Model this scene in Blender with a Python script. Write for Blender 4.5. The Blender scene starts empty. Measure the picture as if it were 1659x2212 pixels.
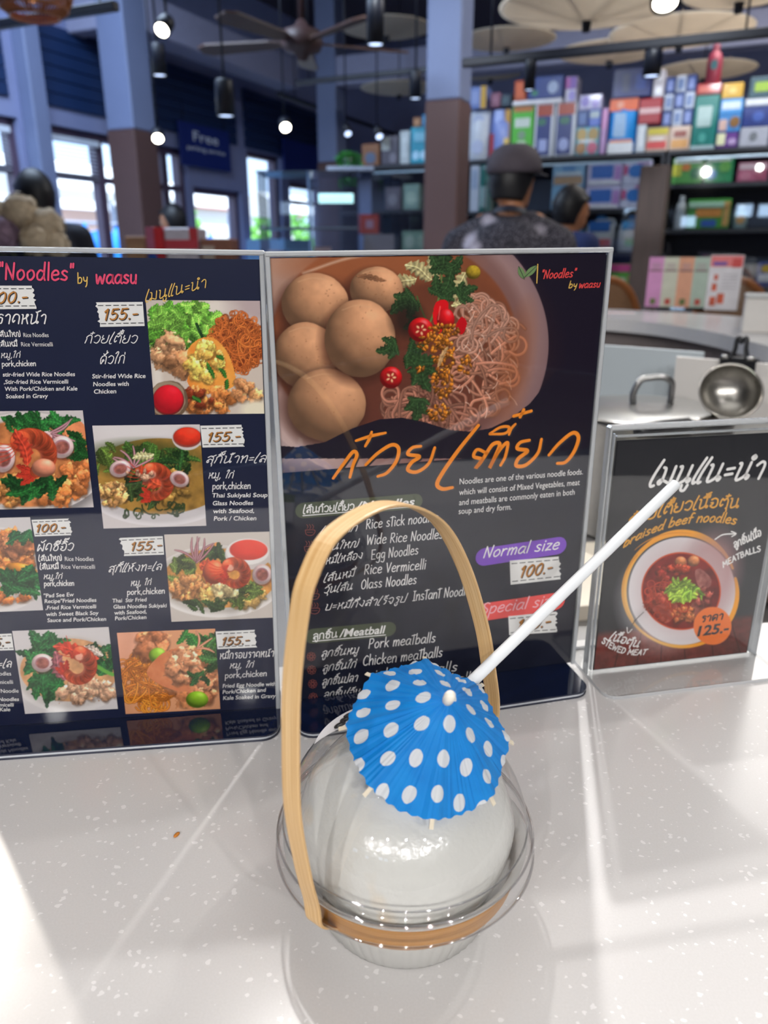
import bpy, bmesh, math, random
import numpy as np
from mathutils import Vector, Matrix, noise as mnoise
sc = bpy.context.scene
COL = sc.collection
PI = math.pi
rad = math.radians

# ------------------------------------------------------------------ camera
CT = 0.95                       # counter top above the floor
EYE = CT + 0.304                # lens height
FPX, PITCH = 1613.0, rad(19.118)
cd = bpy.data.cameras.new('camera')
cam = bpy.data.objects.new('camera', cd); COL.objects.link(cam)
cd.sensor_fit = 'HORIZONTAL'; cd.sensor_width = 36.0
cd.lens = FPX / 1659 * 36.0
cam.location = (0, 0, EYE)
cam.rotation_euler = (PI / 2 - PITCH, 0, 0)
cd.clip_start = 0.02; cd.clip_end = 80
cd.dof.use_dof = True
cd.dof.focus_distance = 0.40
cd.dof.aperture_fstop = cd.lens / 3.0
sc.camera = cam
sc.view_settings.view_transform = 'Standard'
sc.view_settings.look = 'None'
sc.view_settings.gamma = 1.0
sc.view_settings.exposure = 0.16
sc.view_settings.use_curve_mapping = False
try:
    sc.cycles.use_denoising = True
    sc.cycles.max_bounces = 10
    sc.cycles.transparent_max_bounces = 24
    sc.cycles.transmission_bounces = 8
    sc.cycles.glossy_bounces = 5
    sc.cycles.diffuse_bounces = 3
    sc.cycles.sample_clamp_indirect = 3.0
    sc.cycles.caustics_reflective = False
    sc.cycles.caustics_refractive = False
except Exception:
    pass

# ------------------------------------------------------------------ world: bright hazy day outside the windows
wd = bpy.data.worlds.new('daylight'); sc.world = wd
wd.use_nodes = True
wn = wd.node_tree.nodes; wl = wd.node_tree.links
wn['Background'].inputs[0].default_value = (0.55, 0.74, 1.0, 1)
wn['Background'].inputs[1].default_value = 2.3

# ------------------------------------------------------------------ building grid (the shop is turned 24 degrees to the bar)
GA = rad(24)
GX = Vector((math.cos(GA), -math.sin(GA), 0)); GY = Vector((math.sin(GA), math.cos(GA), 0))
def G(p, q, z=0.0):
    return GX * p + GY * q + Vector((0, 0, z))
def ray(x, y):
    a, b = x - 829.5, y - 1106.0
    return Vector((a, FPX * math.cos(PITCH) - b * math.sin(PITCH), -(b * math.cos(PITCH) + FPX * math.sin(PITCH))))
def atd(x, y, D):               # point of the place at forward distance D
    r = ray(x, y); return r * (D / r.y) + Vector((0, 0, EYE))
def atz(x, y, z):
    r = ray(x, y); return r * ((z - EYE) / r.z) + Vector((0, 0, EYE))
def atq(x, y, Q):               # on the plane q = Q of the building grid -> (p, z)
    r = ray(x, y); t = Q / r.dot(GY); return r.dot(GX) * t, EYE + r.z * t
def atp(x, y, P):               # on the wall p = P -> (q, z)
    r = ray(x, y); t = P / r.dot(GX); return r.dot(GY) * t, EYE + r.z * t

# ------------------------------------------------------------------ lights
def lamp(name, kind, loc, energy, color=(1, 1, 1), size=0.05, target=None, **kw):
    l = bpy.data.lights.new(name, kind); l.energy = energy; l.color = color
    if kind == 'AREA':
        l.shape = kw.get('shape', 'DISK'); l.size = size
        if 'size_y' in kw: l.size_y = kw['size_y']
    else:
        l.shadow_soft_size = size
    if kind == 'SPOT':
        l.spot_size = kw.get('angle', rad(50)); l.spot_blend = kw.get('blend', 0.4)
    o = bpy.data.objects.new(name, l); COL.objects.link(o); o.location = loc
    if target is not None:
        o.rotation_euler = (Vector(target) - Vector(loc)).to_track_quat('-Z', 'Y').to_euler()
    return o
WARM, WHITE, COOL = (1, 0.93, 0.84), (1, 0.98, 0.96), (0.62, 0.78, 1.0)
TGT = (0.05, 0.35, CT)
CEIL = 3.95
K = 1.0
# track spots that light the bar top
lamp('track_or_fill_spot', 'SPOT', (0.55, 2.6, CT + 2.1), 150 * K, WHITE, 0.03, TGT, angle=rad(60))
lamp('track_or_fill_spot', 'SPOT', (-0.25, 1.55, CT + 2.1), 46 * K, WHITE, 0.03, TGT, angle=rad(70))
lamp('track_or_fill_spot', 'SPOT', (-1.7, 2.25, CT + 2.1), 130 * K, WARM, 0.03, TGT, angle=rad(60))
lamp('track_or_fill_spot', 'SPOT', (1.35, 1.3, CT + 2.0), 30 * K, WHITE, 0.03, TGT, angle=rad(70))
lamp('track_or_fill_spot', 'SPOT', (-0.9, -0.5, CT + 1.9), 8 * K, WHITE, 0.05, (0.0, 0.42, CT + 0.1), angle=rad(70))  # front fill added for the upright cards
lamp('track_or_fill_spot', 'SPOT', (1.0, -0.3, CT + 1.9), 8 * K, WHITE, 0.05, (0.2, 0.42, CT + 0.1), angle=rad(70))  # second added front fill, from the right
# fill lamps put in for the cards, the hall and the shop
for x_ in (-1.7, -.85, 0.0, .85, 1.7):      # unseen front spots added to brighten the cards
    lamp('track_or_fill_spot', 'SPOT', (x_, -2.3, 2.5), 78 * K, WHITE, 0.04, (0.05 + x_ * .12, 0.45, CT + .15), angle=rad(45))
lamp('track_or_fill_spot', 'SPOT', (0.3, 1.3, 3.0), 46 * K, WHITE, 0.05, (0.6, 3.3, 1.3), angle=rad(44))  # added to brighten the back of the person in the cap
lamp('hall_fill_light', 'AREA', (0.3, 0.9, CEIL - 0.7), 14 * K, WHITE, 2.2, (0.3, 0.9, 0))  # broad soft fill added over the bar
lamp('hall_fill_light', 'AREA', tuple(G(-3.7, 3.3, CEIL - 0.35)), 120 * K, COOL, 2.0, tuple(G(-4.0, 4.6, 0)))  # cool fill added to lift the blue background
for p_ in (-1.6, -.4, .8, 2.0):
    lamp('shop_fill_spot', 'SPOT', tuple(G(p_, 3.4, 2.9)), 85 * K, (0.86, 0.93, 1.0), 0.06, tuple(G(p_ * .85 - .3, 6.3, 1.6)), angle=rad(70), blend=.8)  # unseen spots added to brighten the packs on the shelves
lamp('shop_fill_light', 'AREA', tuple(G(0.6, 5.6, CEIL - .12)), 95 * K, (1, .97, .93), 2.6, tuple(G(0.6, 5.6, 0)))  # added above the parasols so light comes through their cloth

# ------------------------------------------------------------------ materials
def s2l(c):
    c = np.asarray(c, dtype=float)
    return np.where(c <= 0.04045, c / 12.92, ((c + 0.055) / 1.055) ** 2.4)
def rgb(h):
    if isinstance(h, str):
        h = h.lstrip('#'); h = tuple(int(h[i:i + 2], 16) / 255 for i in (0, 2, 4))
    return tuple(float(v) for v in s2l(h))
MATS = {}
def mat(name, color='#888888', rough=0.5, metal=0.0, var=0.06, nscale=30.0, coat=0.0, spec=0.5, bump=0.0, emit=0.0, stretch=None, sheen=0.0, sss=0.0):
    if name in MATS: return MATS[name]
    m = bpy.data.materials.new(name); m.use_nodes = True
    nt = m.node_tree; N, L = nt.nodes, nt.links
    b = N['Principled BSDF']; c = rgb(color)
    b.inputs['Roughness'].default_value = rough; b.inputs['Metallic'].default_value = metal
    b.inputs['Specular IOR Level'].default_value = spec
    b.inputs['Coat Weight'].default_value = coat; b.inputs['Coat Roughness'].default_value = 0.08
    tc = N.new('ShaderNodeTexCoord'); mp = N.new('ShaderNodeMapping')
    if stretch: mp.inputs['Scale'].default_value = stretch
    L.new(tc.outputs['Object'], mp.inputs['Vector'])
    no = N.new('ShaderNodeTexNoise'); no.inputs['Scale'].default_value = nscale; no.inputs['Detail'].default_value = 4
    L.new(mp.outputs['Vector'], no.inputs['Vector'])
    cr = N.new('ShaderNodeValToRGB')
    cr.color_ramp.elements[0].position = 0.3; cr.color_ramp.elements[1].position = 0.7
    cr.color_ramp.elements[0].color = tuple(v * (1 - var) for v in c) + (1,)
    cr.color_ramp.elements[1].color = tuple(min(1, v * (1 + var)) for v in c) + (1,)
    L.new(no.outputs['Fac'], cr.inputs['Fac']); L.new(cr.outputs['Color'], b.inputs['Base Color'])
    if bump:
        bp = N.new('ShaderNodeBump'); bp.inputs['Strength'].default_value = bump; bp.inputs['Distance'].default_value = 0.002
        L.new(no.outputs['Fac'], bp.inputs['Height']); L.new(bp.outputs['Normal'], b.inputs['Normal'])
    if emit:
        L.new(cr.outputs['Color'], b.inputs['Emission Color']); b.inputs['Emission Strength'].default_value = emit
    if sss:
        b.inputs['Subsurface Weight'].default_value = sss; b.inputs['Subsurface Radius'].default_value = (0.01, 0.009, 0.008)
        b.inputs['Subsurface Scale'].default_value = 0.5
    MATS[name] = m; return m
def clear(name, tint=(1, 1, 1), ior=1.45, rough=0.03, boost=1.0, haze=0.0, alpha=0.0, base='#ffffff'):
    # thin clear plastic: see-through, with real mirror reflections that grow at grazing angles
    if name in MATS: return MATS[name]
    m = bpy.data.materials.new(name); m.use_nodes = True
    nt = m.node_tree; N, L = nt.nodes, nt.links
    for n in list(N): N.remove(n)
    out = N.new('ShaderNodeOutputMaterial')
    tr = N.new('ShaderNodeBsdfTransparent'); tr.inputs[0].default_value = tint + (1,)
    gl = N.new('ShaderNodeBsdfGlossy'); gl.inputs['Roughness'].default_value = rough
    fr = N.new('ShaderNodeLayerWeight'); fr.inputs['Blend'].default_value = 0.5       # Schlick reflectance, the same from both sides of a thin sheet
    pw = N.new('ShaderNodeMath'); pw.operation = 'POWER'; pw.inputs[1].default_value = 5.0; L.new(fr.outputs['Facing'], pw.inputs[0])
    f0 = ((ior - 1) / (ior + 1)) ** 2
    sc_ = N.new('ShaderNodeMath'); sc_.operation = 'MULTIPLY_ADD'; sc_.inputs[1].default_value = 1 - f0; sc_.inputs[2].default_value = f0; L.new(pw.outputs[0], sc_.inputs[0])
    mu = N.new('ShaderNodeMath'); mu.operation = 'MULTIPLY_ADD'; mu.use_clamp = True
    mu.inputs[1].default_value = boost; mu.inputs[2].default_value = haze
    mx = N.new('ShaderNodeMixShader')
    L.new(sc_.outputs[0], mu.inputs[0]); L.new(mu.outputs[0], mx.inputs[0])
    L.new(tr.outputs[0], mx.inputs[1]); L.new(gl.outputs[0], mx.inputs[2])
    last = mx.outputs[0]
    if alpha:
        di = N.new('ShaderNodeBsdfDiffuse'); di.inputs[0].default_value = rgb(base) + (1,)
        m2 = N.new('ShaderNodeMixShader'); m2.inputs[0].default_value = alpha
        L.new(last, m2.inputs[1]); L.new(di.outputs[0], m2.inputs[2]); last = m2.outputs[0]
    L.new(last, out.inputs[0])
    MATS[name] = m; return m
def print_mat(name='printed_ink', rough=0.35):
    if name in MATS: return MATS[name]
    m = bpy.data.materials.new(name); m.use_nodes = True
    nt = m.node_tree; b = nt.nodes['Principled BSDF']
    at = nt.nodes.new('ShaderNodeVertexColor'); at.layer_name = 'ink'
    nt.links.new(at.outputs['Color'], b.inputs['Base Color'])
    b.inputs['Roughness'].default_value = rough; b.inputs['Specular IOR Level'].default_value = 0.2
    MATS[name] = m; return m

# ------------------------------------------------------------------ mesh collector
class MB:
    def __init__(s): s.v, s.f, s.mi, s.sm = [], [], [], []
    def add(s, vs, fs, mi=0, smooth=False):
        o = len(s.v); s.v += [tuple(v) for v in vs]
        for f in fs:
            s.f.append(tuple(i + o for i in f)); s.mi.append(mi); s.sm.append(smooth)
        return s
    def box(s, c, d, mi=0, M=None, bev=0.0):
        x, y, z = d[0] / 2, d[1] / 2, d[2] / 2
        if bev:
            b = min(bev, x * .9, y * .9, z * .9)
            vs, idx = [], {}
            for sx in (-1, 1):
                for sy in (-1, 1):
                    for sz in (-1, 1):
                        for k in range(3):
                            p = [sx * x, sy * y, sz * z]
                            for j in range(3):
                                if j != k: p[j] -= (sx, sy, sz)[j] * b
                            idx[sx, sy, sz, k] = len(vs); vs.append(p)
            fs = []
            S = (-1, 1)
            def q(a): fs.append(a)
            for k in range(3):
                i, j = [t for t in range(3) if t != k]
                for sk in S:
                    def at(a, b_):
                        t = [0, 0, 0]; t[k] = sk; t[i] = a; t[j] = b_; return idx[t[0], t[1], t[2], k]
                    q([at(-1, -1), at(1, -1), at(1, 1), at(-1, 1)])
                for si in S:
                    for sj in S:
                        t = [0, 0, 0]; t[i] = si; t[j] = sj
                        t[k] = -1; a = tuple(t); t[k] = 1; b2 = tuple(t)
                        q([idx[a + (i,)], idx[b2 + (i,)], idx[b2 + (j,)], idx[a + (j,)]])
            for sx in S:
                for sy in S:
                    for sz in S: q([idx[sx, sy, sz, 0], idx[sx, sy, sz, 1], idx[sx, sy, sz, 2]])
        else:
            vs = [(sx * x, sy * y, sz * z) for sx in (-1, 1) for sy in (-1, 1) for sz in (-1, 1)]
            fs = [(0, 1, 3, 2), (4, 6, 7, 5), (0, 4, 5, 1), (2, 3, 7, 6), (0, 2, 6, 4), (1, 5, 7, 3)]
        vs = [Vector(v) + Vector(c) for v in vs]
        if M is not None: vs = [M @ v for v in vs]
        return s.add(vs, fs, mi)
    def lathe(s, prof, n=48, mi=0, M=None, smooth=True, close=False, a0=0, a1=2 * PI):
        full = abs(a1 - a0 - 2 * PI) < 1e-6
        cnt = n if full else n + 1
        vs = []
        for r, z in prof:
            for k in range(cnt):
                a = a0 + (a1 - a0) * k / n
                vs.append(Vector((r * math.cos(a), r * math.sin(a), z)))
        if M is not None: vs = [M @ v for v in vs]
        fs = []
        for i in range(len(prof) - 1):
            for k in range(n):
                k2 = (k + 1) % cnt
                fs.append((i * cnt + k, i * cnt + k2, (i + 1) * cnt + k2, (i + 1) * cnt + k))
        return s.add(vs, fs, mi, smooth)
    def disc(s, r, z, n=48, mi=0, M=None):
        vs = [Vector((r * math.cos(2 * PI * k / n), r * math.sin(2 * PI * k / n), z)) for k in range(n)]
        if M is not None: vs = [M @ v for v in vs]
        return s.add(vs, [tuple(range(n))], mi)
    def tube(s, pts, r, n=10, mi=0, caps=True, smooth=True):
        pts = [Vector(p) for p in pts]; rs = r if isinstance(r, (list, tuple)) else [r] * len(pts)
        t0 = (pts[1] - pts[0]).normalized()
        up = Vector((0, 0, 1)) if abs(t0.z) < .9 else Vector((1, 0, 0))
        nx = t0.cross(up).normalized(); vs = []
        for i, p in enumerate(pts):
            t = (pts[min(i + 1, len(pts) - 1)] - pts[max(i - 1, 0)]).normalized()
            nx = (nx - t * nx.dot(t)).normalized(); ny = t.cross(nx)
            for k in range(n):
                a = 2 * PI * k / n; vs.append(p + (nx * math.cos(a) + ny * math.sin(a)) * rs[i])
        fs = [(i * n + k, i * n + (k + 1) % n, (i + 1) * n + (k + 1) % n, (i + 1) * n + k) for i in range(len(pts) - 1) for k in range(n)]
        if caps: fs += [tuple(range(n))[::-1], tuple(range((len(pts) - 1) * n, len(pts) * n))]
        return s.add(vs, fs, mi, smooth)
    def prism(s, poly, z0, z1, mi=0, M=None, smi=None):
        n = len(poly)
        vs = [Vector((x, y, z0)) for x, y in poly] + [Vector((x, y, z1)) for x, y in poly]
        if M is not None: vs = [M @ v for v in vs]
        s.add(vs, [tuple(range(n))[::-1], tuple(range(n, 2 * n))], mi)
        return s.add(vs, [(k, (k + 1) % n, n + (k + 1) % n, n + k) for k in range(n)], mi if smi is None else smi)
    def ell(s, c, r, n=20, m=12, mi=0, M=None):
        vs, fs = [], []
        for i in range(m + 1):
            th = PI * i / m
            for k in range(n):
                a = 2 * PI * k / n
                vs.append(Vector((c[0] + r[0] * math.sin(th) * math.cos(a), c[1] + r[1] * math.sin(th) * math.sin(a), c[2] + r[2] * math.cos(th))))
        if M is not None: vs = [M @ v for v in vs]
        for i in range(m):
            for k in range(n): fs.append((i * n + k, (i + 1) * n + k, (i + 1) * n + (k + 1) % n, i * n + (k + 1) % n))
        return s.add(vs, fs, mi, True)
    def build(s, name, mats, parent=None, loc=(0, 0, 0), rot=None, weld=False):
        me = bpy.data.meshes.new(name)
        me.from_pydata(s.v, [], s.f)
        for m in (mats if isinstance(mats, (list, tuple)) else [mats]): me.materials.append(m)
        me.polygons.foreach_set('material_index', s.mi)
        me.polygons.foreach_set('use_smooth', s.sm)
        bm = bmesh.new(); bm.from_mesh(me)
        if weld: bmesh.ops.remove_doubles(bm, verts=bm.verts, dist=1e-6)
        bmesh.ops.recalc_face_normals(bm, faces=bm.faces); bm.to_mesh(me); bm.free()
        me.update()
        o = bpy.data.objects.new(name, me); COL.objects.link(o)
        if parent is not None: o.parent = parent
        o.location = loc
        if rot is not None: o.rotation_euler = rot
        return o
def tag(o, label, cat, group=None, kind=None):
    o['label'] = label; o['category'] = cat
    if group: o['group'] = group
    if kind: o['kind'] = kind
    return o
def struct(o):
    o['kind'] = 'structure'; return o
def thing(name, label, cat, loc=(0, 0, 0), rz=0.0, group=None):
    o = bpy.data.objects.new(name, None); COL.objects.link(o)
    o.empty_display_size = 0.05
    o.location = loc; o.rotation_euler = (0, 0, rz)
    return tag(o, label, cat, group)
def copy_tree(root, loc=None, rz=None, label=None):
    c = root.copy(); COL.objects.link(c)
    if loc is not None: c.location = loc
    if rz is not None: c.rotation_euler = (0, 0, rz)
    if label: c['label'] = label
    for ch in list(root.children):
        d = ch.copy(); COL.objects.link(d); d.parent = c
        for g in list(ch.children):
            e = g.copy(); COL.objects.link(e); e.parent = d
    return c
def spline(pts, n=8, closed=False):
    P = [np.array(p, float) for p in pts]
    if len(P) < 3 and not closed:
        return [P[0] + (P[-1] - P[0]) * t for t in np.linspace(0, 1, 3)]
    out = []; m = len(P); rng = m if closed else m - 1
    for i in range(rng):
        if closed: a, b, c, d = P[(i - 1) % m], P[i], P[(i + 1) % m], P[(i + 2) % m]
        else:
            b, c = P[i], P[i + 1]; a = P[i - 1] if i else 2 * b - c; d = P[i + 2] if i + 2 < m else 2 * c - b
        for k in range(n):
            t = k / n
            out.append(.5 * (2 * b + (c - a) * t + (2 * a - 5 * b + 4 * c - d) * t * t + (3 * b - a - 3 * c + d) * t ** 3))
    if not closed: out.append(P[-1])
    return out
# ------------------------------------------------------------------ handwriting: single strokes laid out on a small grid
GL = {}
def _g(ch, adv, s):
    GL[ch] = (adv, [[float(v) for v in part.split()] for part in s.split('/')])
for _l in '''a|5|4 4.6 2 5 .5 3 .8 .6 2.4 .2 4 2.5 4.2 4.8/4.2 4.8 4 1 4.8 0
b|4.6|.5 9 .5 0/.5 3.4 2.2 5 3.8 3.6 3.4 .8 1.6 0 .5 .8
c|4.4|3.8 4.2 2.2 5 .6 3.2 .8 .8 2.4 0 3.8 .8
d|5|3.8 4 2 5 .5 3 .8 .5 2.4 .1 3.8 2/4.2 9 3.9 2 4.4 0
e|4.5|.7 2.6 3.6 3 3.4 4.6 2 5 .6 3.4 .7 .9 2.2 0 3.9 .8
f|3.4|3.4 8.6 2.2 9 1.4 7.4 1.3 0/0 5 3 5.1
g|4.7|3.8 4.3 2.2 5 .6 3.4 1 1 2.6 .7 3.9 2.6/4 4.8 3.8 -1.8 2.4 -3.2 .6 -2.4
h|4.4|.5 9 .5 0/.5 2.8 2.2 5 3.5 4 3.6 0
i|1.8|.8 5 .8 0/.8 6.8 .85 7.3
k|4.2|.5 9 .5 0/3.4 5 .6 2.4/1.3 3 3.6 0
l|1.8|.8 9 .8 0
m|6.2|.5 5 .5 0/.5 2.8 1.9 5 2.8 4 2.8 0/2.8 2.8 4.2 5 5.2 4 5.2 0
n|4.5|.5 5 .5 0/.5 2.8 2.2 5 3.5 4 3.6 0
o|4.7|2.2 5 .6 3.4 .9 .6 2.4 0 3.9 2 3.4 4.4 2.2 5
p|4.6|.5 5 .5 -3.5/.5 3.4 2.2 5 3.8 3.6 3.4 .8 1.6 0 .5 .8
r|3.6|.5 5 .5 0/.5 2.8 1.8 4.8 3 4.6
s|4.2|3.3 4.4 2 5 .8 4 1.8 2.7 3.3 1.6 2.4 .2 .4 .6
t|3.2|1.5 8.4 1.4 0/-.4 7.4 3.6 8
u|4.5|.5 5 .6 1.2 1.8 0 3.4 1.4/3.6 5 3.6 0
w|6.2|.4 5 .8 1 1.4 0 2.8 4 4 0 4.6 .8 5.6 5
y|4.4|.5 5 1 2.2 2.4 1.6 3.6 3/3.8 5 3.4 -1 2.4 -3.2
z|4.2|.5 4.8 2 5 3.4 4.8/3.4 4.8 .5 .1/.5 .1 2 .4 3.8 .2
N|5.4|.5 0 .6 8/.6 8 4 0/4 0 4.5 8.4
R|5|.5 0 .6 8/.5 7.8 3 8 3.8 6 2.6 4.2 .6 4/1.2 4.1 4.2 0
W|7|.3 8 1.3 0/1.3 0 3 6/3 6 4.6 0/4.6 0 6.2 8
E|4.8|4 8 .6 8/.6 8 .6 0/.6 0 4.2 .1/.6 4.2 3.4 4.3
V|5|.3 8 2.2 0/2.2 0 4.4 8
O|5.2|2.6 8 .6 5.4 .8 1.4 2.6 0 4.4 2 4.4 6 2.6 8
G|5.4|4.4 7 2.6 8 .6 5 1 1 3 0 4.6 3 2.8 3.4
I|2.8|1.2 8 1.2 0/0 8 2.4 8/0 0 2.4 0
P|4.8|.6 0 .6 8/.6 7.8 3 8 4 6 2.6 4 .6 3.8
C|5|4.2 7 2.6 8 .6 5 .8 1.4 2.6 0 4.4 1
S|4.8|4 7.2 2.4 8 .8 6.6 2 4.6 3.8 2.8 3.2 .4 1.4 0 .4 1
M|6.4|.5 0 .8 8/.8 8 3 2.6/3 2.6 5.2 8/5.2 8 5.6 0
A|5.2|.3 0 2.4 8/2.4 8 4.6 0/1.2 2.8 3.8 2.8
T|4.8|2.2 8 2.2 0/0 7.8 4.4 8.1
B|5|.6 0 .6 8/.6 7.9 3 7.8 3.4 6 2.4 4.3 .6 4.2/.6 4.2 3.2 4 4 2 2.8 .2 .6 0
L|4.4|.8 8 .6 0/.6 0 3.8 .2
D|5.2|.6 0 .6 8/.6 8 3.4 7.2 4.4 4 3.2 .8 .6 0
1|3.2|.4 6 2 8/2 8 1.4 0
5|5|4.4 8 1.4 7.8/1.4 7.8 .9 4.4/.9 4.4 2.6 5 4 3.4 3.4 .8 1.8 0 .4 .8
0|5.2|3 8 1 6 .6 2.4 1.8 0 3.6 1 4.4 4.4 4 7.2 3 8
2|5|.8 6.4 2.4 8 4 6.4 3 3.6 .4 .2/.4 .2 4.4 .2
.|2|.7 .1 .9 .5
,|2|1 .6 .4 -1.4
-|3.4|.4 3.4 2.8 3.6
=|3|.4 4 2.6 4.3/.4 2 2.6 2.3
"|2.8|.6 8.6 .5 6.6/1.8 8.7 1.7 6.7
/|4|.2 -.6 3.4 8.6
||1.4|.6 9 .6 -1
ก|4.6|.3 0 .8 3.4 .5 4.4 2 6 3.6 5 3.8 0
ว|4.4|.4 4.8 2 6 3.8 4.6 3.6 1.6 2.4 0 .8 .7
ย|4.8|.7 5.8 .5 4 1.8 3.3 .5 2.4 .6 .6 2.2 0 3.8 1.2 4.2 6
เ|2.2|1.8 8.4 .8 4.4 .3 1 .8 -.5 1.7 -.3
แ|3.6|1.8 8.4 .8 4.4 .3 1 .6 -.3 1.2 0/3.4 8.4 2.4 4.4 1.9 1 2.2 -.3 2.9 0
ต|5|1.9 1.8 1 .8 .5 2.6 1.2 5.6 2.3 4.6 3.3 5.9 4.3 4.4 4.3 0
ด|4.8|1.8 2 1 .9 .5 2.6 1.2 5.4 2.6 6 4 4.6 4.1 0
ค|4.8|1.5 2.2 2.2 3.2 2.7 2.3 1.9 1.7 1 0 .4 3.4 1.3 5.6 3 6 4 4.6 4 0
ท|4.6|.2 5 .9 5.6 1 0/1 3 2.6 5.8 3.6 5.4 3.8 0
น|5.4|.3 5.8 1 5.4 1 .2 2.8 .6 3.8 2/3.9 6 3.8 1.4 4.4 .2 4.9 1.2 3.8 1.6
บ|4.6|.3 5.8 .9 5.2 .9 .5 2.4 .2 3.8 .6 3.9 6
ป|4.6|.3 5.8 .9 5.2 .9 .5 2.4 .2 3.8 .6 3.9 8.6
ผ|4.8|1.4 4.2 .6 5.2 .5 0 2.2 2.8 4 0 4.1 6
ม|4.8|.3 5.8 1.1 5.2 1.2 1.6 .7 .1 .1 .8 .8 1.6 2.2 1 3.7 .3 3.9 2 3.9 6
ร|4|3.4 5.4 2.2 6 1 5.2 2 4 3.2 3.4 3 .6 2.2 .2
ล|4.6|.6 4.8 2.2 6 3.8 4.8 3.9 0/3.8 2.4 2.2 3.4 .8 2 1 .5 1.8 .9 1.6 2
ส|4.8|.6 4.8 2.2 6 3.8 4.8 3.9 0/3.8 2.4 2.2 3.4 .8 2 1 .5 1.8 .9 1.6 2/2.8 5.2 4.8 6.8
ห|4.6|.3 5.8 .9 5.2 .9 0/.9 2.6 2.8 4 3.8 5.6 2.9 5.8 2.9 3.6 4 0
อ|4.6|.7 3.2 1.7 3.2 1.3 2 .5 1.2 2.2 0 3.8 1.2 3.8 4.8 2.2 6 .6 5.2
ญ|5.8|.3 0 .8 3.4 .5 4.4 1.8 6 3 5 3 .5 3.8 0 4.8 1 5 5.8
ช|4.6|1.4 4.4 .5 5 1.4 6 2 4.8 1.2 3 1 .8 2.4 .1 3.6 1 3.6 3.4 2.8 4.6 4.4 6.2
ซ|4.8|1.2 4.2 .5 5 1.2 6 1.7 5 2.2 6 2.4 4.6 1.2 3 1 .8 2.4 .1 3.6 1 3.6 3.4 2.8 4.6 4.6 6.2
ง|4.2|2.4 5.8 3.4 5 3.2 .2/3.2 .2 1.8 1.4 .4 3
จ|4.4|.6 4.8 2.2 6 3.7 4.6 3.6 .6 2.6 0 2.2 1.6 1 2.2
า|3.8|.5 4.8 1.8 6 3 4.8 2.9 0
ะ|3.2|.4 4 2.6 4.3/.4 2 2.6 2.3
ไ|2.4|.1 7.4 1.2 8.8 1.9 8 1 4 .8 0
ใ|2.4|1 6.4 .2 7.4 1.2 8.6 2 7.4 1.3 4 1 0
ำ|3.8|-1.6 8.4 -2.2 7.7 -1.6 7 -1 7.7 -1.6 8.4/.5 4.8 1.8 6 3 4.8 2.9 0
ี|0|-3.9 6.8 -2.4 8 -.8 6.9/-3.9 6.8 -.8 6.9/-.8 6.9 -.6 8.6
ิ|0|-3.9 6.8 -2.4 8 -.8 6.9/-3.9 6.8 -.8 6.9
ึ|0|-3.9 6.8 -2.4 8 -.8 6.9/-3.9 6.8 -.8 6.9/-.9 8.6 -1.4 8 -.8 7.4 -.4 8 -.9 8.6
ื|0|-3.9 6.8 -2.4 8 -.8 6.9/-3.9 6.8 -.8 6.9/-1.5 7.2 -1.4 8.6/-.7 7 -.6 8.6
ั|0|-3.4 7.6 -2.8 6.8 -2 7.2 -.6 8.6
็|0|-3.2 6.8 -3 8 -1.8 7.6 -2.4 7 -1 8.6
ุ|0|-1.6 -.6 -1 -.9 -.9 -2.6
ู|0|-2.8 -.7 -2.5 -2.4 -1.4 -2.6 -.9 -.8
่|0|-1.4 8.4 -1.5 9.8
้|0|-2.8 9.2 -2 8.4 -1.9 9.2 -.4 10
๊|0|-3.2 8.6 -2.6 9.6 -2 8.8 -1.4 9.6 -.9 8.7 -.3 10
๋|0|-2.6 9 -.4 9.4/-1.4 10.2 -1.6 8.2'''.split('\n'):
    if _l.startswith('||'): _g('|', 1.4, _l.split('|')[-1]); continue
    _a = _l.split('|'); _g(_a[0], float(_a[1]), _a[2])
UPV, TONE = 'ีิึืั็', '่้๊๋'
def lay(text):
    # -> list of 2-D polylines, advance
    x, out, prev_up = 0.0, [], False
    for ch in text:
        if ch == ' ': x += 3.2; prev_up = False; continue
        if ch not in GL: x += 2; continue
        adv, strokes = GL[ch]
        dy = 0.0
        if ch in TONE and not prev_up: dy = -1.7
        if ch in UPV: prev_up = True
        elif ch not in TONE: prev_up = False
        for st in strokes:
            out.append([(x + st[i], st[i + 1] + dy) for i in range(0, len(st), 2)])
        x += adv + (0.35 if adv else 0)
    return out, x
def ribbon(mb, pts, w, y, mi=0, taper=0.0):
    # flat stroke in the sheet plane (u, v) at layer y, with round ends
    P = [np.array(p, float) for p in pts]
    n = len(P); vs = []
    for i in range(n):
        t = P[min(i + 1, n - 1)] - P[max(i - 1, 0)]
        L = np.hypot(*t); t = t / L if L > 1e-12 else np.array([1., 0.])
        nn = np.array([-t[1], t[0]])
        ww = w * (1 - taper * abs(2 * i / max(1, n - 1) - 1) ** 2)
        vs += [P[i] + nn * ww, P[i] - nn * ww]
    fs = [(2 * i, 2 * i + 1, 2 * i + 3, 2 * i + 2) for i in range(n - 1)]
    mb.add([(p[0], -y, p[1]) for p in vs], fs, mi)
    for e, q in ((P[0], P[1]), (P[-1], P[-2])):
        d = e - q; a0 = math.atan2(d[1], d[0]); ww = w * (1 - taper)
        c = [(e[0], -y, e[1])] + [(e[0] + ww * math.cos(a0 + t), -y, e[1] + ww * math.sin(a0 + t)) for t in np.linspace(-PI / 2, PI / 2, 6)]
        mb.add(c, [(0, k, k + 1) for k in range(1, 6)], mi)
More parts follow.
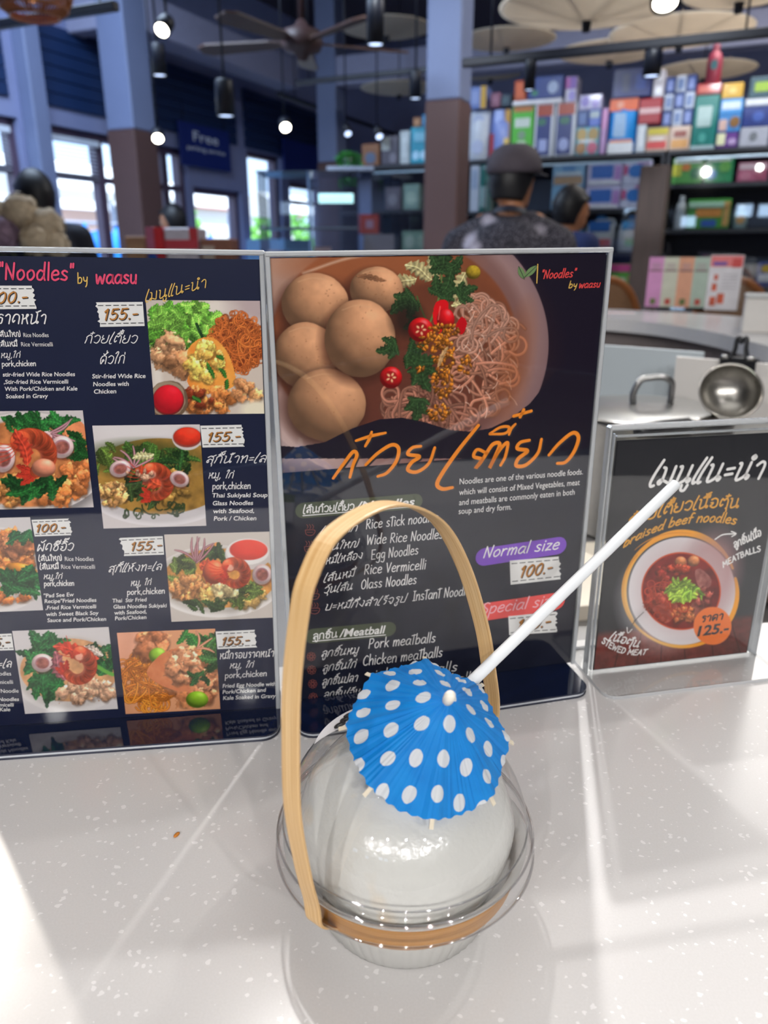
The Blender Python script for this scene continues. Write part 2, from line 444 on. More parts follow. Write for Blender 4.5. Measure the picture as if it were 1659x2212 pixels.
def flat(mb, poly, y, mi=0):
    mb.add([(p[0], -y, p[1]) for p in poly], [tuple(range(len(poly)))], mi)
_fc = {}
def font_mesh(text, bold=0.0, shear=0.0):
    key = (text, bold, shear)
    if key in _fc: return _fc[key]
    cu = bpy.data.curves.new('t', 'FONT'); cu.body = text; cu.size = 1; cu.offset = bold; cu.shear = shear
    cu.resolution_u = 3; cu.fill_mode = 'FRONT'
    o = bpy.data.objects.new('t', cu); COL.objects.link(o)
    bpy.context.view_layer.update()
    me = bpy.data.meshes.new_from_object(o.evaluated_get(bpy.context.evaluated_depsgraph_get()))
    vs = [(v.co.x, v.co.y) for v in me.vertices]; fs = [tuple(p.vertices) for p in me.polygons]
    bpy.data.objects.remove(o); bpy.data.curves.remove(cu); bpy.data.meshes.remove(me)
    _fc[key] = (vs, fs); return vs, fs
class Sheet:
    # a printed card: local u to the right, v up, seen from -y; knows where pixels of the photo fall on it
    def __init__(s, root, yaw, lean=0.0, roll=0.0):
        s.o = Vector(root); s.yaw = yaw; s.lean = lean; s.roll = roll
        u = Vector((math.cos(yaw), math.sin(yaw), 0)); w = Vector((0, 0, 1)); n = Vector((math.sin(yaw), -math.cos(yaw), 0))
        v = w * math.cos(lean) - n * math.sin(lean); s.n = n * math.cos(lean) + w * math.sin(lean)
        s.u = u * math.cos(roll) + v * math.sin(roll); s.v = v * math.cos(roll) - u * math.sin(roll)
        rz = Matrix.Rotation(-yaw, 3, 'Z')
        X, Y, Z = rz @ s.u, rz @ (-s.n), rz @ s.v
        s.local = Matrix((X, Y, Z)).transposed().to_euler()
    def uv(s, p):
        r = ray(p[0], p[1]); e = Vector((0, 0, EYE)) - s.o
        t = -e.dot(s.n) / r.dot(s.n); q = e + r * t
        return np.array([q.dot(s.u), q.dot(s.v)])
    def px(s, U, V):                # sheet coordinates -> photo pixels (arrays)
        P = [s.o[k] + U * s.u[k] + V * s.v[k] - (EYE if k == 2 else 0) for k in range(3)]
        fw = P[1] * math.cos(PITCH) - P[2] * math.sin(PITCH); up = P[1] * math.sin(PITCH) + P[2] * math.cos(PITCH)
        return 829.5 + FPX * P[0] / fw, 1106 - FPX * up / fw
    def frame(s, p0, p1, h, units):
        a, b = s.uv(p0), s.uv(p1); d = b - a; L = np.hypot(*d); d = d / L; n = np.array([-d[1], d[0]])
        m = ((p0[0] + p1[0]) / 2, (p0[1] + p1[1]) / 2)
        hh = np.hypot(*(s.uv((m[0], m[1] - h)) - s.uv(m))) / units
        return a, d, n, L, hh
    def write(s, mb, text, p0, p1, h, w=1.1, y=0.0006, mi=0, slant=0.15, arc=0.0):
        # hand lettering fitted between two baseline points; h = height of a letter body (6 units), w = stroke width, px
        st, adv = lay(text); a, d, n, L, hh = s.frame(p0, p1, h, 6.0)
        wm = w / h * 6 * hh / 2; sx = L / (adv + max(0, slant) * 4.5)
        for pl in st:
            q = []
            for (x, yy) in (spline(pl, 5) if len(pl) > 2 else pl):
                X = (x + slant * yy) * sx; Y = yy * hh
                if arc:
                    f = (x / adv) * 2 - 1; Y += arc * L * (1 - f * f)
                q.append(a + d * X + n * Y)
            if arc:
                pass
            ribbon(mb, q, wm, y, mi)
    def type(s, mb, text, p0, p1, h, bold=0.0, shear=0.0, y=0.0006, mi=0):
        vs, fs = font_mesh(text, bold, shear)
        if not vs: return
        a, d, n, L, hh = s.frame(p0, p1, h, 0.72)
        x0 = min(v[0] for v in vs); x1 = max(v[0] for v in vs); sx = L / (x1 - x0)
        out = []
        for x, yy in vs:
            q = a + d * ((x - x0) * sx) + n * (yy * hh); out.append((q[0], -y, q[1]))
        mb.add(out, fs, mi)
    def poly(s, mb, pts, y, mi=0, sm=False):
        P = [s.uv(p) for p in pts]
        if sm: P = spline(P, 6, True)
        flat(mb, P, y, mi)
    def line(s, mb, pts, w, y, mi=0, taper=0.0, smooth=True):
        P = [s.uv(p) for p in pts]; k = np.hypot(*(s.uv((pts[0][0] + w, pts[0][1])) - P[0]))
        ribbon(mb, spline(P, 8) if smooth and len(P) > 2 else P, k / 2, y, mi, taper)
    def pill(s, mb, p0, p1, h, y, mi=0):
        a, d, n, L, hh = s.frame(p0, p1, h, 1.0); r = hh / 2; P = []
        for c, b in ((a, PI / 2), (a + d * L, -PI / 2)):
            for t in np.linspace(0, PI, 10): P.append(c + d * r * math.cos(b + t) + n * r * math.sin(b + t))
        flat(mb, P, y, mi)
# ------------------------------------------------------------------ printed food pictures, drawn stroke by stroke into the ink of the card
INK = 1.12
_rs = np.random.RandomState(7); _LAT = _rs.rand(16, 64, 64)
def C(r, g, b): return np.array([r, g, b], float) / 255
class Paint:
    def __init__(s, sheet, tl, br, step=0.0004, bg=(30, 28, 36)):
        a, b = (sheet.uv(tl), sheet.uv(br)) if br is not None else (np.array((tl[0], tl[3])), np.array((tl[2], tl[1])))
        nu = int(round((b[0] - a[0]) / step)) + 1; nv = int(round((a[1] - b[1]) / step)) + 1
        s.U, s.V = np.meshgrid(np.linspace(a[0], b[0], nu), np.linspace(a[1], b[1], nv))
        s.X, s.Y = sheet.px(s.U, s.V)
        s.I = np.ones(s.X.shape + (3,)) * C(*bg); s.rnd = random.Random(int(tl[0] * 7 + tl[1]))
    def win(s, x0, y0, x1, y1):
        h, w = s.X.shape
        ys = np.where((s.Y.max(1) >= y0) & (s.Y.min(1) <= y1))[0]; xs = np.where((s.X.max(0) >= x0) & (s.X.min(0) <= x1))[0]
        if len(ys) == 0 or len(xs) == 0: return None
        return slice(ys[0], ys[-1] + 1), slice(xs[0], xs[-1] + 1)
    def noise(s, w, scale, k=0):
        out = 0; amp = .5; X, Y = s.X[w], s.Y[w]
        for o in range(3):
            x, y = X / scale + 13.7 * k + o * 5.1, Y / scale + 7.3 * k + o * 3.3
            xi, yi = np.floor(x).astype(int), np.floor(y).astype(int); fx, fy = x - xi, y - yi
            fx, fy = fx * fx * (3 - 2 * fx), fy * fy * (3 - 2 * fy); T = _LAT[(k + o) % 16]
            g = lambda i, j: T[(yi + j) % 64, (xi + i) % 64]
            out = out + amp * ((g(0, 0) * (1 - fx) + g(1, 0) * fx) * (1 - fy) + (g(0, 1) * (1 - fx) + g(1, 1) * fx) * fy)
            scale /= 2.1; amp /= 2
        return out / .875
    def mix(s, w, m, col):
        s.I[w] = s.I[w] * (1 - m[..., None]) + col * m[..., None]
    def rough(s, w, m, col, tex, scale, k=0, lo=None):
        n = s.noise(w, scale, k)
        c = col * (1 - tex + 2 * tex * n)[..., None] if lo is None else col * n[..., None] + lo * (1 - n)[..., None]
        s.mix(w, m, c)
    def _e(s, cx, cy, rx, ry, rot, soft, wob=0.0, k=0):
        R = max(rx, ry) * 1.25 + 4; w = s.win(cx - R, cy - R, cx + R, cy + R)
        if w is None: return None
        c, sn = math.cos(rot), math.sin(rot); dx, dy = s.X[w] - cx, s.Y[w] - cy
        a, b = (dx * c + dy * sn) / rx, (-dx * sn + dy * c) / ry; d = np.sqrt(a * a + b * b)
        if wob: d = d * (1 + wob * (s.noise(w, max(rx, ry) * .45, k) - .5) * 2)
        return w, a, b, d, np.clip(.5 - (d - 1) * min(rx, ry) / soft, 0, 1)
    def ell(s, cx, cy, rx, ry, col, rot=0.0, soft=1.6, tex=0.0, scale=12, k=0, lo=None, wob=0.0, alpha=1.0):
        e = s._e(cx, cy, rx, ry, rot, soft, wob, k)
        if e is None: return
        if tex or lo is not None: s.rough(e[0], e[4] * alpha, C(*col), tex, scale, k, None if lo is None else C(*lo))
        else: s.mix(e[0], e[4] * alpha, C(*col))
    def ball(s, cx, cy, rx, ry, col, rot=0.0, lx=.3, ly=-.6, amb=.5, spec=.0, tex=.08, k=0, wob=0.0, soft=1.6, sp=18):
        e = s._e(cx, cy, rx, ry, rot, soft, wob, k)
        if e is None: return
        w, a, b, d, m = e
        z = np.sqrt(np.clip(1 - d * d, 0, 1)); c, sn = math.cos(rot), math.sin(rot)
        nx, ny = a * c - b * sn, a * sn + b * c; l = math.sqrt(lx * lx + ly * ly + .5)
        df = np.clip((nx * lx + ny * ly + z * .7) / l, 0, 1)
        sh = amb + (1.12 - amb) * df
        n = s.noise(w, max(rx, ry) * .35, k)
        c3 = C(*col) * (sh * (1 - tex + 2 * tex * n))[..., None]
        if spec: c3 = c3 + spec * (df ** sp)[..., None]
        s.mix(w, m, np.clip(c3, 0, 1))
    def line(s, pts, wd, col, alpha=1.0, soft=1.4, smooth=True, taper=0.0):
        P = spline(pts, 5) if smooth and len(pts) > 2 else [np.array(p, float) for p in pts]
        P = np.array(P); r = wd + 3; w = s.win(P[:, 0].min() - r, P[:, 1].min() - r, P[:, 0].max() + r, P[:, 1].max() + r)
        if w is None: return
        X, Y = s.X[w], s.Y[w]; D = np.full(X.shape, 1e9); n = len(P) - 1
        for i in range(n):
            ax, ay = P[i]; bx, by = P[i + 1]; vx, vy = bx - ax, by - ay; L = vx * vx + vy * vy + 1e-9
            t = np.clip(((X - ax) * vx + (Y - ay) * vy) / L, 0, 1)
            f = (i + t) / n; hw = wd / 2 * (1 - taper * np.abs(2 * f - 1) ** 2) if taper else wd / 2
            D = np.minimum(D, np.hypot(X - ax - t * vx, Y - ay - t * vy) - hw)
        s.mix(w, np.clip(.5 - D / soft, 0, 1) * alpha, C(*col))
    def poly(s, pts, col, smooth=True, tex=0.0, scale=14, k=0, lo=None, alpha=1.0):
        P = np.array(spline(pts, 6, True) if smooth else pts, float)
        w = s.win(P[:, 0].min(), P[:, 1].min(), P[:, 0].max(), P[:, 1].max())
        if w is None: return
        X, Y = s.X[w], s.Y[w]; ins = np.zeros(X.shape, bool); n = len(P)
        for i in range(n):
            x0, y0 = P[i]; x1, y1 = P[(i + 1) % n]
            if y0 == y1: continue
            ins ^= ((y0 > Y) != (y1 > Y)) & (X < (x1 - x0) * (Y - y0) / (y1 - y0) + x0)
        m = ins.astype(float) * alpha
        if tex or lo is not None: s.rough(w, m, C(*col), tex, scale, k, None if lo is None else C(*lo))
        else: s.mix(w, m, C(*col))
    # ---- foods
    def leaf(s, cx, cy, L, W, ang, col, k=0, vein=True):
        R = L + 3; w = s.win(cx - R, cy - R, cx + R, cy + R)
        if w is None: return
        c, sn = math.cos(ang), math.sin(ang); dx, dy = s.X[w] - cx, s.Y[w] - cy
        t, b = (dx * c + dy * sn) / L, (-dx * sn + dy * c)
        b = b + W * .25 * np.sin(t * 3 + k)
        hw = W * np.clip(1 - t * t, 0, 1) ** .7 * (1 + .18 * np.sin(t * 17 + k) + .1 * np.sin(t * 31))
        m = np.clip(.5 - (np.abs(b) - hw) / 1.5, 0, 1) * (np.abs(t) < 1)
        q = b / np.maximum(hw, .5); n = s.noise(w, max(6, L * .3), k)
        sh = .7 + .35 * n - .22 * (q > 0) + .25 * np.exp(-((q - .45) / .22) ** 2)
        if vein: sh = sh + .45 * np.exp(-(b / 1.1) ** 2) + .12 * np.sin(t * 20 + np.abs(q) * 4)
        s.mix(w, m, np.clip(C(*col) * sh[..., None], 0, 1))
    def greens(s, cx, cy, rx, ry, n, col, L=20, W=8, var=.35):
        for i in range(n):
            a = s.rnd.uniform(0, 2 * PI); r = math.sqrt(s.rnd.random()); f = 1 + s.rnd.uniform(-var, var)
            s.leaf(cx + rx * r * math.cos(a), cy + ry * r * math.sin(a), L * s.rnd.uniform(.7, 1.3), W * s.rnd.uniform(.7, 1.3), s.rnd.uniform(0, PI), tuple(min(255, v * f) for v in col), i)
    def strands(s, cx, cy, rx, ry, n, col, wd=2.0, L=40, curl=.6, dark=.55, var=.2):
        for i in range(n):
            a = s.rnd.uniform(0, 2 * PI); r = math.sqrt(s.rnd.random()); x, y = cx + rx * r * math.cos(a), cy + ry * r * math.sin(a)
            h = s.rnd.uniform(0, 2 * PI); k = s.rnd.uniform(-curl, curl); pts = []
            for j in range(10):
                pts.append((x, y)); x += math.cos(h) * L / 8; y += math.sin(h) * L / 8; h += k * .75
                if ((x - cx) / rx) ** 2 + ((y - cy) / ry) ** 2 > .9: h += .75 if k > 0 else -.75
            f = 1 + s.rnd.uniform(-var, var); c = tuple(min(255, v * f) for v in col)
            s.line(pts, wd * 1.6, tuple(v * dark for v in c), .7); s.line(pts, wd, c, .85); s.line([(a - wd * .22, b - wd * .25) for a, b in pts], wd * .3, tuple(min(255, v * 1.25) for v in c), .7)
    def chunks(s, cx, cy, rx, ry, n, col, r=9, var=.25, spec=.12, tex=.2):
        for i in range(n):
            a = s.rnd.uniform(0, 2 * PI); q = math.sqrt(s.rnd.random()); f = 1 + s.rnd.uniform(-var, var); rr = r * s.rnd.uniform(.6, 1.3)
            x, y, ro = cx + rx * q * math.cos(a), cy + ry * q * math.sin(a), s.rnd.uniform(0, PI); yy = rr * s.rnd.uniform(.45, .85)
            s.ell(x + 1, y + 2.5, rr + 1, yy + 1, tuple(v * .35 for v in col), ro, soft=5, alpha=.55)
            s.ball(x, y, rr, yy, tuple(min(255, v * f) for v in col), ro, amb=.74, spec=spec, tex=tex + .12, k=i % 16, wob=.6)
            s.line([(x - rr * .5, y - yy * .2), (x, y - yy * .55), (x + rr * .45, y - yy * .3)], 1.3, tuple(min(255, v * f * 1.25 + 20) for v in col), .5)
    def prawn(s, cx, cy, R, a0, a1, wd, flip=1, col=(232, 98, 58), belly=(244, 190, 170), head=True):
        n = 26; pts = []
        for i in range(n):
            t = i / (n - 1); a = a0 + (a1 - a0) * t; pts.append((cx + R * math.cos(a) * (1 - .15 * t), cy + R * math.sin(a) * (1 - .15 * t), a))
        # tail fan
        tx, ty, ta = pts[-1]
        for d in (-.5, 0, .5):
            h = ta + (PI / 2 if a1 > a0 else -PI / 2) + d; s.leaf(tx + math.cos(h) * wd * .45, ty + math.sin(h) * wd * .45, wd * .55, wd * .18, h, (214, 60, 40), 2, False)
        for i in range(n - 1, -1, -1):
            x, y, a = pts[i]; t = i / n; w_ = wd * (1 - .45 * t) / 2
            s.ell(x, y, w_ + 1, w_ + 1, (150, 45, 25), soft=2, alpha=.6)
            f = .86 + .14 * math.cos(i * 1.9)
            s.ball(x, y, w_, w_, tuple(v * f for v in col), lx=math.cos(a) * .5, ly=math.sin(a) * .5 - .3, amb=.6, spec=.18, tex=.14, k=i % 16)
            s.ell(x - math.cos(a) * w_ * .45, y - math.sin(a) * w_ * .45, w_ * .55, w_ * .5, belly, soft=3, alpha=.75)
        for i in range(2, n, 4):
            x, y, a = pts[i]; w_ = wd * (1 - .45 * i / n) / 2
            s.line([(x + math.cos(a) * w_ * .95, y + math.sin(a) * w_ * .95), (x, y), (x - math.cos(a) * w_ * .5, y - math.sin(a) * w_ * .5)], 1.3, (196, 56, 34), .7)
        if head:
            x, y, a = pts[0]; h = a - (PI / 2 if a1 > a0 else -PI / 2)
            for j in range(5):
                b = h + (j - 2) * .22
                s.line([(x, y), (x + math.cos(b) * wd * .8, y + math.sin(b) * wd * .8), (x + math.cos(b + .3) * wd * 1.5, y + math.sin(b + .3) * wd * 1.5)], 1.6, (205, 52, 32), .9)
    def squid(s, cx, cy, rx, ry, rot=0.0, col=(222, 190, 188), hole=(150, 88, 78)):
        s.ell(cx + 1, cy + 3, rx + 1, ry + 1, (90, 45, 40), rot, soft=4, alpha=.6)
        s.ball(cx, cy, rx, ry, col, rot, amb=.72, spec=.1, tex=.08)
        s.ell(cx, cy, rx * .68, ry * .66, (170, 120, 128), rot, soft=2)
        s.ell(cx + .5, cy + 1, rx * .58, ry * .55, hole, rot, tex=.35, scale=8, soft=2)
    def tentacles(s, cx, cy, n, L, a0, spread, col=(176, 118, 130)):
        for i in range(n):
            h = a0 + (i / max(1, n - 1) - .5) * spread; pts = [(cx, cy)]
            x, y = cx, cy; k = s.rnd.uniform(-.35, .35)
            for j in range(4): x += math.cos(h) * L / 4; y += math.sin(h) * L / 4; h += k; pts.append((x, y))
            s.line(pts, 5.5, tuple(v * .6 for v in col), taper=.5); s.line(pts, 3.8, col, taper=.6); s.line(pts, 1, (228, 190, 190), .7)
    def dish(s, cx, cy, rx, ry, rot=0.0, base=(196, 186, 186), rim=(214, 204, 202), inner=(176, 108, 62), k=.8):
        s.ell(cx + 3, cy + 8, rx + 3, ry + 6, tuple(v * .7 for v in base), rot, soft=14)
        s.ell(cx, cy, rx, ry, rim, rot); s.ell(cx, cy + 2, rx * .95, ry * .94, tuple(v * .9 for v in rim), rot, soft=8)
        s.ell(cx, cy, rx * k, ry * k, inner, rot, tex=.25, scale=16, soft=5)
    def done(s, name, parent, y, label=None):
        h, w = s.X.shape
        V = np.stack([s.U, np.full_like(s.U, -y), s.V], -1).reshape(-1, 3)
        i = np.arange(h * w).reshape(h, w)
        F = np.stack([i[1:, :-1], i[1:, 1:], i[:-1, 1:], i[:-1, :-1]], -1).reshape(-1, 4)
        me = bpy.data.meshes.new(name); me.vertices.add(len(V)); me.vertices.foreach_set('co', V.ravel())
        me.loops.add(F.size); me.loops.foreach_set('vertex_index', F.ravel().astype(np.int32))
        me.polygons.add(len(F)); me.polygons.foreach_set('loop_start', np.arange(0, F.size, 4, dtype=np.int32))
        me.update(calc_edges=True)
        at = me.color_attributes.new('ink', 'FLOAT_COLOR', 'POINT')
        c = np.ones((h * w, 4)); c[:, :3] = np.clip(s2l(np.clip(s.I, 0, 1).reshape(-1, 3)) * INK, 0, .92)
        at.data.foreach_set('color', c.ravel())
        me.materials.append(print_mat())
        o = bpy.data.objects.new(name, me); COL.objects.link(o); o.parent = parent
        if label: o['label'] = label
        return o

def picture_bowl(S):            # the big noodle bowl of the middle card
    p = Paint(S, (582, 557), (1270, 968), 0.00042, (26, 20, 34))
    p.ell(850, 742, 334, 300, (132, 106, 110)); p.ell(842, 736, 326, 292, (160, 130, 130), soft=30); p.ell(838, 735, 300, 268, (136, 104, 102), soft=22)
    p.ell(690, 900, 190, 130, (204, 178, 172), soft=90, alpha=.8); p.ell(600, 590, 90, 80, (190, 152, 132), soft=60, alpha=.8)
    p.ell(850, 738, 266, 226, (134, 76, 48), tex=.25, scale=60, soft=6, k=2); p.ell(870, 760, 266, 226, (92, 48, 36), soft=150, alpha=.6)
    p.ell(800, 570, 190, 40, (160, 92, 56), soft=30, alpha=.7); p.ell(850, 850, 200, 110, (92, 48, 40), soft=90, alpha=.7)
    p.line([(655, 590), (760, 556), (900, 540)], 5, (222, 190, 168), .7, soft=6)
    # cabbage, glass noodles under
    for x, y, L, W, a in ((905, 585, 34, 16, .5), (870, 610, 30, 15, -.4), (985, 622, 40, 17, -.9), (935, 575, 30, 12, 1.2), (1000, 650, 28, 12, -.4)):
        p.leaf(x, y, L, W, a, (206, 190, 136), int(x) % 7)
    p.ball(1021, 588, 16, 15, (172, 142, 40), tex=.2)
    for r in range(2):
        p.strands(1048, 770, 60, 108, 24, (168, 112, 90), 5.0, 130, .6, .7, .22); p.strands(930, 880, 90, 48, 18, (152, 100, 82), 5.0, 130, .6, .7, .22)
        p.strands(1040, 700, 62, 42, 12, (186, 136, 116), 4.0, 120, .5, .7, .2)
    for i in range(26):
        x, y = p.rnd.uniform(985, 1105), p.rnd.uniform(660, 890); h = p.rnd.uniform(.6, 2.4); L = p.rnd.uniform(8, 26)
        p.line([(x, y), (x + L * .5 * math.cos(h) + 2, y + L * .5 * math.sin(h)), (x + L * math.cos(h), y + L * math.sin(h))], 1.6, (238, 204, 186), .8)
    p.ell(1110, 800, 30, 120, (150, 84, 50), .2, soft=30, alpha=.5)
    # coriander behind
    dg = (52, 78, 44)
    def cori(x, y, L, a, c=dg):
        for d, f in ((0, 1), (.75, .75), (-.75, .75), (1.4, .5), (-1.4, .5)):
            p.leaf(x + math.cos(a + d) * L * f * .55, y + math.sin(a + d) * L * f * .55, L * f * .62, L * f * .26, a + d, c, int(L * 7 + d * 3) % 9)
    p.line([(955, 565), (948, 640), (925, 705)], 4, (92, 116, 62)); p.line([(900, 640), (915, 680), (930, 705)], 3, (70, 96, 50))
    # balls of meat
    mb_ = (200, 144, 106)
    for i, (x, y, rx, ry) in enumerate(((812, 626, 57, 50), (680, 656, 72, 66), (660, 768, 70, 72), (705, 874, 84, 79), (777, 730, 76, 84))):
        p.ell(x - 4, y + 10, rx + 5, ry + 4, (60, 32, 24), soft=26, alpha=.75)
        p.ball(x, y, rx, ry, mb_, lx=.45, ly=-.6, amb=.5, tex=.11, k=i + 3, wob=.03, spec=.04, sp=10)
        for j in range(22):
            a, q = p.rnd.uniform(0, 6.28), p.rnd.random() ** .5 * .85
            p.ell(x + rx * q * math.cos(a), y + ry * q * math.sin(a), p.rnd.uniform(.8, 2.2), p.rnd.uniform(.8, 1.8), (134, 86, 56), soft=2, alpha=.45)
        p.line([(x - rx * .5, y - ry * .72), (x - rx * .1, y - ry * .84), (x + rx * .3, y - ry * .8)], 2, (216, 170, 130), .5, soft=3)
    p.leaf(800, 600, 34, 6, .15, (160, 108, 76), 2, False)
    for x, y, L, a in ((960, 590, 62, -1.5), (950, 640, 56, -1.1), (893, 645, 52, 2.6), (905, 690, 46, 1.9), (990, 640, 40, -.5), (880, 765, 56, .3), (905, 790, 52, 1.2), (855, 745, 40, 2.8), (905, 862, 46, 1.8)): cori(x, y, L, a)
    p.ell(880, 690, 34, 34, (26, 22, 22), soft=30, alpha=.7)
    # chilli
    def chili(x, y, r, f=1.0):
        p.ball(x, y, r, r * .98, (206, 22, 26), amb=.5, spec=.35, tex=.05); p.ell(x - 1, y, r * .6, r * .58, (158, 24, 26), soft=3)
        for j in range(5):
            a = j * 1.3; p.ell(x + r * .3 * math.cos(a), y + r * .3 * math.sin(a), 4, 2.4, (226, 176, 130), a, soft=2)
    p.poly([(935, 690), (940, 655), (962, 648), (968, 668), (950, 720)], (212, 20, 28)); p.ball(962, 690, 19, 24, (214, 24, 30), amb=.5, spec=.3)
    p.poly([(985, 700), (997, 684), (1008, 698), (998, 722), (985, 715)], (186, 16, 26)); p.line([(950, 662), (946, 690)], 3, (246, 120, 110), .6)
    chili(908, 712, 27); chili(844, 815, 24)
    # fried garlic
    for cx, cy, rx, ry, n in ((955, 715, 36, 16, 40), (930, 740, 30, 18, 34), (958, 765, 24, 34, 60), (955, 825, 22, 36, 60), (945, 890, 26, 18, 34), (1005, 790, 14, 20, 18), (905, 797, 12, 6, 8)):
        for i in range(n):
            a, q = p.rnd.uniform(0, 6.28), math.sqrt(p.rnd.random()); f = p.rnd.uniform(.55, 1.25)
            p.ball(cx + rx * q * math.cos(a), cy + ry * q * math.sin(a), p.rnd.uniform(3, 7), p.rnd.uniform(2, 4.5), (min(255, 204 * f), 118 * f, 34 * f), p.rnd.uniform(0, 3), spec=.15, tex=.2, wob=.3, k=i % 16)
    p.leaf(955, 770, 26, 5, -1.1, (226, 176, 120), 1, False)
    # the dark wave across the foot
    p.poly([(560, 975), (600, 962), (640, 965), (700, 955), (760, 925), (820, 905), (870, 902), (920, 912), (970, 928), (1020, 932), (1060, 924), (1100, 905), (1145, 870), (1200, 800), (1330, 800), (1330, 990), (560, 990)], (26, 20, 34), smooth=False)
    return p
def picture_omelette(S):
    p = Paint(S, (315, 648), (571, 893), 0.0004, (196, 182, 172))
    p.ell(470, 800, 140, 150, (218, 206, 196), soft=10); p.ell(470, 805, 120, 130, (200, 184, 172), soft=10); p.ell(560, 660, 60, 40, (180, 160, 160), soft=40)
    p.greens(395, 715, 78, 60, 90, (92, 150, 52), 20, 11); p.greens(400, 690, 80, 36, 40, (128, 186, 74), 14, 9)
    p.line([(425, 700), (440, 735), (452, 770)], 7, (22, 52, 26), .9); p.line([(375, 735), (390, 760)], 6, (28, 60, 30), .9)
    p.ell(512, 745, 58, 60, (120, 52, 24), wob=.15); p.strands(512, 742, 58, 62, 190, (204, 104, 48), 2.0, 46, .8, .5, .3)
    p.chunks(372, 760, 36, 32, 22, (214, 156, 112), 19); p.chunks(395, 790, 30, 22, 10, (206, 142, 96), 17)
    p.poly([(405, 760), (425, 735), (455, 728), (480, 745), (500, 780), (508, 830), (470, 845), (430, 850), (405, 825), (415, 790)], (244, 184, 88), tex=.25, scale=26, lo=(216, 112, 40))
    p.chunks(445, 785, 42, 46, 26, (246, 190, 92), 13, .2, .2, .3); p.chunks(450, 868, 60, 26, 40, (214, 128, 66), 13); p.chunks(540, 845, 30, 24, 14, (224, 150, 96), 12)
    p.chunks(430, 862, 40, 14, 8, (130, 52, 26), 11)
    for x, y, L, a in ((455, 800, 20, 1.2), (482, 805, 14, .9), (490, 830, 12, 1.8), (425, 862, 12, .7), (476, 772, 10, .5)): p.leaf(x, y, L, 5, a, (52, 108, 40), int(x) % 5)
    p.ell(364, 864, 42, 42, (104, 82, 64), wob=.06); p.ell(363, 862, 38, 38, (150, 130, 108), wob=.08); p.ell(364, 864, 34, 33, (110, 30, 30)); p.ball(364, 862, 32, 31, (206, 26, 40), amb=.75, tex=.06, spec=.06)
    p.ell(555, 885, 34, 20, (226, 214, 190), soft=12)
    return p
def seafood(S, tl, br, seed=0):
    return Paint(S, tl, br, 0.0004, (196, 186, 186))
def picture_prawn_left(S):
    p = Paint(S, (-120, 889), (203, 1095), 0.0004, (200, 190, 190))
    p.dish(60, 1000, 170, 110, 0, inner=(192, 118, 70), k=.86)
    p.greens(90, 915, 70, 18, 30, (40, 100, 46), 22, 9); p.chunks(160, 1000, 30, 55, 30, (214, 122, 66), 18, .2, .12); p.chunks(20, 1060, 40, 30, 40, (208, 138, 72), 12)
    p.chunks(110, 1060, 70, 20, 26, (206, 120, 62), 16); p.poly([(140, 930), (175, 910), (186, 940), (160, 955)], (226, 138, 92), tex=.15)
    p.greens(170, 965, 18, 34, 14, (36, 96, 40), 20, 8); p.greens(75, 1055, 46, 18, 16, (34, 92, 40), 30, 10)
    p.tentacles(105, 935, 5, 60, .2, 1.2); p.squid(8, 990, 25, 30, .2); p.squid(134, 965, 26, 24, -.2); p.chunks(90, 945, 30, 8, 6, (206, 150, 150), 9)
    p.prawn(70, 985, 40, -2.2, 1.3, 46); p.leaf(50, 965, 42, 15, 1.25, (220, 72, 48), 1); p.ball(95, 1010, 26, 20, (240, 150, 118), spec=.2)
    return p
def picture_soup(S):
    p = Paint(S, (200, 919), (446, 1135), 0.0004, (200, 190, 190))
    p.ell(300, 925, 130, 40, (214, 206, 206), soft=40); p.ell(345, 1040, 170, 96, (212, 204, 206)); p.ell(345, 1036, 165, 92, (190, 182, 184), soft=8)
    p.ell(345, 1028, 150, 82, (150, 112, 52), tex=.25, scale=18); p.ell(300, 990, 120, 40, (60, 70, 30), soft=20, alpha=.6)
    p.greens(340, 985, 80, 26, 34, (66, 98, 40), 20, 8); p.greens(230, 1000, 24, 40, 14, (92, 116, 48), 14, 7); p.greens(385, 1010, 40, 30, 14, (38, 70, 32), 24, 8)
    p.greens(320, 1060, 60, 26, 26, (44, 60, 30), 20, 6); p.chunks(240, 1065, 34, 22, 44, (220, 158, 96), 9); p.chunks(370, 1050, 40, 30, 18, (150, 112, 50), 12)
    p.ell(405, 945, 33, 27, (200, 190, 186)); p.ell(405, 944, 31, 22, (140, 60, 50)); p.ball(405, 942, 29, 19, (220, 56, 34), amb=.8, tex=.1, spec=.05)
    p.tentacles(288, 1010, 6, 48, -1.6, 2.4); p.squid(260, 1012, 23, 18, -.2); p.leaf(310, 985, 24, 9, -.2, (214, 204, 150), 3)
    p.leaf(322, 1030, 34, 20, .5, (226, 86, 52), 3); p.prawn(335, 1045, 30, -1.9, 1.6, 34); p.squid(388, 1034, 21, 17, .4)
    p.strands(330, 1100, 80, 16, 20, (44, 62, 34), 2, 30); p.chunks(300, 1025, 30, 10, 12, (200, 148, 120), 6)
    return p
def picture_kale(S):
    p = Paint(S, (-120, 1121), (94, 1317), 0.0004, (200, 192, 192))
    p.ell(-10, 1230, 120, 92, (214, 206, 204)); p.ell(-10, 1228, 112, 84, (186, 176, 172), soft=8); p.chunks(20, 1195, 60, 40, 50, (206, 122, 62), 15)
    p.chunks(40, 1175, 34, 20, 16, (188, 116, 74), 17); p.ball(48, 1228, 34, 12, (232, 150, 44), .2, spec=.2); p.chunks(20, 1275, 50, 22, 16, (214, 120, 56), 13)
    p.greens(50, 1255, 40, 22, 26, (34, 92, 44), 26, 9); p.greens(45, 1160, 26, 10, 8, (30, 84, 44), 18, 7)
    return p
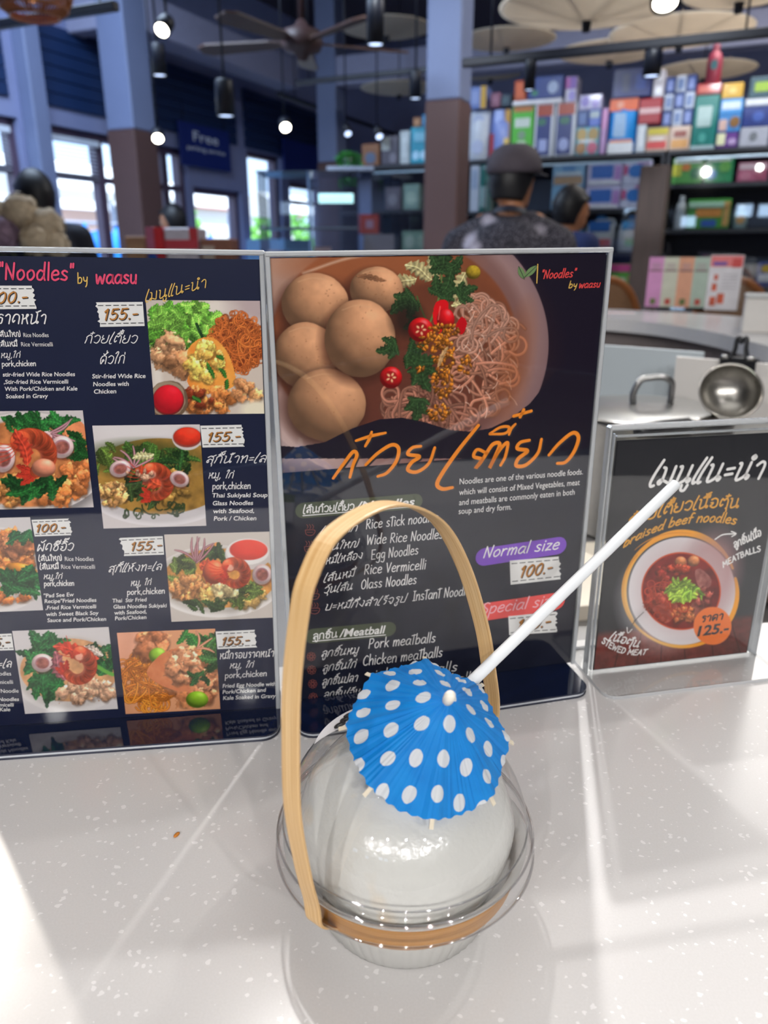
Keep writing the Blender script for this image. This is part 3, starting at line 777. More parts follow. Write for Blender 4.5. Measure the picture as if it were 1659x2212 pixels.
def picture_stir(S):
    p = Paint(S, (355, 1154), (591, 1333), 0.0004, (198, 186, 178))
    p.ell(470, 1255, 140, 78, (224, 216, 212)); p.ell(470, 1252, 134, 72, (190, 180, 172), soft=8); p.ell(475, 1248, 122, 64, (196, 134, 64), tex=.3, scale=14)
    p.poly([(440, 1185), (475, 1170), (470, 1200), (445, 1205)], (226, 150, 80)); p.greens(500, 1205, 60, 22, 24, (62, 84, 40), 18, 7); p.greens(390, 1230, 30, 26, 16, (96, 112, 52), 14, 7)
    p.chunks(405, 1270, 36, 26, 50, (222, 146, 84), 10); p.chunks(500, 1285, 70, 24, 46, (214, 168, 92), 12); p.greens(520, 1280, 50, 20, 22, (84, 100, 44), 18, 7); p.greens(450, 1305, 50, 10, 12, (52, 74, 34), 16, 6)
    p.chunks(480, 1275, 26, 16, 8, (226, 196, 140), 14)
    p.ell(536, 1196, 50, 34, (206, 194, 190)); p.ell(535, 1191, 46, 28, (228, 220, 216)); p.ball(537, 1187, 41, 22, (230, 62, 46), amb=.85, tex=.05)
    p.tentacles(425, 1215, 7, 56, -1.5, 1.6, (166, 104, 112)); p.leaf(458, 1232, 30, 22, .3, (238, 92, 54), 4); p.ball(462, 1235, 24, 26, (240, 100, 58), spec=.2)
    p.prawn(508, 1240, 24, -2.2, 2.2, 28); p.squid(566, 1240, 21, 22, .2)
    return p
def picture_gravy(S):
    p = Paint(S, (27, 1362), (255, 1530), 0.0004, (204, 196, 196))
    p.ell(150, 1455, 124, 84, (214, 206, 204)); p.ell(150, 1450, 118, 78, (192, 182, 178), soft=8); p.ell(150, 1446, 106, 68, (206, 150, 104), tex=.2, scale=18)
    p.greens(100, 1385, 30, 12, 10, (36, 92, 46), 26, 9); p.greens(75, 1420, 26, 24, 10, (40, 106, 50), 26, 9); p.greens(100, 1480, 30, 20, 12, (34, 96, 46), 30, 10); p.greens(220, 1420, 24, 30, 14, (36, 88, 44), 22, 8)
    p.chunks(190, 1490, 60, 22, 40, (232, 176, 140), 13, .12, .25); p.line([(205, 1435), (230, 1450), (244, 1456)], 8, (96, 160, 60))
    p.squid(92, 1431, 23, 20, 0); p.leaf(200, 1405, 26, 9, .3, (232, 206, 190), 2); p.leaf(128, 1438, 34, 14, 1.2, (170, 96, 104), 4); p.leaf(165, 1408, 52, 15, .25, (232, 78, 52), 3)
    p.prawn(168, 1440, 30, -1.4, 2.5, 32)
    return p
def picture_crispy(S):
    p = Paint(S, (253, 1366), (476, 1530), 0.0004, (214, 150, 110))
    p.ell(260, 1380, 80, 60, (226, 160, 130), soft=60); p.strands(320, 1470, 62, 52, 130, (226, 128, 46), 3.0, 70, .25, .5, .25)
    p.chunks(330, 1390, 40, 22, 10, (214, 130, 84), 22); p.chunks(420, 1450, 50, 60, 26, (214, 134, 88), 24); p.greens(420, 1378, 40, 10, 8, (50, 110, 46), 18, 8); p.greens(460, 1410, 14, 36, 12, (60, 100, 50), 20, 8)
    p.ball(341, 1415, 19, 17, (150, 196, 56), spec=.2)
    p.poly([(318, 1455), (345, 1415), (385, 1400), (430, 1420), (440, 1455), (425, 1490), (370, 1488)], (222, 144, 98), tex=.2, scale=20, lo=(190, 100, 58)); p.chunks(395, 1440, 34, 30, 26, (226, 150, 106), 15, .12, .28)
    p.tentacles(425, 1400, 3, 40, -.6, 1.0, (224, 140, 100)); p.chunks(450, 1490, 22, 18, 10, (220, 138, 96), 14); p.ball(426, 1510, 24, 18, (140, 186, 44), spec=.2); p.greens(425, 1462, 26, 8, 6, (40, 80, 40), 14, 6)
    return p
def picture_beef(S):            # red soup in a white bowl on a plank table, small card
    p = Paint(S, (0.0015, 0.0035, 0.1325, 0.1815), None, 0.0004, (42, 42, 46))
    # planks
    w = p.win(0, 0, 3000, 3000)
    edge = 1362 - (p.X[w] - 1290) * .115
    m = np.clip((p.Y[w] - edge) / 14, 0, 1)
    n = p.noise(w, 60, 3) * .5 + p.noise(w, 9, 5) * .5
    p.mix(w, m, C(104, 48, 42) * (.55 + .8 * n)[..., None])
    for x0, x1 in ((1345, 1322), (1385, 1372), (1430, 1425), (1475, 1480), (1530, 1545), (1575, 1612), (1620, 1660)):
        p.line([(x0, 1365 - (x0 - 1290) * .115), (x1, 1460)], 2.4, (40, 18, 18), .8, smooth=False)
    for i in range(30):
        x, y = p.rnd.uniform(1290, 1640), p.rnd.uniform(1350, 1440); p.line([(x, y), (x + p.rnd.uniform(10, 30), y - 3)], 1.5, (70, 28, 26), .6)
    org, org2 = (228, 150, 34), (206, 128, 26)
    def arc(cx, cy, rx, ry, a0, a1, wd, c, n=14):
        p.line([(cx + rx * math.cos(a0 + (a1 - a0) * i / n), cy + ry * math.sin(a0 + (a1 - a0) * i / n)) for i in range(n + 1)], wd, c, taper=.5)
    arc(1470, 1275, 121, 122, 2.6, 5.5, 9, org); arc(1470, 1276, 126, 118, 1.2, 3.9, 6, org2); arc(1472, 1274, 118, 126, 3.8, 5.9, 10, org); arc(1470, 1278, 121, 118, -.25, 1.1, 12, org); arc(1468, 1276, 127, 124, 4.1, 4.8, 3, org); arc(1466, 1270, 132, 120, 3.9, 4.9, 2.4, org2)
    arc(1473, 1280, 124, 116, .8, 2.3, 7, org)
    p.ell(1472, 1276, 115, 116, (206, 196, 198), soft=2); p.ell(1430, 1300, 80, 90, (224, 218, 220), soft=60, alpha=.8); p.ell(1530, 1240, 60, 90, (166, 122, 122), .3, soft=40, alpha=.8)
    p.ell(1474, 1275, 100, 100, (186, 160, 162), soft=30, alpha=.5); p.ell(1470, 1276, 86, 84, (190, 70, 30), .2); p.ell(1470, 1276, 83, 81, (112, 24, 20), .2, tex=.3, scale=20)
    p.ball(1469, 1213, 13, 12, (206, 122, 74), tex=.2, spec=.2); p.ball(1497, 1211, 13, 12, (210, 128, 78), tex=.2, spec=.2)
    p.chunks(1460, 1230, 24, 10, 8, (190, 66, 36), 10); p.chunks(1435, 1250, 14, 22, 8, (150, 44, 30), 13); p.chunks(1425, 1300, 20, 20, 8, (140, 50, 34), 15)
    p.poly([(1500, 1235), (1512, 1228), (1535, 1250), (1530, 1268), (1508, 1266)], (186, 120, 112), tex=.4, scale=9, lo=(110, 50, 44))
    p.poly([(1410, 1310), (1455, 1300), (1462, 1320), (1440, 1345), (1420, 1330)], (190, 92, 70), tex=.35, scale=10, lo=(110, 36, 28)); p.poly([(1495, 1300), (1520, 1310), (1510, 1335), (1490, 1330)], (172, 100, 84), tex=.35, scale=9, lo=(96, 40, 32))
    p.chunks(1510, 1290, 22, 16, 8, (150, 70, 58), 12); p.chunks(1475, 1325, 22, 18, 46, (206, 110, 60), 6); p.strands(1440, 1290, 40, 40, 16, (176, 60, 34), 2, 50, .4)
    p.greens(1470, 1275, 30, 22, 40, (150, 182, 62), 12, 6); p.greens(1490, 1278, 24, 10, 12, (124, 160, 52), 12, 4)
    p.ell(1538, 1351, 41, 41, (222, 112, 48))
    return p
# ------------------------------------------------------------------ bar top
def counter_mat():
    m = bpy.data.materials.new('speckled_white_stone'); m.use_nodes = True
    nt = m.node_tree; N, L = nt.nodes, nt.links; b = N['Principled BSDF']
    tc = N.new('ShaderNodeTexCoord')
    v = N.new('ShaderNodeTexVoronoi'); v.inputs['Scale'].default_value = 250; v.inputs['Randomness'].default_value = 1
    no = N.new('ShaderNodeTexNoise'); no.inputs['Scale'].default_value = 260; no.inputs['Detail'].default_value = 2
    mxv = N.new('ShaderNodeMixRGB'); mxv.inputs[0].default_value = 0.006
    L.new(tc.outputs['Object'], mxv.inputs[1]); L.new(no.outputs['Color'], mxv.inputs[2]); L.new(mxv.outputs[0], v.inputs['Vector'])
    sep = N.new('ShaderNodeSeparateColor'); L.new(v.outputs['Color'], sep.inputs[0])
    # only some cells carry a chip, of different sizes
    mr = N.new('ShaderNodeMapRange'); mr.inputs[1].default_value = .38; mr.inputs[2].default_value = 1; mr.inputs[3].default_value = 0.0; mr.inputs[4].default_value = .33
    L.new(sep.outputs[0], mr.inputs[0])
    lt = N.new('ShaderNodeMath'); lt.operation = 'LESS_THAN'; L.new(v.outputs['Distance'], lt.inputs[0]); L.new(mr.outputs[0], lt.inputs[1])
    base = N.new('ShaderNodeValToRGB'); n2 = N.new('ShaderNodeTexNoise'); n2.inputs['Scale'].default_value = 900
    L.new(tc.outputs['Object'], n2.inputs['Vector']); L.new(n2.outputs['Fac'], base.inputs[0])
    base.color_ramp.elements[0].color = rgb('#cbc8c6') + (1,); base.color_ramp.elements[1].color = rgb('#d5d2d1') + (1,)
    mx = N.new('ShaderNodeMixRGB'); L.new(lt.outputs[0], mx.inputs[0]); L.new(base.outputs[0], mx.inputs[1]); mx.inputs[2].default_value = rgb('#e4e1e0') + (1,)
    L.new(mx.outputs[0], b.inputs['Base Color']); b.inputs['Roughness'].default_value = .22; b.inputs['Specular IOR Level'].default_value = .45
    return m
STONE = counter_mat()
inner = spline([(-1.6, .46), (-.9, .44), (-.3, .478), (.14, .548), (.334, .583), (.62, .68), (.85, .82), (1.0, .97)], 6)
outer = spline([(-1.6, -.1), (-.9, -.12), (-.3, -.1), (.2, -.02), (.55, .08), (.95, .3), (1.2, .52), (1.36, .74)], 6)
mb = MB()
for z0, z1, ins, out_, mi in ((CT - .04, CT, 0.0, 0.0, 0), (CT - .95, CT - .0401, .03, .12, 1)):
    A_ = [np.array(p) for p in inner]; O_ = [np.array(p) for p in outer]
    ri, ro = [], []
    for a, o in zip(A_, O_):
        d = (o - a) / np.hypot(*(o - a)); ri.append(a + d * ins); ro.append(o - d * out_)
    n = len(ri); vs = [(p[0], p[1], z) for z in (z0, z1) for p in ri + ro]
    fs = []
    for i in range(n - 1):
        fs += [(2 * n + i, 2 * n + i + 1, 3 * n + i + 1, 3 * n + i), (i, n + i, n + i + 1, i + 1), (i, i + 1, 2 * n + i + 1, 2 * n + i), (n + i, 3 * n + i, 3 * n + i + 1, n + i + 1)]
    fs += [(0, 2 * n, 3 * n, n), (n - 1, 2 * n - 1, 4 * n - 1, 3 * n - 1)]
    mb.add(vs, fs, mi)
bar = mb.build('bar_counter', [STONE, mat('counter_front', '#8d8486', .5)])
tag(bar, 'white speckled stone bar counter that curves around the cooking station', 'counter')
# crumb of fried garlic
mb = MB(); mb.ell((0, 0, .0009), (.0011, .0022, .0009), 12, 8)
cr = mb.build('food_crumb', mat('crumb_orange', '#b8701c', .4, var=.2, nscale=600), None, (-.1144, .3309, CT), (0, 0, -.5))
tag(cr, 'tiny orange brown crumb lying on the white counter', 'crumb')

# ------------------------------------------------------------------ menu cards in acrylic holders
ACR = clear('clear_acrylic', (.985, .99, .99), 1.45, .02, 1.8)
def edge_mat():
    m = bpy.data.materials.new('acrylic_edge'); m.use_nodes = True
    nt = m.node_tree; N, L = nt.nodes, nt.links; b = N['Principled BSDF']
    b.inputs['Base Color'].default_value = rgb('#dde0e3') + (1,); b.inputs['Roughness'].default_value = .12
    b.inputs['Metallic'].default_value = .1; b.inputs['Transmission Weight'].default_value = .45
    no = N.new('ShaderNodeTexNoise'); no.inputs['Scale'].default_value = 160; bp = N.new('ShaderNodeBump'); bp.inputs['Strength'].default_value = .5; bp.inputs['Distance'].default_value = .001
    tc = N.new('ShaderNodeTexCoord'); L.new(tc.outputs['Object'], no.inputs['Vector']); L.new(no.outputs['Fac'], bp.inputs['Height']); L.new(bp.outputs['Normal'], b.inputs['Normal'])
    return m
EDGE = edge_mat()
CARD = mat('menu_card_black', '#1c1e2c', .4, var=.03, spec=.2)
W_INK = mat('ink_white', '#f4f0ee', .4, var=.02); Y_INK = mat('ink_yellow', '#e8bd5c', .4, var=.03); P_INK = mat('ink_pink', '#e8456c', .4, var=.06)
O_INK = mat('ink_orange', '#f08a1e', .4, var=.04); R_INK = mat('ink_red', '#ec4a48', .4, var=.03); V_INK = mat('ink_violet', '#7a3cc0', .4, var=.03)
G_INK = mat('ink_olive', '#474f3a', .4, var=.03); K_INK = mat('ink_black', '#26242c', .4, var=.03); BR_INK = mat('ink_brown', '#b4762c', .4, var=.08, nscale=400)
LG_INK = mat('ink_leaf_green', '#6c8a56', .4, var=.08); DB_INK = mat('ink_dull_red', '#8a4a44', .4, var=.03); PK_INK = mat('ink_pale_pink', '#f6b4bc', .4, var=.03)
OC_INK = mat('ink_ochre', '#e6a232', .4, var=.04)
TAGW = mat('price_tag_white', '#e9e6e4', .4, var=.02)
NAVY = mat('navy_acrylic', '#0a1430', .06, spec=.6, var=.02, coat=.3)
WHITE_EDGE = mat('white_acrylic_edge', '#c9cdd2', .2, var=.03)

def rounded(x0, y0, x1, y1, r, corners=(1, 1, 1, 1), n=6):
    P = []
    for (cx, cy, a0, k) in ((x1 - r, y1 - r, 0, 0), (x0 + r, y1 - r, PI / 2, 1), (x0 + r, y0 + r, PI, 2), (x1 - r, y0 + r, 3 * PI / 2, 3)):
        if corners[k]:
            for i in range(n + 1): P.append((cx + r * math.cos(a0 + PI / 2 * i / n), cy + r * math.sin(a0 + PI / 2 * i / n)))
        else: P.append((cx + r * (1 if k in (0, 3) else -1), cy + r * (1 if k in (0, 1) else -1)))
    return P
def holder(root, S, u0, u1, v0, v1, fr=.003, th=.0045):
    mb = MB()
    uc, uw = (u0 + u1) / 2, u1 - u0
    mb.box((uc, -.0018, (v0 + v1) / 2), (uw, .0012, v1 - v0), 0); mb.box((uc, .0020, (v0 + v1) / 2), (uw, .0012, v1 - v0), 0)
    for u in (u0 + fr / 2, u1 - fr / 2): mb.box((u, -.0002, (v0 + v1) / 2), (fr, th, v1 - v0), 1, bev=.0005)
    mb.box((uc, -.0002, v1 + fr * .2), (uw, th * 1.3, fr), 1, bev=.0007)
    return mb.build('acrylic_holder', [ACR, EDGE], root, rot=S.local)
def card(root, S, u0, u1, v0, v1, m=CARD):
    mb = MB(); mb.box(((u0 + u1) / 2, .0002, (v0 + v1) / 2), (u1 - u0, .0006, v1 - v0))
    return mb.build('menu_card', m, root, rot=S.local)
def t_base(root, u0, u1, y0, y1, cr=.012):
    mb = MB()
    P = rounded(u0, y0, u1, y1, cr)
    mb.prism(P, 0, .0012, 0); P2 = rounded(u0 + .0006, y0 + .0006, u1 - .0006, y1 - .0006, cr)
    mb.prism(P2, .0012, .0030, 1); mb.prism(P, .0030, .0042, 0)
    return mb.build('holder_base', [NAVY, WHITE_EDGE], root)
def price(S, parent, text, tl, tr, bl, br, t0, t1, h, torn='r', wd=3.2):
    # torn paper tag with dashes above and below and a brushed price
    mb = MB(); rnd = random.Random(int(tl[0]) + 3); P = []
    L = lambda a, b, t: (a[0] + (b[0] - a[0]) * t, a[1] + (b[1] - a[1]) * t)
    P += [L(tl, tr, t) for t in np.linspace(0, 1, 6)]
    if 'r' in torn: P += [(q[0] + rnd.uniform(-3.5, 3.5), q[1]) for q in (L(tr, br, t) for t in np.linspace(.08, .92, 12))]
    P += [L(br, bl, t) for t in np.linspace(0, 1, 6)]
    if 'l' in torn: P += [(q[0] + rnd.uniform(-3.5, 3.5), q[1]) for q in (L(bl, tl, t) for t in np.linspace(.08, .92, 12))]
    S.poly(mb, P, .0009, 0)
    for k in (.13, .87):
        a, b = L(tl, bl, k), L(tr, br, k); n = 6
        for i in range(n): S.line(mb, [L(a, b, (i + .22) / n), L(a, b, (i + .86) / n)], 1.8, .00105, 1)
    S.write(mb, text, (t0[0] + 1.5, t0[1] + 1.5), (t1[0] + 1.5, t1[1] + 1.5), h, wd, .00104, 1, .22)
    S.write(mb, text, t0, t1, h, wd * .8, .0012, 2, .22)
    return mb.build('price_tag', [TAGW, K_INK, BR_INK], parent)
def words(S, parent, mats, fn, name='lettering'):
    mb = MB(); fn(mb); return mb.build(name, mats, parent)

# --- left card ------------------------------------------------------
SL = Sheet((-.065, .45, CT), rad(6.85), rad(1.17), rad(-.80))
left = thing('menu_stand', 'tall black menu card with eight rows of noodle dish pictures at the left', 'menu', (-.065, .45, CT), rad(6.85))
holder(left, SL, -.2215, -.0075, .0005, .3035); cl = card(left, SL, -.2185, -.0105, .001, .3005, mat('menu_card_navy_sheen', '#1b203a', .4, var=.03, spec=.2))  # navy tint of the card stands in for blue reflections
t_base(left, -.221, -.0075, -.0325, .030)
for fn, lb in ((picture_omelette, 'printed picture of fried egg noodles with lettuce and red sauce'), (picture_prawn_left, 'printed picture of a prawn on brown noodles'), (picture_soup, 'printed picture of a seafood soup with a small red sauce bowl'), (picture_kale, 'printed picture of noodles with kale'), (picture_stir, 'printed picture of fried seafood noodles with a bowl of red sauce'), (picture_gravy, 'printed picture of a prawn and squid ring in gravy with kale'), (picture_crispy, 'printed picture of crispy egg noodles with limes')):
    fn(SL).done('food_picture', cl, .0007, lb)
def f(mb):
    S = SL; w = S.write
    w(mb, '"Noodles"', (-2, 603), (166, 606), 25, 4.2, mi=1); w(mb, 'by', (168, 612), (193, 611), 15, 2.4, mi=2); w(mb, 'waasu', (207, 612), (300, 612), 22, 4.2, mi=1)
    w(mb, 'เมนูแนะนำ', (314, 652), (453, 619), 17, 2.0, .0010, 2, .3)
    w(mb, 'ราดหน้า', (-8, 699), (106, 699), 20, 2.6, slant=.25)
words(SL, cl, [W_INK, P_INK, Y_INK], f, 'heading')
def f(mb):
    S = SL; w = S.write; T = S.type
    w(mb, 'เส้นใหญ่', (-4, 727), (47, 727), 9.5, 1.75, slant=.0); w(mb, 'เส้นหมี่', (-2, 748), (40, 748), 9.5, 1.75, slant=.0)
    T(mb, 'Rice Noodles', (52, 728), (106, 728), 9.5); T(mb, 'Rice Vermicelli', (47, 748), (115, 748), 9.5)
    w(mb, 'หมู,ไก่', (2, 773), (48, 772), 10, 1.4, slant=.25); w(mb, 'pork,chicken', (5, 791), (80, 790), 8, 1.6, slant=.1)
    for t, x0, x1, y in (('stir-fried Wide Rice Noodles', 7, 163, 813), (',Stir-fried Rice Vermicelli', 9, 149, 829), ('With Pork/Chicken and Kale', 12, 168, 844), ('Soaked in Gravy', 14, 105, 860)):
        T(mb, t, (x0, y), (x1, y - 1), 9, .012, .15)
words(SL, cl, [W_INK], f)
def f(mb):
    S = SL; w = S.write; T = S.type
    w(mb, 'ก๋วยเตี๋ยว', (183, 741), (302, 741), 17, 1.8, slant=.3); w(mb, 'คั่วไก่', (215, 786), (275, 784), 17, 1.8, slant=.3)
    for t, x0, x1, y in (('Stir-fried Wide Rice', 200, 315, 817), ('Noodles with', 202, 279, 834), ('Chicken', 204, 252, 850)): T(mb, t, (x0, y), (x1, y - 1), 9.5, .012, .15)
words(SL, cl, [W_INK], f)
def f(mb):
    S = SL; w = S.write; T = S.type
    w(mb, 'สุกี้น้ำทะเล', (443, 1000), (580, 998), 15, 1.8, slant=.3); w(mb, 'หมู, ไก่', (449, 1033), (508, 1032), 12, 1.5, slant=.3)
    w(mb, 'pork,chicken', (459, 1056), (543, 1055), 10, 1.6, slant=.1)
    for t, x0, x1, y in (('Thai Sukiyaki Soup', 459, 578, 1074), ('Glass Noodles', 460, 547, 1091), ('with Seafood,', 461, 549, 1108), ('Pork / Chicken', 462, 554, 1124)): T(mb, t, (x0, y), (x1, y - 1), 9.5, .012, .15)
words(SL, cl, [W_INK], f)
def f(mb):
    S = SL; w = S.write; T = S.type
    w(mb, 'ผัดซีอิ๊ว', (80, 1190), (164, 1188), 16, 2.0, slant=.3)
    w(mb, 'เส้นใหญ่', (84, 1211), (136, 1210), 9.5, 1.75, slant=.0); w(mb, 'เส้นหมี่', (87, 1229), (129, 1228), 9.5, 1.75, slant=.0)
    T(mb, 'Rice Noodles', (141, 1211), (203, 1211), 9.5); T(mb, 'Rice Vermicelli', (133, 1228), (206, 1228), 9.5)
    w(mb, 'หมู,ไก่', (94, 1250), (138, 1249), 9, 1.4, slant=.25); w(mb, 'pork,chicken', (96, 1265), (162, 1264), 8, 1.5, slant=.1)
    for t, x0, x1, y in (('"Pad See Ew', 96, 161, 1290), ('Recipe"Fried Noodles', 97, 209, 1302), (',Fried Rice Vermicelli', 99, 209, 1316), ('with Sweet Black Soy', 101, 214, 1330), ('Sauce and Pork/Chicken', 103, 230, 1343)): T(mb, t, (x0, y), (x1, y - 3), 8.5, .012, .15)
words(SL, cl, [W_INK], f)
def f(mb):
    S = SL; w = S.write; T = S.type
    w(mb, 'สุกี้แห้งทะเล', (233, 1236), (354, 1230), 13, 1.6, slant=.3); w(mb, 'หมู, ไก่', (282, 1265), (330, 1262), 10, 1.4, slant=.3)
    w(mb, 'pork,chicken', (275, 1284), (358, 1281), 9, 1.5, slant=.1)
    for t, x0, x1, y in (('Thai  Stir Fried', 244, 318, 1301), ('Glass Noodles Sukiyaki', 246, 361, 1314), ('with Seafood,', 248, 317, 1327), ('Pork/Chicken', 249, 317, 1339)): T(mb, t, (x0, y), (x1, y - 3), 8.5, .012, .15)
words(SL, cl, [W_INK], f)
def f(mb):
    S = SL; w = S.write; T = S.type
    w(mb, 'หมี่กรอบราดหน้า', (474, 1423), (594, 1417), 12, 1.5, slant=.2); w(mb, 'หมู, ไก่', (495, 1443), (551, 1440), 10, 1.4, slant=.3)
    w(mb, 'pork,chicken', (486, 1464), (578, 1459), 9, 1.5, slant=.1)
    for t, x0, x1, y in (('Fried Egg Noodle with', 481, 596, 1485), ('Pork/Chicken and', 481, 575, 1498), ('Kale Soaked in Gravy', 482, 596, 1511)): T(mb, t, (x0, y), (x1, y - 5), 8.5, .012, .15)
words(SL, cl, [W_INK], f)
def f(mb):
    S = SL; w = S.write; T = S.type
    w(mb, 'ราดหน้าทะเล', (-95, 1446), (30, 1440), 13, 1.6, slant=.3)
    T(mb, 'Rice Noodles', (-42, 1458), (25, 1458), 8.5); T(mb, 'Rice Vermicelli', (-46, 1477), (29, 1476), 8.5); T(mb, 'Egg Noodle', (-18, 1496), (41, 1495), 8.5)
    for t, x0, x1, y in (('Fried Wide Noodles', -66, 42, 1514), ('Rice Vermicelli', -44, 31, 1526), ('Gravy and Kale', -58, 23, 1536)): T(mb, t, (x0, y), (x1, y - 1), 8, .012, .15)
words(SL, cl, [W_INK], f)
price(SL, cl, '100.-', (-28, 617), (70, 617), (-24, 668), (80, 667), (-20, 655), (66, 652), 17, 'r', 4.0)
price(SL, cl, '155.-', (208, 653), (309, 652), (217, 706), (313, 704), (224, 691), (303, 688), 17, 'l', 4.0)
price(SL, cl, '155.-', (433, 919), (522, 917), (438, 966), (529, 964), (447, 953), (523, 950), 14, 'r', 3.4)
price(SL, cl, '100.-', (69, 1122), (150, 1119), (76, 1158), (155, 1155), (78, 1148), (146, 1145), 12, 'r', 3.2)
price(SL, cl, '155.-', (260, 1161), (352, 1157), (268, 1200), (355, 1197), (282, 1188), (354, 1184), 13, 'l', 3.2)
price(SL, cl, '155.-', (-40, 1370), (26, 1367), (-36, 1405), (31, 1403), (-40, 1396), (26, 1392), 12, '', 3.2)
price(SL, cl, '155.-', (466, 1363), (551, 1359), (470, 1401), (556, 1397), (478, 1392), (542, 1388), 12, 'r', 3.2)

# --- middle card ----------------------------------------------------
SM = Sheet((-.06, .458, CT), rad(14.26), rad(-1.06), rad(.71))
midl = thing('menu_stand', 'tall black menu card with a big bowl of meatball noodles behind the bamboo handle', 'menu', (-.06, .458, CT), rad(14.26))
holder(midl, SM, -.0062, .2140, .0005, .3030); cm = card(midl, SM, -.0037, .2112, .001, .3005)
t_base(midl, -.0062, .2075, -.0415, .030)
picture_bowl(SM).done('food_picture', cm, .0007, 'printed picture of meatballs, coriander, chilli and glass noodles in broth')
def f(mb):
    S = SM; w = S.write
    for dx, dy, y, mi, k in ((3, 3, .0010, 2, 8.0), (0, 0, .0012, 0, 8.0)):
        o = lambda p: [(a + dx, b + dy) for a, b in p]
        L = lambda p, wd=k, tp=.25: S.line(mb, o(p), wd, y, mi, tp)
        L([(719, 1032), (742, 1000), (762, 975), (770, 982), (762, 1003), (755, 1030)])      # tall arch letter
        L([(768, 951), (800, 941), (832, 934)], 7); L([(802, 932), (797, 947), (788, 963)], 7)
        L([(789, 1003), (815, 978), (845, 960), (860, 968), (855, 995), (835, 1020), (815, 1028)])
        L([(908, 963), (890, 966), (880, 980), (905, 985), (888, 998), (880, 1014), (900, 1018), (925, 1000), (938, 966)])
        L([(1032, 918), (990, 970), (955, 1020), (943, 1045), (955, 1055), (976, 1052)], 9)
        L([(1050, 978), (1030, 970), (1022, 985), (1040, 992), (1026, 1010), (1042, 990), (1062, 960), (1078, 958), (1068, 985), (1056, 1010), (1075, 975), (1095, 955), (1090, 985), (1080, 1004)])
        L([(1056, 936), (1080, 922), (1098, 922), (1090, 935), (1056, 937)], 6); L([(1112, 915), (1103, 925), (1098, 938)], 6)
        L([(1108, 898), (1146, 887)], 7, .1); L([(1130, 884), (1122, 900)], 7, .1)
        L([(1142, 950), (1122, 955), (1116, 968), (1138, 973), (1118, 990), (1114, 1005), (1135, 1003), (1160, 978), (1168, 948)])
        L([(1184, 982), (1208, 955), (1236, 934), (1248, 945), (1238, 975), (1220, 997), (1202, 1000)])
words(SM, cm, [O_INK, W_INK, K_INK], f, 'heading')
def f(mb):
    S = SM
    for x, y, L, a in ((1125, 589, 15, 1.15), (1145, 586, 19, -.75)):
        P = [(x + L * t * math.cos(a) - q * math.sin(a), y + L * t * math.sin(a) + q * math.cos(a)) for t, q in [(t, 7 * (1 - t * t)) for t in np.linspace(-1, 1, 9)] + [(t, -7 * (1 - t * t)) for t in np.linspace(1, -1, 9)]]
        S.poly(mb, P, .0011, 0); S.line(mb, [(x - L * math.cos(a), y - L * math.sin(a)), (x + L * math.cos(a), y + L * math.sin(a))], 1.2, .0012, 3)
    S.line(mb, [(1160, 571), (1158, 611)], 2.2, .0011, 1)
    S.write(mb, '"Noodles"', (1166, 602), (1244, 598), 13, 2.2, .0011, 2, .25); S.write(mb, 'by', (1226, 622), (1246, 621), 10, 1.8, .0011, 1, .2); S.write(mb, 'waasu', (1248, 622), (1296, 620), 11, 2.0, .0011, 2, .25)
words(SM, cm, [LG_INK, Y_INK, R_INK, K_INK], f, 'leaf_logo')
def f(mb):
    S = SM
    for t, p0, p1 in (('Noodles are one of the various noodle foods.', (992, 1046), (1258, 1024)), ('which will consist of Mixed Vegetables, meat', (991, 1069), (1251, 1047)), ('and meatballs are commonly eaten in both', (991, 1091), (1240, 1068)), ('soup and dry form.', (990, 1110), (1104, 1100))):
        S.type(mb, t, p0, p1, 13)
words(SM, cm, [W_INK], f)
def f(mb):
    S = SM; S.pill(mb, (655, 1102), (896, 1082), 33, .0008, 0)
    S.write(mb, 'เส้นก๋วยเตี๋ยว', (654, 1108), (766, 1100), 13, 2.3, .0010, 1, .05); S.type(mb, '/Noodles', (768, 1100), (895, 1090), 17, .02, .2, .0010, 1); S.line(mb, [(654, 1113), (895, 1093)], 2, .0010, 1)
words(SM, cm, [G_INK, W_INK], f, 'section_heading')
def f(mb):
    S = SM; S.pill(mb, (676, 1373), (838, 1358), 32, .0008, 0)
    S.write(mb, 'ลูกชิ้น', (675, 1380), (730, 1375), 12, 2.2, .0010, 1, .05); S.type(mb, '/Meatball', (732, 1375), (832, 1366), 17, .02, .2, .0010, 1); S.line(mb, [(675, 1384), (832, 1370)], 2, .0010, 1)
words(SM, cm, [G_INK, W_INK], f, 'section_heading')
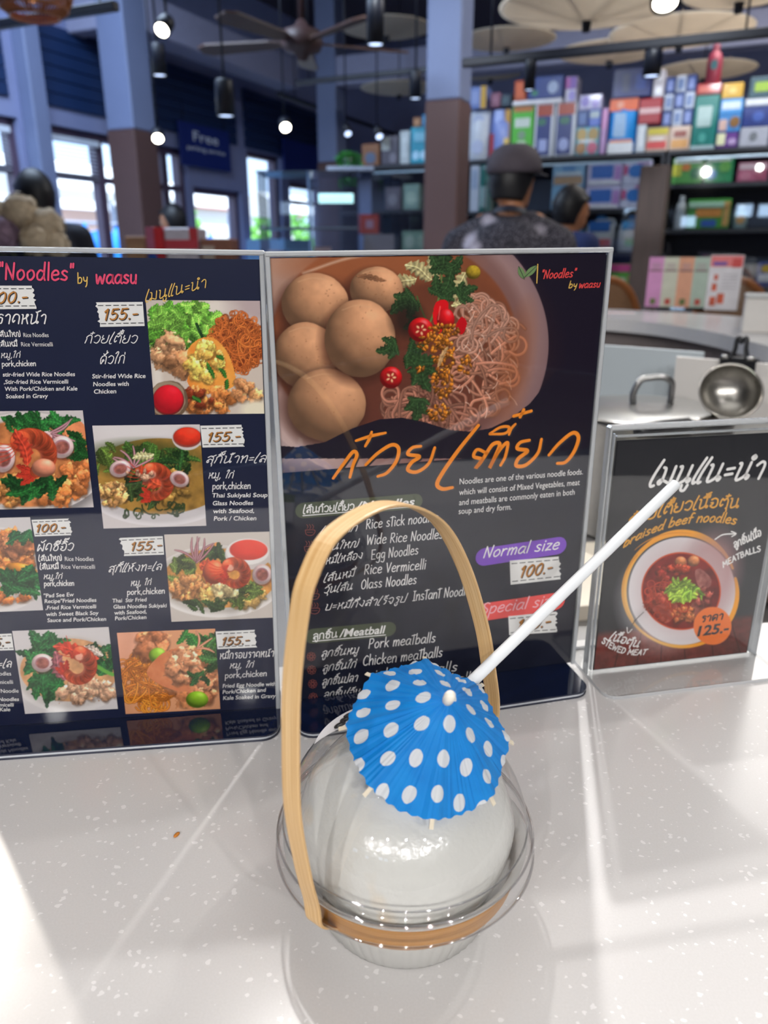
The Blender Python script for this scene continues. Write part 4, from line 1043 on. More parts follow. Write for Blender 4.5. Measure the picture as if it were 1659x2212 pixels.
def f(mb):
    S = SM; w = S.write
    for th, x0, y0, x1, y1, en, ex0, ey0, ex1, ey1 in (
        ('เส้นเล็ก', 690, 1155, 776, 1146, 'Rice stick noodles', 790, 1142, 948, 1125),
        ('เส้นใหญ่', 690, 1190, 778, 1180, 'Wide Rice Noodles', 791, 1176, 958, 1162),
        ('บะหมี่เหลือง', 680, 1222, 786, 1205, 'Egg Noodles', 801, 1208, 905, 1196),
        ('เส้นหมี่', 698, 1257, 770, 1243, 'Rice Vermicelli', 786, 1240, 921, 1228),
        ('วุ้นเส้น', 698, 1281, 765, 1272, 'Olass Noodles', 779, 1272, 901, 1260),
        ('บะหมี่กึ่งสำเร็จรูป', 700, 1318, 880, 1299, 'Instant Noodles', 891, 1297, 1024, 1283),
        ('ลูกชิ้นหมู', 692, 1419, 777, 1410, 'Pork meatballs', 795, 1400, 942, 1386),
        ('ลูกชิ้นไก่', 695, 1450, 772, 1440, 'Chicken meatballs', 783, 1437, 957, 1417),
        ('ลูกชิ้นปลา', 694, 1480, 775, 1470, 'Fish meatballs', 800, 1468, 990, 1448),
        ('ลูกชิ้นเอ็น', 697, 1508, 780, 1500, 'Tendon meatballs', 805, 1496, 1030, 1470)):
        w(mb, th, (x0, y0), (x1, y1), 13, 1.5, slant=.3); w(mb, en, (ex0, ey0), (ex1, ey1), 15, 1.7, slant=.12)
words(SM, cm, [W_INK], f)
for x, y in ((669, 1144), (667, 1180), (668, 1217), (671, 1250), (678, 1282), (679, 1313)):     # small steaming bowls
    S = SM; mb = MB(); S.line(mb, [(x - 10, y), (x - 8, y + 9), (x, y + 12), (x + 8, y + 9), (x + 10, y), (x - 10, y)], 1.6, .0008, 0)
    for d in (-6, 0, 6): S.line(mb, [(x + d, y - 3), (x + d + 2, y - 7), (x + d - 1, y - 12)], 1.3, .0008, 0)
    S.line(mb, [(x - 6, y + 5), (x + 6, y + 5)], 1.2, .0008, 0); mb.build('bullet_drawing', DB_INK, cm)
for x, y in ((672, 1417), (673, 1446), (675, 1476), (676, 1505)):                                # rosettes
    mb = MB()
    for k in range(8):
        a = k * PI / 4; c = (x + 6 * math.cos(a), y + 6 * math.sin(a))
        S.line(mb, [(c[0] + 3.4 * math.cos(t), c[1] + 3.4 * math.sin(t)) for t in np.linspace(0, 2 * PI, 9)], 1.2, .0008, 0)
    S.line(mb, [(x + 3 * math.cos(t), y + 3 * math.sin(t)) for t in np.linspace(0, 2 * PI, 9)], 1.2, .0008, 0); mb.build('bullet_drawing', DB_INK, cm)
def f(mb):
    S = SM; S.pill(mb, (1046, 1202), (1204, 1178), 38, .0008, 0); S.write(mb, 'Normal size', (1042, 1204), (1210, 1184), 17, 2.6, .0010, 1, .25)
words(SM, cm, [V_INK, W_INK], f, 'size_label')
def f(mb):
    S = SM; S.pill(mb, (1047, 1321), (1200, 1298), 38, .0008, 2); S.write(mb, 'Special size', (1036, 1326), (1206, 1304), 17, 2.6, .0010, 3, .25)
words(SM, cm, [V_INK, W_INK, R_INK, PK_INK], f, 'size_label')
price(SM, cm, '100.-', (1100, 1210), (1206, 1201), (1102, 1262), (1210, 1250), (1120, 1246), (1194, 1234), 17, 'r', 4.0)
price(SM, cm, '120.-', (1097, 1330), (1200, 1320), (1099, 1371), (1201, 1364), (1114, 1360), (1190, 1350), 16, 'r', 4.0)

# --- small card at the right ----------------------------------------
SR = Sheet((.1589, .5000, CT), rad(11.6))
rite = thing('menu_stand', 'small clear acrylic stand with a braised beef noodle card at the right edge', 'menu', (.1589, .5000, CT), rad(11.6))
mb = MB(); U1, V1 = .1345, .1905
for y in (-.0022, .0030): mb.box((U1 / 2, y, V1 / 2 + .001), (U1 + .012, .0016, V1), 0)
for u in (-.0052, U1 + .0052): mb.box((u, .0004, V1 / 2 + .001), (.0014, .0072, V1), 1, bev=.0006)
for u in (-.0012, U1 + .0012): mb.box((u, .0004, V1 / 2), (.0010, .003, V1 - .006), 1, bev=.0003)
mb.box((U1 / 2, .0004, V1 + .001), (U1 + .0125, .0074, .0035), 1, bev=.0012); mb.box((U1 / 2, .0004, V1 - .0052), (U1, .003, .0014), 1, bev=.0004)
mb.build('acrylic_holder', [ACR, EDGE], rite)
mb = MB(); P = rounded(-.0062, -.037, U1 + .0062, .036, .010)
mb.prism(P, 0, .0026, 0, smi=1); mb.build('holder_base', [ACR, EDGE], rite)
mb = MB(); mb.box((U1 / 2, .0002, .0925), (U1 - .0015, .0006, .180)); cr_ = mb.build('menu_card', mat('menu_card_charcoal', '#2a2a2e', .4, var=.03, spec=.2), rite)
picture_beef(SR).done('food_picture', cr_, .0007, 'printed picture of red beef soup in a white bowl on planks')
def f(mb):
    S = SR
    def w(mb, t, a, b, hh, wd=1.1, y=.0011, mi=0, slant=.15, arc=0.0): S.write(mb, t, a, b, hh, wd, y, mi, slant, arc)
    w(mb, 'เมนูแนะนำ', (1399, 1047), (1652, 1032), 36, 6.2, slant=.25)
    w(mb, 'ก๋วยเตี๋ยวเนื้อตุ๋น', (1353, 1138), (1598, 1096), 19, 3.6, mi=1, slant=.15, arc=.06)
    w(mb, 'braised beef noodles', (1344, 1182), (1592, 1132), 13, 3.2, mi=1, slant=.3, arc=.10)
    w(mb, 'ลูกชิ้นเนื้อ', (1584, 1183), (1644, 1155), 13, 2.6, slant=.05)
    w(mb, 'MEATBALLS', (1560, 1225), (1643, 1189), 9, 2.4, slant=.05, arc=.05)
    w(mb, 'เนื้อตุ๋น', (1314, 1380), (1379, 1398), 13, 2.6, slant=.05)
    w(mb, 'STEWED MEAT', (1298, 1386), (1394, 1412), 8.5, 2.2, slant=.0, arc=-.10)
    S.line(mb, [(1543, 1164), (1560, 1154), (1586, 1152)], 2.6, .0010, 0); S.line(mb, [(1578, 1147), (1588, 1152), (1579, 1158)], 2.4, .0010, 0)
    S.line(mb, [(1389, 1321), (1370, 1340), (1356, 1364)], 1.6, .0010, 3); S.line(mb, [(1353, 1354), (1355, 1366), (1364, 1358)], 1.8, .0010, 0)
    w(mb, 'ราคา', (1511, 1343), (1562, 1336), 12, 3.0, .0010, 2, .1)
    S.type(mb, '125.-', (1504, 1373), (1572, 1364), 21, .03, .1, .0010, 2)
words(SR, cr_, [W_INK, OC_INK, K_INK, mat('ink_grey', '#6a6462', .4)], f)

# ------------------------------------------------------------------ the coconut dessert
BX, BY = .0099, .290
cup = thing('dessert_container', 'round clear domed dessert tub with a ribbed white bottom and bamboo handle', 'container', (BX, BY, CT))
mb = MB(); prof = [(.0, .0012), (.030, .0012), (.0385, .0006), (.0402, .0), (.0410, .0015), (.0455, .012), (.0490, .021), (.0510, .028), (.0522, .034), (.0535, .0395), (.0575, .0415), (.0580, .0428)]
n = 180; vs = []
for r, z in prof:
    for k in range(n):
        a = 2 * PI * k / n; rr = r * (1 + (.012 * math.cos(60 * a) if .001 < z < .036 and r > .0405 else 0)); vs.append((rr * math.cos(a), rr * math.sin(a), z))
fs = [(i * n + k, i * n + (k + 1) % n, (i + 1) * n + (k + 1) % n, (i + 1) * n + k) for i in range(len(prof) - 1) for k in range(n)]
mb.add(vs, fs, 0, True)
def milky():
    m = mat('milky_plastic', '#ecebe8', .28, var=.02); nt = m.node_tree; N, L = nt.nodes, nt.links
    t_ = N.new('ShaderNodeBsdfTranslucent'); t_.inputs[0].default_value = rgb('#f4f4f2') + (1,); ms = N.new('ShaderNodeMixShader'); ms.inputs[0].default_value = .45
    L.new(N['Principled BSDF'].outputs[0], ms.inputs[1]); L.new(t_.outputs[0], ms.inputs[2]); L.new(ms.outputs[0], N['Material Output'].inputs[0]); return m
mb.build('bowl', milky(), cup)
R, ZC = .0585, .044
prof = [(.0602, .0360), (.0613, .0372), (.0607, .0385), (.0612, .0400), (.0612, .0455), (.0600, .0472), (.0585, .0474), (.0580, .0490), (.0572, .0496), (.0570, .0515), (.0578, .0522), (.0575, .0545)]
a0 = math.acos(.0575 / R)
for i in range(1, 25):
    a = a0 + (math.radians(81) - a0) * i / 24; prof.append((R * math.cos(a), ZC + R * math.sin(a)))
prof += [(.0080, ZC + R * math.sin(rad(81)) - .002)]
LID = clear('clear_lid_plastic', (.98, .983, .987), 1.5, .02, 1.3, .012)
mb = MB(); mb.lathe(prof, 96, 0)
for r, z, t in ((.0612, .0372, .0006), (.0603, .0473, .0006), (.0576, .0522, .0005)):   # thick rolled rims catch the light
    mb.lathe([(r + t * math.cos(q), z + t * math.sin(q)) for q in np.linspace(0, 2 * PI, 9)], 96, 1)
mb.build('dome_lid', [LID, clear('clear_rim_plastic', (.95, .95, .96), 1.5, .03, 1.8, .16)], cup)
BAM = mat('bamboo_strip', '#c79a5c', .42, var=.14, nscale=40, stretch=(30, 30, 1.2), spec=.4)
def bamboo_mat(c0='#c2945a', c1='#e4c492', name='bamboo'):
    m = bpy.data.materials.new(name); m.use_nodes = True
    nt = m.node_tree; N, L = nt.nodes, nt.links; b = N['Principled BSDF']; b.inputs['Roughness'].default_value = .4
    at = N.new('ShaderNodeUVMap'); mp = N.new('ShaderNodeMapping'); mp.inputs['Scale'].default_value = (26, 1.1, 1)
    no = N.new('ShaderNodeTexNoise'); no.inputs['Scale'].default_value = 1; no.inputs['Detail'].default_value = 5
    L.new(at.outputs[0], mp.inputs[0]); L.new(mp.outputs[0], no.inputs['Vector'])
    cr = N.new('ShaderNodeValToRGB'); cr.color_ramp.elements[0].position = .3; cr.color_ramp.elements[1].position = .72
    cr.color_ramp.elements[0].color = rgb(c0) + (1,); cr.color_ramp.elements[1].color = rgb(c1) + (1,)
    L.new(no.outputs['Fac'], cr.inputs[0]); L.new(cr.outputs[0], b.inputs['Base Color'])
    return m
BAMBOO = bamboo_mat(); BAMBOO_D = bamboo_mat('#9c6a30', '#c08c4c', 'amber_bamboo')
def strip(name, P, wid, thick, nrm_fn, parent, loc=(0, 0, 0), m=None):
    # a bent flat strip: P path, nrm_fn(i, p, t) = direction of its width
    vs, uv = [], []; s = 0
    for i, p in enumerate(P):
        p = Vector(p); t = (Vector(P[min(i + 1, len(P) - 1)]) - Vector(P[max(i - 1, 0)])).normalized()
        w = nrm_fn(i, p, t); w = (w - t * w.dot(t)).normalized(); h = t.cross(w)
        if i: s += (p - Vector(P[i - 1])).length
        for a, b in ((-.5, -.35), (-.35, -.5), (.35, -.5), (.5, -.35), (.5, .35), (.35, .5), (-.35, .5), (-.5, .35)):
            vs.append(p + w * wid * a * (1 if abs(a) > .4 else 1.2) + h * thick * b); uv.append((a + .5, s * 12))
    k = 8; fs = [(i * k + j, i * k + (j + 1) % k, (i + 1) * k + (j + 1) % k, (i + 1) * k + j) for i in range(len(P) - 1) for j in range(k)]
    fs += [tuple(range(k)), tuple(range((len(P) - 1) * k, len(P) * k))]
    mb = MB(); mb.add(vs, fs, 0, False)
    o = mb.build(name, m or BAMBOO, parent, loc)
    ul = o.data.uv_layers.new(name='UVMap')
    for lp in o.data.loops: ul.data[lp.index].uv = uv[lp.vertex_index]
    return o
hp = [(-.0226, .2494, .0265), (-.0262, .2448, .0325), (-.0292, .2405, .0385), (-.0300, .2390, .050), (-.0323, .2353, .070), (-.0349, .2320, .1032), (-.0344, .2326, .1341), (-.0333, .2340, .1568), (-.0305, .2375, .1800), (-.0271, .2421, .1951), (-.0180, .2540, .2085), (.0019, .2797, .2105), (.0223, .3060, .1945), (.0373, .3255, .1647), (.0498, .3417, .1245), (.0557, .3493, .0956), (.0600, .3545, .0660), (.0560, .3500, .045), (.0460, .3370, .030)]
hp = [(x - BX, y - BY, z) for x, y, z in hp]
strip('carry_handle', spline(hp, 7), .0088, .0013, lambda i, p, t: Vector((.79, -.61, 0)), cup)
ringp = [(.0537 * math.cos(a), .0537 * math.sin(a), .0322) for a in np.linspace(0, 2 * PI, 97)]
strip('bamboo_band', ringp, .0132, .0012, lambda i, p, t: Vector((p.x * .24, p.y * .24, .0533)), cup, m=BAMBOO_D)
# white sticker on the back of the dome
mb = MB(); A0, A1 = rad(118), rad(172); nn = 12
vs, fs = [], []
for j in range(7):
    el = rad(44 + 30 * j / 6)
    for i in range(nn + 1):
        a = A0 + (A1 - A0) * i / nn; rr = R + .0004 + (.0012 if j == 0 or i == nn else 0)
        vs.append((rr * math.cos(el) * math.cos(a), rr * math.cos(el) * math.sin(a), ZC + rr * math.sin(el)))
fs = [(j * (nn + 1) + i, j * (nn + 1) + i + 1, (j + 1) * (nn + 1) + i + 1, (j + 1) * (nn + 1) + i) for j in range(6) for i in range(nn)]
for q, fc in enumerate(fs):
    j, i = divmod(q, nn); mb.add([vs[k] for k in fc], [(0, 1, 2, 3)], 1 if j >= 4 else 0)
def sph(a, el): rr = R + .0009; return (rr * math.cos(el) * math.cos(a), rr * math.cos(el) * math.sin(a), ZC + rr * math.sin(el))
for a_, e_ in ((rad(162), rad(57)), (rad(154), rad(58)), (rad(146), rad(57))):
    pts = [sph(a_ + .055 * math.cos(t), e_ + .05 * math.sin(t)) for t in np.linspace(0, 2 * PI, 13)]; mb.tube(pts, .0005, 6, 2)
mb.build('sticker', [mat('sticker_white', '#ecebee', .35), mat('sticker_olive', '#7d8a3c', .4, var=.25, nscale=300), mat('sticker_black', '#1c1c1e', .4)], cup)
# peeled young coconut inside
def coco_mat():
    m = mat('coconut_flesh', '#ecebe4', .2, var=.03, nscale=60, coat=.35)
    nt = m.node_tree; N, L = nt.nodes, nt.links; b = N['Principled BSDF']
    tc = N.new('ShaderNodeTexCoord'); no = N.new('ShaderNodeTexNoise'); no.inputs['Scale'].default_value = 22; no.inputs['Detail'].default_value = 3
    cr = N.new('ShaderNodeValToRGB'); cr.color_ramp.elements[0].position = .26; cr.color_ramp.elements[1].position = .38
    cr.color_ramp.elements[0].color = rgb('#d9c2a2') + (1,); cr.color_ramp.elements[1].color = rgb('#d3d2cd') + (1,)
    L.new(tc.outputs['Object'], no.inputs['Vector']); L.new(no.outputs['Fac'], cr.inputs[0]); L.new(cr.outputs[0], b.inputs['Base Color'])
    n3 = N.new('ShaderNodeTexNoise'); n3.inputs['Scale'].default_value = 330; bp = N.new('ShaderNodeBump'); bp.inputs['Strength'].default_value = .35; bp.inputs['Distance'].default_value = .001
    L.new(tc.outputs['Object'], n3.inputs['Vector']); L.new(n3.outputs['Fac'], bp.inputs['Height']); L.new(bp.outputs['Normal'], b.inputs['Normal'])
    return m
vs, fs = [], []; n, m_ = 64, 40
for i in range(m_ + 1):
    th = PI * i / m_
    for k in range(n):
        a = 2 * PI * k / n; d = Vector((math.sin(th) * math.cos(a), math.sin(th) * math.sin(a), math.cos(th)))
        q = 1 + .03 * (mnoise.noise(d * 2.1 + Vector((3, 1, 2)))) + .006 * mnoise.noise(d * 9)
        vs.append((d.x * .0515 * q, d.y * .0515 * q, d.z * .0455 * q))
for i in range(m_):
    for k in range(n): fs.append((i * n + k, (i + 1) * n + k, (i + 1) * n + (k + 1) % n, i * n + (k + 1) % n))
mb = MB(); mb.add(vs, fs, 0, True); co = mb.build('coconut', coco_mat(), None, (BX, BY, CT + .0485), weld=True)
tag(co, 'peeled white young coconut under the clear dome lid', 'coconut')
# straw
A_, B_ = atd(1460, 1045, .39), atd(1030, 1462, .32); d = (B_ - A_).normalized(); E_ = B_ + d * .055
st_ = thing('drinking_straw', 'white plastic drinking straw leaning out of the domed tub', 'straw', tuple(E_))
M = d.to_track_quat('-Z', 'Y').to_matrix().to_4x4(); Ls = (A_ - E_).length
mb = MB(); mb.lathe([(.0030, 0), (.0030, Ls - .0003), (.0027, Ls), (.0024, Ls - .0003), (.0024, Ls - .05)], 28, 0, M)
mb.build('tube', mat('straw_white', '#e4e7ea', .3, var=.02), st_)
# paper parasol
apex = atd(967, 1513, .262); ax = Vector((.19, -.499, .852)).normalized()
um = thing('cocktail_umbrella', 'blue paper cocktail umbrella with white polka dots on the dome', 'cocktail umbrella', tuple(apex - ax * .032))
Zc = ax; Xc = Vector((1, 0, 0)); Xc = (Xc - Zc * Xc.dot(Zc)).normalized(); Yc = Zc.cross(Xc)
MU = Matrix((Xc, Yc, Zc)).transposed().to_4x4()
def canopy_mat():
    m = bpy.data.materials.new('dotted_blue_paper'); m.use_nodes = True
    nt = m.node_tree; N, L = nt.nodes, nt.links; b = N['Principled BSDF']; b.inputs['Roughness'].default_value = .55
    uv = N.new('ShaderNodeUVMap'); sp = N.new('ShaderNodeSeparateXYZ'); L.new(uv.outputs[0], sp.inputs[0])
    def cell(o):
        f_ = N.new('ShaderNodeMath'); f_.operation = 'FRACT'; L.new(o, f_.inputs[0])
        g_ = N.new('ShaderNodeMath'); g_.operation = 'SUBTRACT'; L.new(f_.outputs[0], g_.inputs[0]); g_.inputs[1].default_value = .5
        h_ = N.new('ShaderNodeMath'); h_.operation = 'POWER'; L.new(g_.outputs[0], h_.inputs[0]); h_.inputs[1].default_value = 2; return h_.outputs[0]
    ad = N.new('ShaderNodeMath'); L.new(cell(sp.outputs[0]), ad.inputs[0]); L.new(cell(sp.outputs[1]), ad.inputs[1])
    lt = N.new('ShaderNodeMath'); lt.operation = 'LESS_THAN'; L.new(ad.outputs[0], lt.inputs[0]); lt.inputs[1].default_value = .062
    tc = N.new('ShaderNodeTexCoord'); no = N.new('ShaderNodeTexNoise'); no.inputs['Scale'].default_value = 90; L.new(tc.outputs['Object'], no.inputs['Vector'])
    cr = N.new('ShaderNodeValToRGB'); cr.color_ramp.elements[0].color = rgb('#007fd6') + (1,); cr.color_ramp.elements[1].color = rgb('#149cf0') + (1,); L.new(no.outputs['Fac'], cr.inputs[0])
    mx = N.new('ShaderNodeMixRGB'); L.new(lt.outputs[0], mx.inputs[0]); L.new(cr.outputs[0], mx.inputs[1]); mx.inputs[2].default_value = rgb('#e6e9ec') + (1,)
    L.new(mx.outputs[0], b.inputs['Base Color'])
    t_ = N.new('ShaderNodeBsdfTranslucent'); L.new(mx.outputs[0], t_.inputs[0]); ms = N.new('ShaderNodeMixShader'); ms.inputs[0].default_value = .35
    L.new(b.outputs[0], ms.inputs[1]); L.new(t_.outputs[0], ms.inputs[2]); L.new(ms.outputs[0], N['Material Output'].inputs[0])
    return m
RU, HU = .0370, .0325
na, nr = 192, 22; vs, uv, fs = [], [], []; rnd = random.Random(5)
cre = [rnd.uniform(-1, 1) for _ in range(na)]
for j in range(nr + 1):
    t = j / nr
    for k in range(na):
        a = 2 * PI * k / na; ph = (a * 8 / (2 * PI)) % 1; sag = math.sin(PI * ph)
        rr = RU * t * (1 - .045 * sag * t + .012 * math.sin(a * 41) * t)
        zz = HU * (1 - t ** 1.06) - .0036 * sag * t + .0007 * cre[k] * t + .0005 * mnoise.noise(Vector((math.cos(a) * 5, math.sin(a) * 5, t * 4)))
        if k in range(100, 132): zz += .0016 * math.sin(PI * (k - 100) / 32) * t ** 2
        vs.append((rr * math.cos(a), rr * math.sin(a), zz)); q = rr * 1.12
        uv.append((q * math.cos(a + .06) / .0122 + .28, q * math.sin(a + .06) / .0122 + .15))
fs = [(j * na + k, j * na + (k + 1) % na, (j + 1) * na + (k + 1) % na, (j + 1) * na + k) for j in range(nr) for k in range(na)]
mb = MB(); mb.add([MU @ Vector(v) for v in vs], fs, 0, False)
cn = mb.build('canopy', canopy_mat(), um); ul = cn.data.uv_layers.new(name='UVMap')
for lp in cn.data.loops: ul.data[lp.index].uv = uv[lp.vertex_index]
WOOD = mat('pale_matchwood', '#d8cdb8', .5, var=.08, nscale=300)
mb = MB(); mb.tube([MU @ Vector((0, 0, HU + .001)), MU @ Vector((0, 0, -.034))], .0009, 8); mb.build('stick', WOOD, um)
mb = MB(); prof = [(0, HU - .003), (.0019, HU - .003), (.0020, HU - .0005), (.0023, HU), (.0024, HU + .0032), (.0020, HU + .0048), (.0010, HU + .0056), (0, HU + .0058)]
mb.lathe(prof, 20, 0, MU); mb.build('knob', mat('knob_cream', '#ece6da', .35), um)
for k in range(8):
    a = 2 * PI * (k) / 8
    mb = MB(); c_, s_ = math.cos(a), math.sin(a)
    p0, p1 = Vector((c_ * .004, s_ * .004, HU - .0062)), Vector((c_ * (RU + .0026), s_ * (RU + .0026), -.0034))
    dd = (p1 - p0).normalized(); sd = Vector((-s_, c_, 0)); nn_ = dd.cross(sd)
    vs = [MU @ (p + sd * x + nn_ * y) for p in (p0, p1) for x, y in ((-.0009, -.0003), (.0009, -.0003), (.0009, .0003), (-.0009, .0003))]
    mb.add(vs, [(0, 1, 2, 3), (4, 5, 6, 7), (0, 1, 5, 4), (1, 2, 6, 5), (2, 3, 7, 6), (3, 0, 4, 7)]); mb.build('rib', WOOD, um)
# ------------------------------------------------------------------ cooking station inside the ring
STEEL = mat('stainless_steel', '#979796', .28, metal=1.0, var=.05, nscale=80)
STEEL_D = mat('brushed_ladle_steel', '#a29f99', .3, metal=1.0, var=.06, nscale=60)
BLACKP = mat('black_plastic', '#15161c', .4, var=.04)
mb = MB(); n = len(inner); c0 = np.array([.1, 1.5])
ip = [(p[0], p[1] + .035) for p in inner[:-8]] + [(.80, 1.3), (.78, 1.75), (.74, 2.2), (.6, 2.4), (.3, 2.55), (-.3, 2.68), (-1.6, 2.72)]
mb.prism(ip, 0.0, CT - .13)
tag(mb.build('prep_table', mat('prep_table_steel', '#8f8d8c', .4, metal=.6, var=.06)), 'grey steel work table inside the curved bar', 'table')
ZT = CT - .13
pc = atd(1405, 890, 1.2); pot = thing('stock_pot', 'stainless stock pot with a lid standing behind the small beef noodle card', 'pot', (pc.x, pc.y, ZT)); RP = .128
mb = MB(); mb.lathe([(.0, .001), (RP - .006, 0), (RP - .001, .006), (RP - .001, .183), (RP + .003, .186), (RP + .003, .190), (RP - .003, .190), (RP - .004, .02), (0, .012)], 72); mb.build('pot_body', STEEL, pot)
mb = MB(); mb.lathe([(RP + .004, .1905), (RP + .005, .193), (RP - .003, .1955), (RP - .012, .1965), (RP - .02, .199), (.07, .203), (0, .205)], 72); mb.build('lid', STEEL, pot)
mb = MB(); w_, h_ = .030, .042
mb.tube(spline([(-w_, 0, .203), (-w_ - .001, 0, .220), (-w_ * .75, 0, .203 + h_ * .9), (-w_ * .3, 0, .203 + h_), (w_ * .5, 0, .203 + h_ * 1.02), (w_ * .95, 0, .203 + h_ * .82), (w_, 0, .220), (w_, 0, .203)], 6), .0052, 12); mb.build('lid_handle', STEEL, pot)
for a in (rad(118), rad(-62)):
    mb = MB(); c, s = math.cos(a), math.sin(a); t = Vector((-s, c, 0)); o = Vector((c, s, 0))
    mb.tube(spline([o * (RP - .002) + t * .045 + Vector((0, 0, .155)), o * (RP + .025) + t * .04 + Vector((0, 0, .163)), o * (RP + .034) + Vector((0, 0, .165)), o * (RP + .025) - t * .04 + Vector((0, 0, .163)), o * (RP - .002) - t * .045 + Vector((0, 0, .155))], 6), .005, 10); mb.build('side_handle', STEEL, pot)
# second pot, low, with a dark brown glaze
p2 = atd(1602, 935, .95); sp_ = thing('stew_pot', 'low brown stew pot under the raised ladle', 'pot', (p2.x, p2.y, ZT))
mb = MB(); mb.lathe([(0, .001), (.075, 0), (.086, .012), (.088, .105), (.091, .108), (.088, .111), (.083, .108), (.080, .02), (0, .014)], 56); mb.build('pot_body', mat('brown_enamel', '#6d5a52', .3, var=.08), sp_)
mb = MB(); mb.lathe([(.091, .1115), (.091, .114), (.05, .122), (0, .125)], 56); mb.build('lid', STEEL_D, sp_)
mb = MB(); mb.lathe([(.006, .124), (.005, .132), (.014, .138), (.012, .146), (0, .149)], 20); mb.build('lid_knob', STEEL, sp_)
# ladle
lc = atd(1575, 852, 1.05); ld = thing('soup_ladle', 'steel soup ladle with a black grip leaning bowl up over the pots', 'ladle', tuple(lc))
nrm = Vector((-.22, -.80, .55)).normalized(); ML = nrm.to_track_quat('Z', 'Y').to_matrix().to_4x4()
mb = MB(); RL = .0405; prof = [(RL * math.sin(a), -RL * math.cos(a) * .85 + .010) for a in np.linspace(0.0, PI / 2, 14)] + [(RL + .002, .0115), (RL + .0005, .0128), (RL - .0015, .0112)] + [((RL - .0015) * math.sin(a), -(RL - .0015) * math.cos(a) * .85 + .0105) for a in np.linspace(PI / 2, 0, 14)]
mb.lathe(prof, 48, 0, ML); mb.build('ladle_bowl', STEEL_D, ld)
h0, h1, h2 = atd(1549, 900, 1.05) - lc, atd(1490, 915, 1.0) - lc, atd(1425, 925, .92) - lc
mb = MB(); mb.tube([h0, h1], .0045, 10); mb.build('shaft', STEEL_D, ld)
mb = MB(); mb.tube([h1 * .98 + h0 * .02, h1 * .9 + h2 * .1, h2, h2 + (h2 - h1) * .6], [.006, .009, .0105, .008], 12); mb.build('grip', BLACKP, ld)
# milky screen standing behind the pots: two overlapping sheets
A_, B_ = atd(1270, 742, 1.52), atd(1700, 784, 1.30)
def screen(a, b, off, name, m, label):
    d = (b - a); L = math.hypot(d.x, d.y); yaw = math.atan2(d.y, d.x)
    t = thing(name, label, 'splash screen', (a.x + off * math.sin(yaw), a.y - off * math.cos(yaw), ZT), yaw)
    H = a.z - ZT; mb = MB(); mb.box((L / 2, 0, H / 2 + .004), (L, .004, H - .008), 0, bev=.001); mb.build('sheet', m, t)
    mb = MB(); mb.box((L / 2, .006, .006), (L * .96, .05, .012), 0, bev=.002); mb.build('foot', BLACKP, t); return t, L, H
s1, L1, H1 = screen(A_, A_ + (B_ - A_) * .62, 0, 'splash_screen', mat('milky_acrylic_blue', '#a9b2b8', .3, var=.03, nscale=4), 'bluish milky splash screen standing behind the stock pot')
s2, L2, H2 = screen(A_ + (B_ - A_) * .53, B_, .055, 'splash_screen', mat('milky_acrylic_white', '#c9c6c3', .3, var=.03, nscale=4), 'whiter splash screen behind the ladle, held by a black clip')
yaw2 = s2.rotation_euler.z
bc = atd(1597, 772, 1.28); clip = thing('binder_clip', 'black binder clip on top of the white splash screen', 'clip', (0, 0, 0), yaw2)
a2 = A_ + (B_ - A_) * .53; du = Vector((math.cos(yaw2), math.sin(yaw2), 0)); s2o = Vector(s2.location)
r_ = ray(1597, 772); nrm2 = Vector((math.sin(yaw2), -math.cos(yaw2), 0)); tt = (s2o - Vector((0, 0, EYE))).dot(nrm2) / r_.dot(nrm2); hitp = Vector((0, 0, EYE)) + r_ * tt
clip.location = (hitp.x, hitp.y, ZT + H2)
mb = MB(); hw = .029
mb.add([(x, y, z) for x in (-hw, hw) for y, z in ((-.0022, -.020), (-.0035, -.020), (-.0105, .006), (.0105, .006), (.0035, -.020), (.0022, -.020), (.0065, .0045), (-.0065, .0045))],
       [tuple(range(8))[::-1], tuple(range(8, 16))] + [(k, (k + 1) % 8, 8 + (k + 1) % 8, 8 + k) for k in range(8)]); mb.build('clip_body', BLACKP, clip)
for sy in (-1, 1):
    mb = MB(); mb.tube(spline([(-.012, sy * .0105, .006), (-.0085, sy * .008, .020), (-.008, sy * .006, .036), (-.004, sy * .005, .040), (0, sy * .005, .030), (.004, sy * .005, .040), (.008, sy * .006, .036), (.0085, sy * .008, .020), (.012, sy * .0105, .006)], 5), .0022, 8); mb.build('clip_lever', BLACKP, clip)
for sx in (-1, 1):
    mb = MB(); mb.tube([(sx * .026, -.011, .0065), (sx * .015, -.011, .0065)], .0038, 10); mb.build('clip_hinge', STEEL, clip)
# cream cutting board and blue rimmed tray low in the station, seen past the small card
q_ = atz(1262, 1250, ZT + .02); bd = MB(); bd.prism(rounded(-.13, -.10, .13, .10, .02), 0, .02)
tag(bd.build('cutting_board', mat('cream_board', '#d9cfbe', .5, var=.04), None, (q_.x - .02, q_.y + .02, ZT), (0, 0, .2)), 'cream cutting board lying low between the two card stands', 'cutting board')
q_ = atz(1700, 1265, ZT + .03); ty = thing('serving_tray', 'beige tray with a blue rim just past the small card at the right edge', 'tray', (q_.x + .175, q_.y + .035, ZT), .1)
mb = MB(); mb.prism(rounded(-.15, -.11, .15, .11, .03), 0, .022); mb.build('tray_body', mat('tray_beige', '#cdb893', .5, var=.05), ty)
P_ = rounded(-.152, -.112, .152, .112, .03, n=8); mb = MB(); mb.tube([(x, y, .026) for x, y in P_ + P_[:2]], .0055, 8); mb.build('tray_rim', mat('tray_blue', '#1c2f86', .35), ty)
q_ = atz(1690, 855, ZT + .08); mb = MB(); mb.lathe([(0, .001), (.03, 0), (.034, .006), (.07, .05), (.072, .053), (.069, .052), (.03, .01), (0, .009)], 40)
